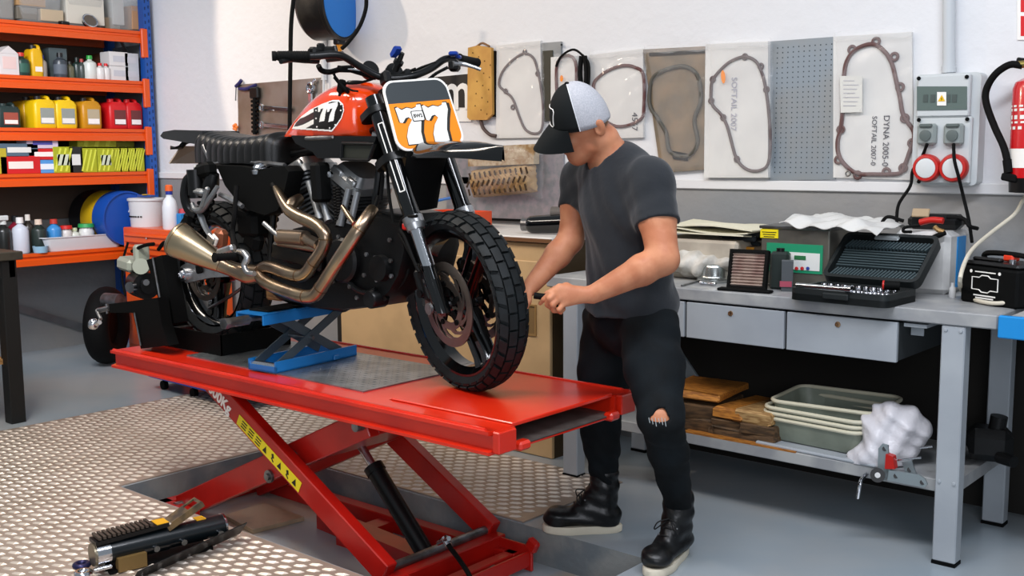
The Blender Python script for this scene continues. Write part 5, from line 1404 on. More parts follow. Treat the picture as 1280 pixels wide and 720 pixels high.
def cleaner():
    Y0 = 4.02
    x0, x1 = onY(951, 320, Y0).x, onY(1036, 320, Y0).x
    zt_ = onY(960, 284, Y0).z
    t = thing('ultrasonic_cleaner', 'stainless cleaning tank with green and white control panel on the workbench', 'cleaner', ((x0+x1)/2, 4.15, BZ))
    h = zt_-BZ
    m = MB(); m.box(((x0+x1)/2, Y0+.14, BZ+h/2+.006), (x1-x0, .28, h-.012), b=.004); m.build('steel_case', mat('brushed_case', '#7d7b74', .34, .75, col2='#8a877d', vs=12), t)
    m = MB(); m.box(((x0+x1)/2, Y0+.14, BZ+h+.001), (x1-x0+.015, .295, .012), b=.003); m.build('case_rim', M_STL, t)
    g0, g1 = onY(959, 303, Y0), onY(1028, 343, Y0)
    m = MB(); m.box(((g0.x+g1.x)/2, Y0-.002, (g0.z+g1.z)/2), (g1.x-g0.x, .004, g0.z-g1.z)); m.build('green_panel', mat('panel_green', '#1f8a63', .45), t)
    w0, w1 = onY(973, 314, Y0), onY(1025, 339, Y0)
    m = MB(); m.box(((w0.x+w1.x)/2, Y0-.004, (w0.z+w1.z)/2), (w1.x-w0.x, .004, w0.z-w1.z)); wp = m.build('white_panel', mat('panel_white', '#d5d8d6', .4), t)
    d0, d1 = onY(994, 319, Y0), onY(1008, 325, Y0)
    m = MB(); m.box(((d0.x+d1.x)/2, Y0-.006, (d0.z+d1.z)/2), (d1.x-d0.x, .004, d0.z-d1.z)); m.build('display', mat('lcd_green', '#2f6b43', .3), wp)
    for px, mt in ((996, 'button_red'), (1003, 'button_red'), (1010, 'button_blue')):
        m = MB(); c = onY(px, 335.5, Y0-.006); m.lathe([(.007, 0), (.007, .004), (0, .005)], 12, fr(c, (1, 0, 0), (0, 0, 1))); m.build('push_button', mat(mt, '#c0282c' if 'red' in mt else '#2a3f8f', .4), wp)
    y0, y1 = onY(951, 286, Y0), onY(973, 298, Y0)
    m = MB(); m.box(((y0.x+y1.x)/2, Y0-.002, (y0.z+y1.z)/2), (y1.x-y0.x, .003, y0.z-y1.z)); st = m.build('yellow_sticker', mat('yellow_sticker', '#e6d21a', .45), t)
    m = MB()
    for i in range(3): m.box(((y0.x+y1.x)/2, Y0-.0042, y0.z-.012-.009*i), ((y1.x-y0.x)*(.8-.1*i), .001, .003))
    m.each('print_line', mat('sticker_ink', '#1c1a12', .5), st)
    # plastic bag draped over the lid
    t = thing('plastic_bag', 'empty white plastic bag lying over the cleaning tank lid', 'plastic bag', ((x0+x1)/2+.05, 4.15, zt_))
    a = onY(978, 287, Y0)
    def fn(u, v):
        x = a.x+.0+u*.40; y = Y0-.03+v*.33; ed = min(1, (1-abs(2*v-1))*4)
        dz = .011*math.sin(9*u+3*v)*math.sin(5*v+2*u)+.008*math.sin(23*u-11*v)
        drop = max(0, u-.74)*.11+(.03*(1-v*5) if v < .2 else 0)*(.4+.6*math.sin(6*u)**2)
        return (x, y, zt_+.032+dz-drop)
    m = MB(); m.grid(fn, 40, 20, .003); m.build('bag_film', mat('milky_film', '#dcdcd8', .3, alpha=.85, bump=.2, bs=50), t, ang=70)
cleaner()
def towel():
    t = thing('rag', 'olive cloth rag bunched behind the socket case', 'rag', zt(1005, 352))
    c = zt(1004, 352)
    b = Blob(c+V3((-.16, -.14, 0)), c+V3((.16, .14, .10)), .005)
    b.ell(c+V3((0, .02, .02)), (.11, .07, .035), None, .02); b.cap(c+V3((-.10, -.06, .012)), c+V3((.06, .0, .045)), .022, .026, .02); b.plane((0, 0, BZ+.002), (0, 0, -1))
    b.warp(lambda X, Y, Z: .006*np.sin(70*X+50*Y)+.004*np.sin(90*Y-40*X)); b.build('cloth', mat('olive_cloth', '#5f5b40', .9, bump=.3, bs=120), t)
towel()
def socket_case():
    a, b = zt(986, 374), zt(1108, 386)          # front edge of the tray
    x = (b-a).normalized(); yv = V3((-x.y, x.x, 0)); L = (b-a).length*1.0
    T = fr(a, x, yv); D = .26; h = .045
    t = thing('socket_set_case', 'open black socket set case full of sockets on the workbench', 'tool case', T @ V3((L/2, D/2, 0)))
    MC = mat('case_black_plastic', '#171c1d', .5, bump=.05, bs=200)
    m = MB(); m.T = T; m.prism(rrect(L, D, .03, 4, L/2, D/2), h*.55); m.frame(rrect(L, D, .03, 4, L/2, D/2), rrect(L-.03, D-.03, .02, 4, L/2, D/2), h); m.box((L/2, -.006, h*.6), (.1, .014, .022), b=.004); m.build('case_tray', MC, t)
    m = MB(); m.T = T
    m.cyl((.06, .05, h*.75), (L*.62, .035, h*.75), .010, n=14); m.cyl((.04, .052, h*.75), (.07, .05, h*.75), .016, n=14); w = m.build('ratchet', M_CHR, t)
    k = 0
    for j in range(3):
        for i in range(11):
            px = L*(.52 if j == 0 else .10)+i*(L*.45/11 if j == 0 else L*.82/11); py = .055+j*.07; r = .009+.004*((i*7+j*3) % 4)/3
            m = MB(); m.T = T @ loc((px, py, h*.5), (pi/2*.9, 0, 0) if j % 2 else (0, 0, 0)); m.lathe([(0, 0), (r, 0), (r, .02), (r*.9, .024), (r*.7, .024), (r*.7, .008), (0, .008)], 12); m.build('socket', M_CHR, t)
    # lid leaning back, ribbed inside
    l0 = T @ V3((0, D, h)); tilt = (V3((0, 0, 1))*.62+yv*.78).normalized()
    TL = fr(l0, x, tilt); LL, HH = L, .255
    m = MB(); m.T = TL; o, i_ = rrect(LL, HH, .03, 4, LL/2, HH/2), rrect(LL-.03, HH-.03, .02, 4, LL/2, HH/2)
    m.prism(o, -.008); m.frame(o, i_, .03); lid = m.build('case_lid', MC, t)
    m = MB(); m.T = TL
    for i in range(24):
        xx = .03+(LL-.06)*i/23
        m.box((xx, HH*.17, .010), (.007, HH*.2, .014), (0, 0, -.45)); m.box((xx, HH*.80, .010), (.007, HH*.17, .014), (0, 0, -.45))
    for i in range(7): m.box((LL/2, HH*.32+i*HH*.055, .010), (LL-.05, .006, .014))
    m.build('lid_ribs', mat('rib_grey', '#39464a', .4), lid)
    m = MB(); m.T = TL; m.box((LL*.46, HH*.93, .024), (.10, .028, .012), b=.006); m.build('lid_latch', mat('latch_silver', '#9ea4a6', .35, .5), lid)
    m = MB(); m.T = T; m.cyl((L*.80, D*.55, h+.018), (L*.93, D*.62, h+.018), .017, n=14); m.build('driver_grip', M_BLKM, t)
    m = MB(); m.T = T; m.cyl((L*.785, D*.543, h+.018), (L*.80, D*.55, h+.018), .0175, n=14); m.build('red_grip_end', mat('red_plastic', '#b51a12', .4), t)
    m = MB(); m.T = T; m.cyl((.02, .02, h+.008), (L*.60, -.0, h+.012), .0085, n=12); m.cyl((L*.60, -.0, h+.012), (L*.66, -.002, h+.012), .013, n=12); m.build('extension_bar', M_CHR, t)
socket_case()
def charger():
    Y0 = 4.16
    a, b = onY(1116, 320, Y0), onY(1186, 320, Y0); h = onY(1116, 287, Y0).z-BZ
    t = thing('white_case', 'white equipment case with blue side stripe behind the socket case', 'case', ((a.x+b.x)/2, 4.3, BZ))
    m = MB(); m.box(((a.x+b.x)/2, Y0+.13, BZ+h/2), (b.x-a.x, .26, h), b=.02); m.build('case_body', mat('case_white', '#cfcfcd', .45, col2='#b9b9b8', vs=10), t)
    m = MB(); m.box((b.x+.001, Y0+.13, BZ+h/2), (.006, .09, h*.8)); m.build('blue_stripe', mat('bench_blue_paint', '#1583c8', .4), t)
    m = MB(); m.box((a.x-.03, Y0+.1, BZ+h*.62), (.06, .08, .03), b=.008); m.build('case_clip', mat('case_white', '#cfcfcd', .45), t)
    zt_ = BZ+h
    c = onY(1168, 268, Y0+.12)
    t = thing('handheld_meter', 'black handheld meter with tan screen on top of white case', 'meter', (c.x, c.y, zt_))
    m = MB(); m.box((c.x+.01, c.y, zt_+.03), (.20, .11, .058), (0, 0, .1), b=.02); m.build('meter_body', M_BLK, t)
    m = MB(); s = onY(1151, 266, Y0+.05); m.box(s, (.065, .008, .036), (-.5, 0, .1), b=.003); m.build('meter_screen', mat('tan_screen', '#a08a6c', .4), t)
    m = MB(); m.tube([(c.x+.06, c.y-.04, zt_+.05), (c.x+.12, c.y-.03, zt_+.045), (c.x+.15, c.y-.05, zt_+.02), (c.x+.17, c.y-.02, zt_+.01)], .008, 8); m.tube([(c.x-.10, c.y-.05, zt_+.03), (c.x-.16, c.y-.06, zt_+.045), (c.x-.20, c.y-.03, zt_+.012)], .007, 8); m.each('meter_lead', M_RUB, t)
    t = thing('pliers', 'red-handled pliers lying across the white case', 'pliers', (c.x, Y0-.02, zt_))
    r0, r1 = onY(1150, 278, Y0-.0), onY(1179, 276, Y0-.0)
    m = MB(); m.tube([r0, r0.lerp(r1, .5)+V3((0, 0, .006)), r1], .0125, 12, 4); m.build('red_handle', mat('red_plastic', '#b51a12', .4), t)
    m = MB(); m.tube([r0+V3((.0, -.0, -.012)), r0+V3((-.05, -.01, -.02)), r0+V3((-.055, -.02, -.035)), r0+V3((-.02, -.03, -.035))], .006, 8); m.build('black_handle', M_BLKM, t)
    t = thing('crimping_tool', 'tan and black crimping tool hanging over the front of the white case', 'hand tool', onY(1170, 295, Y0-.01))
    m = MB(); m.tube([onY(1182, 291, Y0-.018), onY(1174, 294, Y0-.018), onY(1163, 298, Y0-.018)], [.008, .011, .008], 10); m.build('black_handle', M_BLKM, t)
    m = MB(); m.tube([onY(1180, 290, Y0-.014), onY(1172, 287, Y0-.014), onY(1168, 283, Y0-.014)], .009, 10); m.build('jaw', mat('tan_metal', '#9b7a4c', .4, .5), t)
charger()
def battery():
    a, b = zt(1199, 376), zt(1262, 386)
    x = (b-a).normalized(); yv = V3((-x.y, x.x, 0)); T = fr(a, x, yv); L = (b-a).length*1.12; D = .17; h = onY(1205, 330, a.y+.02).z-BZ
    t = thing('battery', 'black battery with white printed label and carrying handle on the bench', 'battery', T @ V3((L/2, D/2, 0)))
    m = MB(); m.T = T; m.box((L/2, D/2, h*.5), (L, D, h), b=.008); bc = m.build('battery_case', M_BLKM, t)
    m = MB(); m.T = T; m.box((L/2, D/2, h*1.06), (L*.96, D*.94, h*.14), b=.012); m.box((L*.3, D*.3, h*1.17), (L*.5, D*.16, h*.10), b=.008); m.build('battery_lid', M_BLK, bc)
    m = MB(); m.T = T; m.tube([(L*.10, D*.5, h*1.12), (L*.14, D*.5, h*1.30), (L*.5, D*.5, h*1.34), (L*.86, D*.5, h*1.30), (L*.9, D*.5, h*1.12)], .010, 8, 5); m.build('battery_handle', M_BLKM, t)
    m = MB(); m.T = T; m.box((L*.55, D*.55, h*1.24), (.045, .04, .025), b=.006); m.build('red_terminal_cap', mat('terminal_red', '#d8391c', .4), t)
    m = MB(); m.T = T; m.cyl((L*.66, D*.4, h*1.1), (L*.66, D*.4, h*1.22), .012); m.build('terminal_post', M_CHR, t)
    m = MB(); m.T = T @ loc((0, -.0015, 0)) ; 
    F = T @ loc((L*.45, -.001, h*.55)) @ Matrix.Rotation(pi/2, 4, 'X')
    w = .115; P = [(-w/2, -.022), (-w*.22, -.022), (-w*.12, -.030), (w*.12, -.030), (w*.22, -.022), (w/2, -.022), (w/2, .022), (w*.22, .022), (w*.12, .030), (-w*.12, .030), (-w*.22, .022), (-w/2, .022)]
    m = MB(); m.tube([F @ V3((x_, y_, 0)) for x_, y_ in P], .0022, 6, 1, closed=True)
    for i in range(4): m.box((0, -.042-.009*i, 0), (w*(.85-.16*i), .005, .001), T=F)
    m.box((0, .042, 0), (w*.8, .004, .001), T=F); m.lathe([(.006, 0), (.006, .001), (0, .001)], 12, F @ loc((-w*.55, .042, 0))); m.lathe([(.006, 0), (.006, .001), (0, .001)], 12, F @ loc((w*.55, .042, 0)))
    m.build('label_print', M_WHITE, bc)
    p = zt(1263, 384)
    t = thing('power_strip', 'white power strip lying on the bench beside the battery', 'power strip', p)
    m = MB(); m.box((p.x+.12, p.y+.03, BZ+.018), (.24, .06, .036), (0, 0, .15), b=.008); m.build('strip_body', mat('case_white', '#cfcfcd', .45), t)
    m = MB(); m.box((p.x+.09, p.y+.035, BZ+.040), (.05, .035, .01), (0, 0, .15), b=.003); m.build('red_switch', mat('red_plastic', '#b51a12', .4), t)
    W = [onY(1296, 225, 4.44), onY(1279, 250, 4.42), onY(1268, 268, 4.38), onY(1240, 290, 4.28), onY(1217, 310, 4.12), onY(1206, 328, 3.99), onY(1200, 350, 3.89), zt(1203, 364, BZ+.02), zt(1217, 374, BZ+.012), zt(1240, 379, BZ+.012), zt(1263, 378, BZ+.02)]
    t = MB(); t.tube(W, .0075, 10, 6); o = t.build('power_cable', mat('cream_cable', '#cdc6b4', .5)); tag(o, 'cream power cable looping down to the white power strip', 'cable')
    c = zt(1190, 372); t = thing('spray_nozzle', 'small white nozzle bottle standing between case and battery', 'bottle', c)
    m = MB(); m.lathe([(0, 0), (.012, 0), (.013, .01), (.012, .035), (.006, .045), (.006, .055), (0, .056)], 14); m.build('bottle_body', mat('case_white', '#cfcfcd', .45), t, local=True)
battery()

# ---------- lower shelf ----------
SZ = .292
def shelf_wood():
    MW = [mat('warm_wood', '#b9792f', .6, col2='#8a5520', vs=22, vd=3, stretch=(1, 5, 5), bump=.1, bs=60), mat('pale_block', '#b99562', .65, col2='#8f6b3e', vs=20, stretch=(1, 5, 5), bump=.1, bs=60),
          mat('dark_timber', '#5d452c', .7, col2='#3d2d1c', vs=18, stretch=(1, 5, 5), bump=.15, bs=60)]
    L = [((852, 520), (.26, .30, .035), .15, 0, 'warm orange wooden board topmost at left of the wood stack', .155), ((935, 534), (.16, .30, .05), -.1, 1, 'pale rounded wooden block on top of the dark offcuts', .10),
         ((858, 538), (.20, .28, .06), .2, 2, 'brown wooden block under the orange board', .085), ((850, 551), (.26, .3, .055), .0, 2, 'dark timber offcut lowest under the orange board', .03),
         ((905, 545), (.13, .30, .045), -.15, 0, 'reddish split timber piece left of the pale block', .10), ((898, 553), (.14, .28, .04), .1, 2, 'dark split timber beneath the reddish piece', .055),
         ((938, 549), (.16, .28, .045), .05, 2, 'dark timber offcut under the pale block', .052), ((920, 560), (.30, .26, .035), -.05, 2, 'dark wide timber lowest right in the wood stack', .018)]
    for k, (p, s, r, mi, lab, z) in enumerate(L):
        c = onY(*p, 3.84); m = MB()
        m.box((0, 0, 0), s, (0, 0, 0), b=.006)
        rng = random.Random(k); m.v = [v+V3((rng.uniform(-.006, .006), rng.uniform(-.01, .01), rng.uniform(-.004, .004))) for v in m.v]
        o = m.build('wood_offcut', MW[mi]); o.location = (c.x+.03, 3.83+s[1]/2, SZ+z); o.rotation_euler = (0, 0, r*.6); tag(o, lab, 'wood block', 'timber offcuts on the lower shelf')
    a = onY(900, 565, 3.80); m = MB(); m.box((a.x+.08, 3.93, SZ+.004), (.50, .27, .006), (0, 0, .0)); o = m.build('plywood_sheet', MW[0]); tag(o, 'thin plywood sheet lying under the timber offcuts', 'plywood')
shelf_wood()
def tubs():
    ML = mat('grey_green_tub', '#8c9485', .5, col2='#7d8476', vs=8); MR = mat('cream_rim', '#cfcab2', .5)
    def tub(z, x, y, h, rx, lab, tilt):
        t = thing('plastic_tub', lab, 'tub', (x, y, SZ+z), rx, 'nested storage tubs on the lower shelf')
        W, D = .42, .34
        m = MB(); R = []
        for zz, k in ((0, .90), (.004, .92), (h, 1.0)): R.append([V3((px*k, py*k, zz)) for px, py in rrect(W, D, .05, 5)])
        for zz, k in ((h, .985), (.012, .905), (.010, .88)): R.append([V3((px*k, py*k, zz)) for px, py in rrect(W, D, .05, 5)])
        m.rings(R); m.build('tub_shell', ML, t, local=True)
        m = MB(); P = [V3((px*1.01, py*1.01, h)) for px, py in rrect(W, D, .05, 5)]; m.tube(P, .008, 8, 1, closed=True); m.build('tub_rim', MR, t, local=True)
        t.rotation_euler = (tilt[0], tilt[1], rx)
    c = onY(1050, 560, 3.84)
    x = onY(1010, 570, 3.83).x; y = 4.02
    tub(.020, x, y, .085, -.07, 'lowest grey-green plastic tub in the nested stack', (0, 0))
    tub(.040, x, y, .085, -.065, 'second grey-green plastic tub from the bottom of the stack', (0, 0))
    tub(.062, x+.005, y, .085, -.05, 'third grey-green plastic tub, just below the tilted one', (0, 0))
    tub(.092, x+.016, y+.02, .085, .08, 'topmost grey-green plastic tub, turned askew on the stack', (0, 0))
    m = MB(); a = onY(955, 552, 3.815); b = onY(1075, 592, 3.80); m.box(((a.x+b.x)/2+.02, 3.97, SZ+.009), (b.x-a.x+.1, .34, .014), (0, 0, -.05), b=.005); o = m.build('metal_tray', M_BEN); tag(o, 'flat grey metal tray under the nested tubs', 'tray')
tubs()
def bag():
    c = onY(1108, 560, 3.86)
    t = thing('plastic_bag', 'crumpled white plastic bag stuffed beside the tubs on the lower shelf', 'plastic bag', (c.x, c.y, SZ))
    b = Blob(c+V3((-.2, -.14, -.2)), c+V3((.22, .2, .25)), .006)
    b.ell(onY(1108, 548, 3.90), (.10, .08, .125), None, .03); b.ell(onY(1088, 572, 3.84), (.085, .06, .055), None, .03); b.ell(onY(1134, 540, 3.95), (.075, .08, .10), None, .03); b.cap(onY(1098, 530, 3.88), onY(1096, 510, 3.9), .04, .028, .02)
    b.warp(lambda X, Y, Z: .009*np.sin(34*X+20*Z+2*np.sin(14*Z))+.006*np.sin(62*X-38*Z+30*Y)+.0025*np.sin(110*Z+80*X))
    b.plane((0, 0, SZ+.002), (0, 0, -1)); b.build('bag_film', mat('white_bag_film', '#d4d2d6', .32, bump=.6, bs=28), t, smooth=1)
    t = thing('puller_tool', 'perforated grey steel puller with black roller on the shelf front', 'puller tool', (c.x+.1, 3.78, SZ))
    MP = mat('zinc_plate', '#9aa5a8', .4, .6)
    Y = 3.775
    def plate(pts, holes, y, th):
        m = MB(); P = [onY(a_, b_, y) for a_, b_ in pts]; m.rings([[p+V3((0, -th, 0)) for p in P], P]); o = m.build('side_plate', MP, t)
        m = MB()
        for hx, hy in holes: m.cyl(onY(hx, hy, y-th-.0005), onY(hx, hy, y-th+.002), .009, n=12)
        m.each('plate_hole', M_BLK, o)
    plate([(1112, 587), (1150, 593), (1157, 598), (1160, 605), (1156, 609), (1110, 600)], [(1120, 595), (1153, 603)], Y, .008)
    plate([(1099, 560), (1104, 554), (1111, 556), (1112, 575), (1115, 590), (1106, 600), (1098, 590)], [(1106, 561)], Y+.01, .008)
    plate([(1128, 577), (1140, 575), (1146, 592), (1132, 590)], [(1137, 587)], Y+.05, .006)
    m = MB(); m.cyl(onY(1097, 594, Y-.03), onY(1097, 594, Y+.02), .026, n=24); m.build('roller', M_BLK, t)
    m = MB(); m.cyl(onY(1097, 594, Y-.033), onY(1097, 594, Y-.028), .010, n=14); m.build('roller_pin', mat('case_white', '#cfcfcd', .45), t)
    m = MB(); m.tube([onY(1084, 592, Y+.02), onY(1078, 598, Y-.01), onY(1075, 605, Y-.03), onY(1072, 623, Y-.035)], .007, 10, 5); m.build('hook_handle', M_CHR, t)
    m = MB(); m.cyl(onY(1122, 575, Y+.03), onY(1152, 572, Y+.03), .004); m.cyl(onY(1150, 560, Y+.05), onY(1166, 558, Y+.05), .004); m.each('threaded_rod', M_CHR, t)
    m = MB(); m.prism([(-.018, 0), (.018, .006), (.010, .05), (-.016, .055)], .03, fr(onY(1116, 585, Y+.02), (1, 0, 0), (0, 0, 1))); m.build('red_handle', mat('red_plastic', '#b51a12', .4), t)
    # dark clutter at the end of the shelf
    p = onY(1235, 590, 4.1)
    t = thing('engine_part', 'dark oily engine part lying behind the right bench leg', 'engine part', (p.x, p.y, SZ))
    m = MB(); m.box((p.x, p.y, SZ+.085), (.16, .14, .12), (0, 0, .3), b=.03); m.cyl((p.x+.02, p.y, SZ+.11), (p.x+.03, p.y, SZ+.19), .03); m.cyl((p.x-.1, p.y-.05, SZ+.05), (p.x-.02, p.y-.02, SZ+.06), .035); m.cyl((p.x+.05, p.y-.05, SZ+.05), (p.x+.11, p.y-.08, SZ+.05), .022); m.build('casting', M_ENG, t)
bag()
# ---------- things on and along the back wall ----------
M_PERF = mat('galvanised_sheet', '#93979a', .4, .7, col2='#83878b', vs=5, vd=5)
M_FILM = mat('clear_film', '#f2f2f2', .12, alpha=.10, spec=.8, bump=.35, bs=9)
M_CARD = mat('white_card', '#d9d8d4', .5, col2='#cfcecb', vs=5)
M_GASK = mat('grey_gasket', '#5f5252', .6); M_GASR = mat('red_brown_gasket', '#5c3735', .6)
M_INK = mat('felt_pen', '#2a2b3a', .6)
def wthing(name, lab, cat, px, py, group=None, y=YW): return thing(name, lab, cat, onY(px, py, y), 0, group)
def gasket_tube(pts, y, r, name, m, parent, tabs=(), closed=True):
    k = MB(); P = [onY(a, b, y) for a, b in pts]; k.tube(P, r, 8, 5, closed=closed)
    for a, b in tabs:
        c = onY(a, b, y); k.torus(r*1.5, r*.7, fr(c, (1, 0, 0), (0, 0, 1)), 14, 6)
    return k.build(name, m, parent, ang=80)
def bag_pack(lab, quad, y, th, gpts, tabs, gm=M_GASK, card=M_CARD, closed=True, r=.0085, film=True):
    cx = sum(p[0] for p in quad)/4; cy = quad[2][1]
    t = wthing('gasket_pack', lab, 'gasket pack', cx, cy, 'bagged gaskets hanging on the wall')
    slab(quad, y, th, 'backing_card', card, t)
    if gpts: gasket_tube(gpts, y-th-r*.6, r, 'gasket', gm, t, tabs, closed)
    if film:
        a, b, c, d = [onY(*p, y-th-.018) for p in quad]
        def fn(u, v):
            p = a.lerp(b, u).lerp(d.lerp(c, u), v); w = .006*math.sin(11*u+5*v)*math.sin(9*v-4*u)+.004*math.sin(31*u*v+9*v)
            return p+V3((0, w-(0 if .02 < u < .98 and .02 < v < .98 else -.012), 0))
        k = MB(); k.grid(fn, 24, 40); k.build('clear_bag', M_FILM, t, ang=180)
        # folded bag top
        k = MB(); e = a.lerp(b, .5); k.grid(lambda u, v: a.lerp(b, u)+V3((0, -.004+.006*math.sin(7*u), .016-.035*v+.005*math.sin(13*u))), 14, 3, .002); k.build('bag_fold', M_FILM, t, ang=180)
    return t
def gaskets():
    y = YW-.004
    t = bag_pack('flat white gasket bag with thin grey gasket beside the yellow board', [(622, 57), (677, 51), (680, 172), (622, 173)], y, .012,
        [(624, 106), (628, 90), (640, 76), (655, 67), (667, 73), (673, 92), (677, 115), (679, 140), (677, 162), (668, 167), (657, 162), (650, 148), (641, 124), (631, 114)], [(632, 114), (641, 134), (672, 92), (656, 65)], r=.007)
    t = bag_pack('small gasket pack with orange oval sticker and black cable loop', [(693, 72), (723, 70), (723, 145), (693, 147)], y, .03, [(697, 140), (697, 78), (719, 76), (720, 140)], [], gm=M_GASR, closed=False)
    k = MB(); k.prism([(x*.010, y_*.016) for x, y_ in circ(1, 20)], .001, fr(onY(702, 98, y-.05), (1, 0, 0), (0, 0, 1))); k.build('orange_sticker', mat('orange_sticker', '#f08a12', .5), t)
    k = MB(); k.tube([onY(695, 83, y-.045), onY(702, 70, y-.05), (onY(716, 62, y-.055)), onY(727, 68, y-.05), onY(736, 80, y-.045), onY(736, 108, y-.04)], .006, 8, 5); k.tube([onY(727, 70, y-.04), onY(725, 90, y-.04), onY(727, 110, y-.04)], .012, 8, 4); k.tube([onY(731, 70, y-.04), onY(733, 90, y-.04), onY(732, 112, y-.04)], .012, 8, 4); k.build('cable_loop', M_RUB, t)
    t = bag_pack('wide white gasket bag behind the cap with arched red-grey gasket', [(739, 69), (806, 61), (806, 172), (739, 174)], y, .016, [(742, 108), (750, 95), (765, 86), (780, 82), (793, 84), (804, 93), (805, 130), (800, 150), (770, 158), (748, 140)], [], gm=M_GASR)
    k = text_mesh('4567', .045, fr(onY(793, 152, y-.02), (0, 0, -1), (1, 0, 0)), .0004); k.build('handwriting', M_INK, t)
    t = bag_pack('brown gasket bag with crumpled film between two white gasket bags', [(806, 62), (885, 58), (883, 212), (828, 216)], y, .016,
        [(812, 130), (815, 100), (830, 88), (855, 83), (872, 95), (876, 125), (868, 150), (872, 178), (860, 195), (838, 190), (832, 165), (822, 148)], [], gm=mat('smoke_gasket', '#4f4c44', .6), card=mat('brown_kraft', '#86725a', .6, col2='#6f6352', vs=7, vd=5, bump=.25, bs=12), r=.010)
    slab([(812, 66), (882, 62), (882, 66), (812, 70)], y-.02, .004, 'dark_fold', M_DK, t)
    slab([(838, 188), (860, 192), (860, 201), (842, 199)], y-.02, .003, 'black_label', M_BLKM, t)
    t = bag_pack('tall white gasket bag with orange oval mark left of the pegboard', [(886, 56), (964, 52), (964, 222), (884, 222)], y, .03,
        [(889, 112), (891, 100), (900, 88), (913, 77), (930, 71), (944, 76), (952, 90), (957, 110), (961, 140), (963, 180), (960, 205), (950, 213), (937, 213), (926, 206), (919, 194), (914, 176), (909, 158), (902, 144), (890, 130)], [(891, 99), (889, 126), (904, 147), (931, 71), (951, 83), (958, 112), (921, 199)], r=.0075)
    k = MB(); k.prism([(x*.011, y_*.030) for x, y_ in circ(1, 20)], .001, fr(onY(904, 96, y-.045), (1, 0, 0), (0, 0, 1)) @ Matrix.Rotation(.12, 4, 'Z')); k.build('orange_mark', mat('orange_sticker', '#f08a12', .5), t)
    k = text_mesh('SOFTAIL 2007', .040, fr(onY(917, 130, y-.034), (0, 0, -1), (1, 0, 0)), .0004); k.build('handwriting', mat('faded_pen', '#a3a3b0', .6), t)
    t = bag_pack('large clear gasket bag with brown gasket and handwriting left of the socket box', [(1043, 46), (1141, 40), (1143, 225), (1043, 222)], y, .012,
        [(1053, 118), (1055, 95), (1058, 78), (1066, 65), (1080, 57), (1094, 56), (1107, 66), (1115, 80), (1120, 100), (1125, 122), (1128, 140), (1134, 152), (1142, 164), (1142, 176), (1137, 190), (1132, 204), (1126, 216), (1110, 218), (1092, 218), (1072, 217), (1058, 208), (1049, 195), (1047, 178), (1051, 160), (1053, 140)],
        [(1065, 62), (1095, 52), (1118, 71), (1125, 109), (1131, 148), (1140, 179), (1129, 210), (1108, 215), (1072, 219), (1048, 200), (1051, 162)], gm=mat('brown_gasket', '#5f423f', .55), r=.0095)
    slab([(1050, 95), (1078, 95), (1078, 140), (1051, 141)], y-.030, .002, 'note_card', mat('note_paper', '#d3d2cb', .7), t)
    k = MB()
    for i in range(7):
        a, b = onY(1054, 101+i*5.2, y-.0335), onY(1068+(i*5) % 7, 101+i*5.2, y-.0335); k.bar(a, b, .0006, .002)
    k.build('note_writing', mat('faded_pen', '#a3a3b0', .6), t)
    for tx, px in (('DYNA 2005-0', 1107), ('SOFTAIL 2007-0', 1092)):
        k = text_mesh(tx, .036 if px > 1100 else .030, fr(onY(px, 176, y-.016), (0, 0, -1), (1, 0, .0)), .0004); k.build('handwriting', M_INK, t)
    t = wthing('steel_washer', 'small dark ring washer clipped at the corner of the large gasket bag', 'washer', 1059, 219); k = MB(); k.torus(.010, .0035, fr(onY(1060, 217, y-.034), (1, 0, 0), (0, 0, 1)), 18, 8); k.build('ring', M_STL, t)
gaskets()
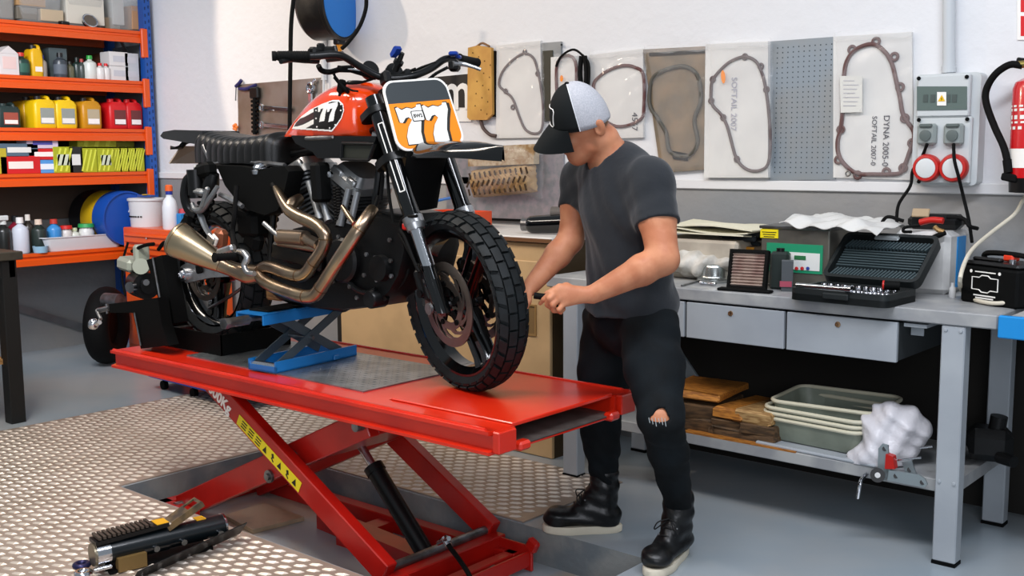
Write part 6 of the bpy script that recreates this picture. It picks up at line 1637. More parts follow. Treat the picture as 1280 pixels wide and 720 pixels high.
def pegboards():
    y = YW-.002
    t = wthing('pegboard', 'tall perforated blue-grey pegboard panel between two gasket bags', 'pegboard', 1005, 225)
    slab([(963, 52), (1045, 46), (1045, 224), (963, 226)], y, .010, 'board', mat('pegboard_blue_grey', '#8e99a2', .45, .3, col2='#939696', vs=3), t)
    k = MB(); p0 = onY(972, 60, y-.0105); p1 = onY(1042, 216, y-.0105); n, m_ = 12, 26
    for i in range(n):
        for j in range(m_):
            x = p0.x+(p1.x-p0.x)*i/(n-1); z = p0.z+(p1.z-p0.z)*j/(m_-1)
            k.add([(x+.0032*math.cos(a), y-.0108, z+.0032*math.sin(a)) for a in [2*pi*q_/6 for q_ in range(6)]], [list(range(6))])
    tag(k.build('hole_pattern', mat('hole_dark', '#3b4247', .8), t, ang=0), kind='stuff')
    t = wthing('metal_backboard', 'grey perforated metal backboard behind the corrugated pack', 'pegboard', 640, 270)
    slab([(560, 196), (706, 192), (706, 276), (560, 270)], y, .012, 'sheet', mat('speckled_sheet', '#8d8f93', .42, .55, col2='#a09aa0', vs=26, vd=5), t)
    slab([(558, 270), (706, 276), (706, 279), (558, 273)], y-.004, .012, 'lower_edge', M_BLKM, t)
    t = wthing('olive_board', 'narrow dark olive board with steel top between gasket packs', 'board', 690, 130)
    slab([(679, 54), (703, 52), (703, 72), (680, 74)], y-.0, .012, 'steel_top', M_PERF, t)
    slab([(680, 64), (693, 63), (694, 150), (681, 152)], y, .016, 'board', mat('olive_dark', '#37352a', .6), t)
    k = MB(); k.cyl(onY(702, 56, y-.014), onY(702, 56, y-.024), .006); k.build('fixing_screw', M_BLK, t)
    t = wthing('scrubbing_board', 'tan yellow perforated wooden board hanging behind the handlebar', 'board', 603, 150)
    k = slab([(588, 60), (600, 57), (617, 60), (618, 143), (611, 150), (590, 150), (587, 147)], y-.02, .02, 'board', mat('tan_board', '#c99a4b', .6, col2='#b98840', vs=8), t)
    k = MB()
    for i in range(16): k.ell(onY(591+(i*7.3) % 23, 66+i*5.1, y-.041), (.004, .003, .004), None, 8, 6)
    k.each('pit', mat('pit_brown', '#6e4f22', .8), t)
    slab([(594, 62), (623, 64), (622, 146), (596, 146)], y, .02, 'bristles', M_BLKM, t)
    k = MB(); k.tube([onY(596, 58, y-.03), onY(603, 54, y-.03), onY(612, 58, y-.03)], .006, 8); k.build('hanging_loop', mat('cord_brown', '#7d5a3a', .8), t)
    k = MB(); k.tube([onY(601, 150, y-.02), onY(604, 160, y-.02), onY(612, 168, y-.02), onY(620, 170, y-.02)], .010, 8); o = k.build('hose_piece', mat('dark_red_rubber', '#4a3a36', .6)); tag(o, 'curved dark rubber hose piece under the tan board', 'hose')
    t = wthing('sign', 'black and white lettered sign half hidden behind the number plate', 'sign', 560, 150)
    slab([(536, 97), (590, 92), (590, 152), (536, 152)], y, .008, 'sign_board', mat('sign_white', '#e8e6e1', .5), t)
    slab([(536, 97), (590, 92), (590, 134), (536, 135)], y-.009, .003, 'black_field', mat('sign_black', '#17130f', .5), t)
    k = text_mesh('m', .30, fr(onY(570, 116, y-.0135), (1, 0, 0), (0, 0, 1)), .0008, bold=.004); k.build('sign_letter', mat('sign_white', '#e8e6e1', .5), t)
pegboards()
def toolboard():
    y = YW-.002
    t = wthing('tool_board', 'stainless tool board on the wall behind the seat', 'tool board', 352, 190)
    slab([(299, 106), (404, 97), (406, 195), (300, 196)], y, .012, 'sheet', mat('stainless_warm', '#a29d96', .35, .75, col2='#8e8378', vs=4, vd=5), t)
    t = wthing('bottle_brush', 'black ribbed brush hanging on the tool board', 'brush', 318, 165)
    k = MB()
    for i in range(9): k.box(onY(318.5, 121+i*5.4, y-.03), (.075-.002*i, .02, .018), b=.004)
    k.cyl(onY(318.5, 118, y-.03), onY(318.5, 168, y-.03), .014); k.build('ribs', M_BLKM, t)
    k = MB(); k.box(onY(318.5, 116, y-.03), (.09, .03, .075), b=.008); k.build('grip', M_BLK, t)
    t = wthing('blue_pliers', 'dark blue handled pliers hooked on top of the tool board', 'pliers', 308, 110)
    k = MB(); k.tube([onY(295, 108, y-.02), onY(299, 104, y-.025), onY(302, 100, y-.02)], .012, 8); k.tube([onY(299, 111, y-.025), onY(308, 111, y-.03), onY(320, 106, y-.02)], [.010, .013, .011], 8); k.each('handle', mat('navy_grip', '#23235c', .5), t)
    k = MB(); k.cyl(onY(295, 110, y-.02), onY(294.5, 126, y-.02), .004); k.build('jaw', M_STL, t)
    for i, (y0, x0, x1) in enumerate(((134.5, 327, 362), (156, 327, 362))):
        t = wthing('spanner', ('upper' if i == 0 else 'lower')+' horizontal steel spanner on the tool board', 'spanner', 344, y0, 'spanners on the tool board')
        k = MB(); a, b = onY(x0, y0, y-.03), onY(x1, y0+2.5, y-.03); k.bar(a, b, .012, .026, b=.004); k.torus(.020, .008, fr(a, (1, 0, 0), (0, 0, 1)), 18, 8); k.box(b, (.03, .012, .04), (0, .4, 0), b=.004); k.build('shank', M_CHR, t)
    t = wthing('adjustable_wrench', 'steel wrench with hooked head hanging at the right of the tool board', 'wrench', 388, 130)
    k = MB(); k.box(onY(388, 123, y-.03), (.035, .014, .12), b=.004); k.torus(.030, .010, fr(onY(388, 110, y-.03), (1, 0, 0), (0, 0, 1)), 20, 8); k.box(onY(392, 103, y-.03), (.02, .014, .05), (0, .6, 0), b=.004); k.build('wrench_body', M_CHR, t)
    t = wthing('plastic_clip', 'small orange plastic clip above the seat on the tool board', 'clip', 293, 160)
    k = MB(); c = onY(294, 159, y-.03)
    for i in range(5): k.ell(c+V3((.016*math.cos(i*1.257), 0, .016*math.sin(i*1.257))), (.014, .010, .012), None, 10, 6)
    k.build('clip_body', mat('orange_clip', '#e07a35', .5), t)
    # conduit
    k = MB(); k.cyl(onY(405, 40, y-.02), onY(405, 100, y-.02), .018); k.cyl(onY(404.5, 88, y-.03), onY(404.5, 128, y-.03), .008); o = k.build('wall_conduit', mat('conduit_white', '#cfd3d6', .4)); tag(o, 'pale vertical conduit pipe under the blue hose reel', 'pipe')
toolboard()
def chainpack():
    y = YW-.03
    t = wthing('corrugated_pack', 'bag with ribbed brown cardboard roll hanging on the metal backboard', 'pack', 634, 248)
    a, b = onY(592, 230, y), onY(672, 222, y); c = (a+b)/2
    k = MB(); ax = (b-a).normalized(); up = V3((0, 0, 1)); up = (up-ax*up.dot(ax)).normalized(); L = (b-a).length; H = .155
    def fn(u, v):
        s = math.sin(pi*v); e = min(1, u*8, (1-u)*8)**.5; ru = u*22+1.2*math.sin(v*9)
        return a+ax*(L*u)+up*(H*(v-.5)*(.92+.08*e))+V3((0, -.005-.07*s**.5*e-.006*(math.sin(ru*2*pi*.5)>0), 0))
    k.grid(fn, 132, 24); k.build('ribbed_card', mat('corrugated_card', '#a98a5d', .7, col2='#8d6e45', vs=14), t, ang=30)
    k = MB()
    for i in range(12):
        for j in (0, 1, 2):
            u = .05+i*.08+.02*j; p = a+ax*(L*u)+up*(H*(-.30+.28*j)); s = math.sin(pi*(.20+.28*j))**.5
            k.box(p+V3((0, -.012-.07*s, 0)), (.010, .004, .036), (0, .5 if j % 2 else -.3, 0))
    k.each('slot', mat('slot_brown', '#3a2a18', .8), t)
    def fb(u, v):
        p = onY(588+91*u, 183+66*v-4*u+3*math.sin(8*u), y); s = math.sin(pi*v)*math.sin(pi*u)
        return p+V3((0, -.095*s**.4+.010*math.sin(13*u+9*v)*math.sin(11*v-5*u), 0))
    k = MB(); k.grid(fb, 30, 24); k.build('clear_bag', M_FILM, t, ang=180)
    slab([(592, 184), (674, 180), (674, 205), (592, 208)], y, .045, 'upper_roll', mat('corrugated_pale', '#b3a285', .7, col2='#8d6e45', vs=25, vd=4), t)
chainpack()
def socketbox():
    y = YW
    M_BOX = mat('switchbox_grey', '#c3c8c9', .45)
    t = wthing('socket_box', 'grey wall socket box with window and two red round sockets', 'electrical box', 1184, 232)
    k = MB(); a, b = onY(1146, 94, y-.06), onY(1222, 232, y-.06); w, h = b.x-a.x, a.z-b.z; cx, cz = (a.x+b.x)/2, (a.z+b.z)/2
    k.T = fr((cx, y, cz), (1, 0, 0), (0, 0, 1)); k.prism(rrect(w, h, .02, 4), .075); k.build('back_housing', M_BOX, t)
    k = MB(); c0, c1 = onY(1147, 95, y-.10), onY(1211, 146, y-.10); k.box(((c0.x+c1.x)/2, y-.088, (c0.z+c1.z)/2), (c1.x-c0.x, .03, c0.z-c1.z), b=.006); k.build('breaker_cover', M_BOX, t)
    c0, c1 = onY(1147, 147, y-.10), onY(1211, 230, y-.10); k = MB(); k.box(((c0.x+c1.x)/2, y-.086, (c0.z+c1.z)/2), (c1.x-c0.x, .025, c0.z-c1.z), b=.006); k.build('socket_cover', M_BOX, t)
    wd = slab([(1146.5, 108), (1209, 108), (1209, 137), (1146.5, 138)], y-.103, .004, 'breaker_window', mat('smoked_window', '#5f6d68', .15, spec=.6), t)
    k = MB()
    for x in (1157, 1166, 1185, 1193): k.box(onY(x, 123, y-.108), (.018, .003, .03))
    k.each('breaker', mat('breaker_dark', '#46514e', .5), wd)
    st = slab([(1171.5, 115), (1183, 115), (1183, 132), (1171.5, 132)], y-.109, .002, 'warning_sticker', M_WHITE, t)
    k = MB(); k.prism([(-.014, -.011), (.014, -.011), (0, .014)], .001, fr(onY(1177, 123, y-.112), (1, 0, 0), (0, 0, 1))); k.build('warning_triangle', mat('warning_yellow', '#e5b70f', .5), st)
    k = MB(); k.prism([(-.002, -.007), (.003, -.001), (0, 0), (.002, .007), (-.003, 0), (0, -.001)], .0006, fr(onY(1177, 123.5, y-.1132), (1, 0, 0), (0, 0, 1))); k.build('warning_bolt', M_BLKM, st)
    slab([(1147, 139), (1210, 138.5), (1210, 144), (1147, 145)], y-.103, .003, 'window_clip', M_BOX, t)
    for i, px in enumerate((1159, 1192.5)):
        k = MB(); c = onY(px, 168, y-.11); k.box(c, (.075, .035, .085), b=.010); s = k.build('shuttered_socket', mat('socket_grey', '#8e9694', .4), t)
        k = MB(); k.box(c+V3((.0, -.018, .034)), (.05, .02, .014), b=.004); k.lathe([(.022, 0), (.022, .008), (.012, .010), (0, .010)], 20, fr(c+V3((0, -.018, -.004)), (1, 0, 0), (0, 0, 1))); k.build('socket_hood', mat('socket_dark', '#5b6462', .4), s)
        c = onY(px+1.5, 210, y-.10); T = fr(c, (1, 0, 0), (0, 0, 1)); k = MB(); k.lathe([(.054, 0), (.056, .02), (.050, .034), (.040, .036), (.040, .026), (.0, .026)], 32, T); s = k.build('red_socket_ring', mat('socket_red', '#b9241f', .35), t)
        k = MB(); k.lathe([(0, .0262), (.039, .0262), (.039, .034), (.030, .037), (0, .037)], 32, T); k.build('white_lid', mat('lid_white', '#cfd2d2', .4), s)
    k = MB()
    for px, py in ((1148.5, 98), (1208.5, 96), (1148.5, 150), (1209, 149), (1148.5, 227)): k.cyl(onY(px, py, y-.10), onY(px, py, y-.108), .008, n=12)
    k.each('cover_screw', M_BLKM, t)
    k = MB(); k.cyl(onY(1186.5, -40, y-.03), onY(1186, 88, y-.03), .024, n=20); k.cyl(onY(1186, 82, y-.03), onY(1186, 91, y-.03), .028, n=20); k.cyl(onY(1186, 91, y-.03), onY(1186, 94, y-.03), .020, n=20); o = k.build('power_conduit', mat('conduit_grey', '#bfc4c7', .4)); tag(o, 'vertical grey conduit pipe running into the socket box', 'pipe')
    for i, (px, P) in enumerate(((1159, [(1159, 180, 4.37), (1152, 197, 4.40), (1141, 213, 4.40), (1138, 232, 4.38), (1124, 254, 4.36), (1121, 270, 4.34), (1121, 282, 4.30)]), (1193, [(1192, 180, 4.37), (1193, 200, 4.33), (1198, 220, 4.33), (1204, 245, 4.36), (1211, 275, 4.34), (1215, 303, 4.30)]))):
        k = MB(); k.tube([onY(a_, b_, c_) for a_, b_, c_ in P], .0065, 8, 6); o = k.build('black_power_cable', M_RUB); tag(o, 'black cable hanging from the %s grey socket of the wall box' % ('left' if i == 0 else 'right'), 'cable', 'cables from the socket box')
socketbox()
def extinguisher():
    y = YW-.115
    MR = mat('extinguisher_red', '#c4161c', .25, coat=.5)
    t = wthing('fire_extinguisher', 'red fire extinguisher with black hose hanging on the right wall', 'fire extinguisher', 1292, 235)
    c0, c1 = onY(1292, 222, y), onY(1292, 96, y); r = .088; H = c1.z-c0.z; T = loc((c0.x, y, c0.z))
    k = MB(); k.lathe([(0, 0), (r, 0), (r, H*.88), (r*.9, H*.95), (r*.5, H*1.0), (.02, H*1.01), (.02, H*1.04), (0, H*1.04)], 36, T); cyl = k.build('cylinder', MR, t)
    k = MB(); k.lathe([(0, -.055), (r*.95, -.055), (r*.98, 0), (0, .002)], 36, T); k.build('black_foot', M_BLK, t)
    def band(z0, z1, nm, m):
        k = MB(); P = [(math.radians(a)) for a in range(140, 300, 8)]
        k.rings([[V3((c0.x+(r+.0008)*math.cos(a), y+(r+.0008)*math.sin(a), c0.z+z)) for a in P] for z in (z0, z1)], False, False); return k.build(nm, m, cyl)
    band(H*.10, H*.29, 'white_label', M_WHITE)
    for i, (z, hh) in enumerate(((.48, .03), (.54, .02), (.58, .04), (.66, .025), (.70, .02))):
        k = MB(); 
        for j in range(5+i % 2):
            a0 = math.radians(165+j*19+(i*7) % 9); a1 = a0+math.radians(11); k.rings([[V3((c0.x+(r+.001)*math.cos(a), y+(r+.001)*math.sin(a), c0.z+H*zz)) for a in (a0, (a0+a1)/2, a1)] for zz in (z, z+hh)], False, False)
        k.build('instruction_print', M_WHITE, cyl)
    k = MB(); k.cyl((c0.x, y, c1.z), (c0.x, y, c1.z+.05), .022); k.box((c0.x-.03, y, c1.z+.055), (.10, .03, .02), (0, .2, 0), b=.004); k.build('valve', M_BLK, t)
    k = MB(); k.tube([onY(1278, 82, y-.02), onY(1262, 81, y-.03), onY(1244, 93, y-.03), onY(1233, 112, y-.02), onY(1233, 130, y-.02), (onY(1243, 158, y-.03)), onY(1254, 182, y-.05), onY(1259, 200, y-.06)], .0135, 12, 6); k.cyl(onY(1259, 200, y-.06), onY(1261, 216, y-.065), .017); k.box(onY(1263, 222, y-.065), (.06, .035, .03), (0, .2, 0), b=.006); k.build('hose', M_RUB, t)
    k = MB(); k.cyl(onY(1284, 80, y-.02), onY(1270, 81, y-.02), .014, n=14); k.build('brass_fitting', mat('brass_fitting', '#9c8c50', .35, .9), t)
    t = wthing('fire_sign', 'red and white sign above the fire extinguisher at the frame edge', 'sign', 1300, 45)
    slab([(1272, -35), (1340, -35), (1340, 50), (1272, 50)], YW, .006, 'sign_board', M_WHITE, t)
    slab([(1276, -30), (1336, -30), (1336, 15), (1276, 15)], YW-.006, .002, 'red_field', mat('sign_red', '#d0121a', .45), t)
    slab([(1276, 20), (1336, 20), (1336, 45), (1276, 45)], YW-.006, .002, 'red_field', mat('sign_red', '#d0121a', .45), t)
extinguisher()
def reel():
    t = thing('hose_reel', 'round blue-faced hose reel hanging above the handlebar', 'hose reel', (-5.1, 4.0, 2.1))
    X0 = -5.05; c = onX(427, 4, X0); r = .21
    T = fr(c, (-.30, .95, 0), (0, 0, 1))          # drum axis turned towards the room
    k = MB(); k.lathe([(0, -.20), (r*.93, -.20), (r, -.18), (r, -.03), (r*1.04, -.02), (r*1.04, .0), (r*.97, .006), (r*.95, 0), (0, 0)], 56, T); k.build('drum', mat('reel_drum', '#4a443e', .35, .7, col2='#2b2826', vs=8), t)
    k = MB(); k.lathe([(0, .014), (r*.5, .012), (r*.93, .004), (r*.93, .0), (0, 0)], 56, T); k.build('face_disc', mat('reel_blue', '#1477cf', .4), t)
    k = MB(); k.box(c+V3((-.08, .22, .06)), (.05, .05, .5), b=.006); k.box(c+V3((-.08, .30, .1)), (.10, .20, .10), b=.008); k.build('wall_bracket', mat('bracket_tan', '#c9bda5', .5), t)
    b = c+V3((-.03, 0, -r))
    k = MB(); k.box(b+V3((0, 0, -.012)), (.05, .06, .035), b=.006); k.build('outlet_guard', M_BLK, t)
    k = MB(); k.cyl(b+V3((0, 0, -.03)), b+V3((0, 0, -.07)), .022, .012); k.cyl(b+V3((0, 0, -.07)), b+V3((0, 0, -.11)), .009); k.build('orange_connector', mat('connector_orange', '#d98a25', .4), t)
    k = MB(); k.tube([onY(458, -8, 4.1), onY(457, 12, 4.1), onY(449, 34, 4.05), onY(436, 52, 4.0), onY(427, 61, 3.98)], .011, 10, 6); k.build('supply_hose', M_RUB, t)
    k = MB(); k.tube([onY(368, -10, 3.9), onY(364, 30, 3.9), onY(363, 80, 3.9), onY(362, 165, 3.9), onY(361, 230, 3.9)], .012, 10, 6); o = k.build('air_hose', M_RUB); tag(o, 'long black air hose hanging straight down behind the tank', 'hose')
reel()
# ---------- beige cabinet ----------
def cabinet():
    YF = 3.93; x1 = -3.125; x0 = -4.62; h = 1.03
    MB_ = mat('cabinet_beige', '#c3a377', .5, col2='#b89a70', vs=5); MDK = mat('cabinet_brown', '#3a2c17', .6)
    t = thing('cabinet', 'beige cupboard with recessed handle behind the front wheel', 'cabinet', ((x0+x1)/2, 4.2, 0))
    k = MB(); k.box(((x0+x1)/2, (YF+4.47)/2+.01, h/2), (x1-x0-.004, 4.47-YF-.02, h)); k.build('carcass', MDK, t)
    k = MB(); k.box(((x0+x1)/2, YF+.005, h-.05), (x1-x0, .02, .085), b=.003); k.build('top_rail', MB_, t)
    k = MB(); k.box(((x0+x1)/2, YF+.008, .06), (x1-x0, .02, .115), b=.003); k.build('plinth', MB_, t)
    xm = (x0+x1)/2
    for a, b in ((x0, xm), (xm, x1)):
        k = MB(); k.box(((a+b)/2, YF, .535), (b-a-.008, .022, .81), b=.004); d = k.build('door', MB_, t)
        hx = b-.115
        k = MB(); k.frame([(-.03, -.075), (.03, -.075), (.03, .075), (-.03, .075)], [(-.022, -.066), (.022, -.066), (.022, .066), (-.022, .066)], .006, fr((hx, YF-.011, .66), (1, 0, 0), (0, 0, 1))); k.build('handle_frame', mat('handle_brass', '#a98a58', .35, .5), d)
        k = MB(); k.box((hx, YF-.0105, .66), (.044, .002, .132)); k.build('handle_recess', mat('recess_brown', '#7a613c', .5), d)
    k = MB(); k.box(((x0+x1)/2, (YF+4.47)/2-.005, h+.013), (x1-x0+.04, 4.47-YF+.05, .026), b=.005); k.build('cabinet_top', mat('top_white', '#d6d3cd', .4), t)
    k = MB(); k.box(((x0+x1)/2, YF-.029, h+.010), (x1-x0+.04, .004, .018)); k.build('brown_edge', mat('edge_brown', '#6d4a2e', .5), t)
    z = h+.026
    p = onZ(678, 292, z); t = thing('angle_grinder', 'black power tool lying on the cabinet behind the tyre', 'power tool', p)
    b = Blob(p+V3((-.18, -.1, 0)), p+V3((.24, .22, .2)), .006); a0 = onY(662, 281, 4.05)
    b.cap((a0.x+.02, 4.05, z+.045), (a0.x+.20, 4.12, z+.055), .042, .048, .02); b.cap((a0.x+.20, 4.12, z+.055), (a0.x+.33, 4.16, z+.05), .035, .03, .02); b.plane((0, 0, z+.002), (0, 0, -1)); b.build('tool_body', M_BGL, t)
    k = MB(); k.cyl((a0.x-.03, 4.03, z+.045), (a0.x+.01, 4.045, z+.045), .032, n=20); k.build('tool_head', M_STL, t)
    k = MB(); k.cyl((a0.x+.10, 4.10, z+.10), (a0.x+.22, 4.14, z+.105), .032, .026, n=16); k.build('side_grip', mat('grip_taupe', '#5b5550', .6), t)
    a1 = onY(560, 278, 4.1)
    t = thing('orange_tray', 'orange plastic tool tray on the cabinet behind the fork', 'tray', (a1.x, 4.15, z))
    k = MB(); k.frame(rrect(.34, .22, .02, 3), rrect(.32, .20, .015, 3), .085, loc((a1.x-.02, 4.18, z))); k.box((a1.x-.02, 4.18, z+.004), (.32, .20, .006)); k.build('tray_body', mat('tray_orange', '#e0522a', .45), t)
    k = MB(); k.tube([onY(520, 262, 4.36), onY(540, 253, 4.40), onY(555, 249, 4.42), onY(572, 246, 4.42)], .008, 8, 6); o = k.build('blue_air_line', mat('air_line_blue', '#1f63b0', .4)); tag(o, 'thin blue air line between the fork legs above the cabinet', 'hose')
    a = onY(425, 400, 4.0); t = thing('timber_post', 'upright wooden panel standing left of the beige cupboard', 'panel', (-4.70, 4.2, 0))
    k = MB(); k.box((-4.68, 4.22, .46), (.05, .30, .92), b=.003); k.build('panel_board', mat('pale_wood', '#a9814f', .6), t)
    k = MB(); k.box((-4.78, 4.22, .40), (.12, .28, .80), b=.003); o = k.build('dark_locker', M_DK); tag(o, 'dark narrow case behind the jack beside the wooden panel', 'case')
cabinet()
# ---------- shelving rack on the left wall ----------
RXF = -7.30
RY0, RY1 = 2.55, 4.46
def rz(px, py): return onX(px, py, RXF).z
SHZ = [rz(95, 32), rz(95, 97.5), rz(95, 160.5), rz(95, 216), rz(95, 313)]
M_BEAM = mat('rack_orange', '#d9500f', .38, coat=.15); M_UP = mat('rack_blue', '#1d4f9c', .4)
rack = thing('shelving_rack', 'tall orange and blue steel shelving rack against the left wall', 'shelving rack', (-7.58, 3.6, 0))
def rack_build():
    D = .55
    for i, z in enumerate(SHZ):
        m = MB(); sec = [(0, 0), (0, -.022), (-.012, -.026), (-.012, -.04), (0, -.046), (0, -.085), (-.03, -.085), (-.03, 0)]
        m.rings([[V3((RXF+a, y, z+b)) for a, b in sec] for y in (RY0, RY1-.075)]); m.rings([[V3((RXF-D-a, y, z+b)) for a, b in sec] for y in (RY0, RY1-.075)])
        bm_ = m.each('beam', M_BEAM, rack)[0]
        if i < 4:
            m = MB(); m.box((RXF+.004, RY1-.055, z-.085), (.03, .05, .21), b=.006); m.build('beam_connector', M_BEAM, bm_)
        m = MB(); m.box((RXF-D/2, (RY0+RY1-.1)/2, z-.011), (D-.04, RY1-RY0-.1, .02)); m.build('shelf_board', mat('shelf_board', '#5a4a3e', .7), rack)
    for x in (RXF-.02, RXF-D+.02):
        m = MB(); zt_ = 2.9
        m.box((x, RY1-.03, zt_/2), (.07, .055, zt_)); u = m.build('upright', M_UP, rack)
        m = MB()
        if x > RXF-.1:
            for i in range(30):
                z = 1.1+i*.05
                for dx in (-.014, .014): m.box((x+.036, RY1-.03+dx*1.0, z+(.012 if dx > 0 else 0)), (.002, .008, .022))
            m.each('slot', mat('slot_navy', '#0f2a58', .6), u)
    for x in (RXF-.02, RXF-D+.02): m = MB(); m.box((x, RY0+.02, 1.45), (.07, .055, 2.9)); m.build('upright', M_UP, rack)
    m = MB()
    for a, b in ((.3, 1.1), (1.1, .5), (1.2, 1.9), (1.9, 2.5)): m.bar((RXF-.03, RY1-.03, a), (RXF-D+.03, RY1-.03, b), .01, .03)
    m.each('cross_brace', M_PERF, rack)
    m = MB(); m.bar((XL+.03, 3.0, .60), (XL+.03, 4.2, .1), .012, .05); m.build('rear_brace', M_PERF, rack)
    m = MB(); m.box((XL+.012, (RY0+RY1)/2, 1.75), (.012, RY1-RY0-.1, 1.55)); m.build('back_sheet', mat('back_sheet_brown', '#57483d', .75), rack)
    m = MB(); m.box((RXF-.27, RY1-.02, 1.6), (.50, .006, 1.3)); m.build('side_sheet', mat('side_sheet', '#7c8182', .5, .3), rack)
rack_build()
def ry(px, z, dx): return onX(px, 360-1, RXF-dx).y if False else _ry(px, z, dx)
def _ry(px, z, dx):
    X = RXF-dx; d = lambda Y: (640+FPX*AX_c(V3((X, Y, z)))) 
    # solve the lateral position that shows at pixel column px on this shelf
    lo, hi = 2.0, 5.2
    for _ in range(40):
        mid = (lo+hi)/2
        if projx(V3((X, mid, z))) < px: lo = mid
        else: hi = mid
    return lo
def projx(p):
    v = p-CAM; R = Matrix((AX, AY, AZ)).transposed(); c = R @ v; return 640+FPX*c.x/-c.z
COLS = {}
def pm(c, rough=.4, **k): return mat('plastic_'+c.lstrip('#'), c, rough, **k)
G = 'goods on the shelving rack'
def put(name, lab, cat, px, s, dx, group, rz_=0.):
    z = SHZ[s]+.001; y = _ry(px, z, dx); return thing(name, lab, cat, (RXF-dx, y, z), rz_, group)
def canister(px, s, w, d, h, c, lab, dx=.12, lc='#b9b9ae', capc='#191512'):
    t = put('oil_canister', lab, 'canister', px, s, dx, 'oil canisters on the rack', pi/2)
    # local: x = across (world Y), y = depth (-X), front at y<0
    m = MB(); R = []
    for z, k, o in ((0, .96, 0), (.01, 1, 0), (h*.74, 1, 0), (h*.86, .86, .0), (h*.90, .60, .0)): R.append([V3((x*k, y*(k if z < h*.8 else .9)+o, z)) for x, y in rrect(w, d, .022, 3)])
    m.rings(R); m.tube([(w*.2, -d*.36, h*.80), (w*.2, -d*.30, h*.96), (w*.2, d*.18, h*.98), (w*.2, d*.34, h*.82)], .013, 8, 4); m.build('canister_body', pm(c), t, local=True, ang=40)
    m = MB(); m.cyl((-w*.18, -d*.22, h*.88), (-w*.18, -d*.22, h*1.0), .024, n=16); m.build('screw_cap', pm(capc), t, local=True)
    m = MB(); m.box((w*.05, -d/2-.001, h*.38), (w*.60, .002, h*.50)); lb = m.build('paper_label', pm(lc, .6), t, local=True)
    m = MB(); m.box((w*.05, -d/2-.0025, h*.24), (w*.55, .001, h*.16)); m.build('label_panel', pm('#e4e0d8' if c[1] != 'c' else '#efe9e4', .6), lb, local=True)
def bottle(px, s, r, h, c, capc, lab, dx=.14, lc=None, neck=.35, name='bottle', spray=False):
    t = put(name, lab, 'bottle', px, s, dx, 'bottles on the rack')
    m = MB(); m.lathe([(0, 0), (r*.95, 0), (r, .006), (r, h*.62), (r*.9, h*.70), (r*neck, h*.80), (r*neck, h*.86), (0, h*.86)], 20); m.build('bottle_body', pm(c, .3), t, local=True)
    m = MB(); m.lathe([(0, h*.84), (r*neck*1.3, h*.84), (r*neck*1.2, h), (0, h)], 16)
    if spray: m.box((.012, -r*.2, h*1.02), (.035, r*1.6, .035), b=.006); m.box((.0, -r*.75, h*.95), (.02, .014, .05), (.4, 0, 0), b=.003)
    m.build('bottle_cap', pm(capc), t, local=True)
    if lc: m = MB(); m.lathe([(r*1.01, h*.14), (r*1.015, h*.15), (r*1.015, h*.52), (r*1.01, h*.53)], 20); m.build('bottle_label', pm(lc, .6), t, local=True)
def carton(px, s, w, d, h, c, lab, dz=0., dx=.10, lc=None, stripe=None, grp='small cartons on the rack'):
    t = put('carton', lab, 'carton', px, s, dx, grp, pi/2); t.location.z += dz
    m = MB(); m.box((0, 0, h/2), (w, d, h), b=.002); m.build('box_body', pm(c, .6), t, local=True)
    if lc: m = MB(); m.box((0, -d/2-.001, h*.5), (w*.62, .002, h*.42)); m.build('box_label', pm(lc, .6), t, local=True)
    if stripe:
        m = MB()
        for i in range(3): m.box((-w*.28+i*w*.28, -d/2-.001, h*.5), (w*.10, .002, h*.92), (0, .28, 0))
        m.build('box_stripes', pm(stripe, .6), t, local=True)
def bin_(px, s, w, d, h, lab, dx=.22, cont=()):
    t = put('storage_bin', lab, 'storage bin', px, s, dx, 'clear bins on the top shelf', pi/2)
    M_CL = mat('frosted_plastic', '#c4c6c4', .25, alpha=.22)
    m = MB(); m.rings([[V3((x*k, y*k, z)) for x, y in rrect(w, d, .03, 3)] for z, k in ((0, .86), (.01, .88), (h, 1), (h, .98), (.014, .86), (.013, .8))]); m.tube([(x*1.01, y*1.01, h) for x, y in rrect(w, d, .03, 3)], .008, 6, 1, closed=True); m.build('bin_shell', M_CL, t, local=True)
    for (x, y, z, a, b, c, col) in cont:
        m = MB(); m.box((x, y, z), (a, b, c), b=.003); m.build('packed_box', pm(col, .7), t, local=True)
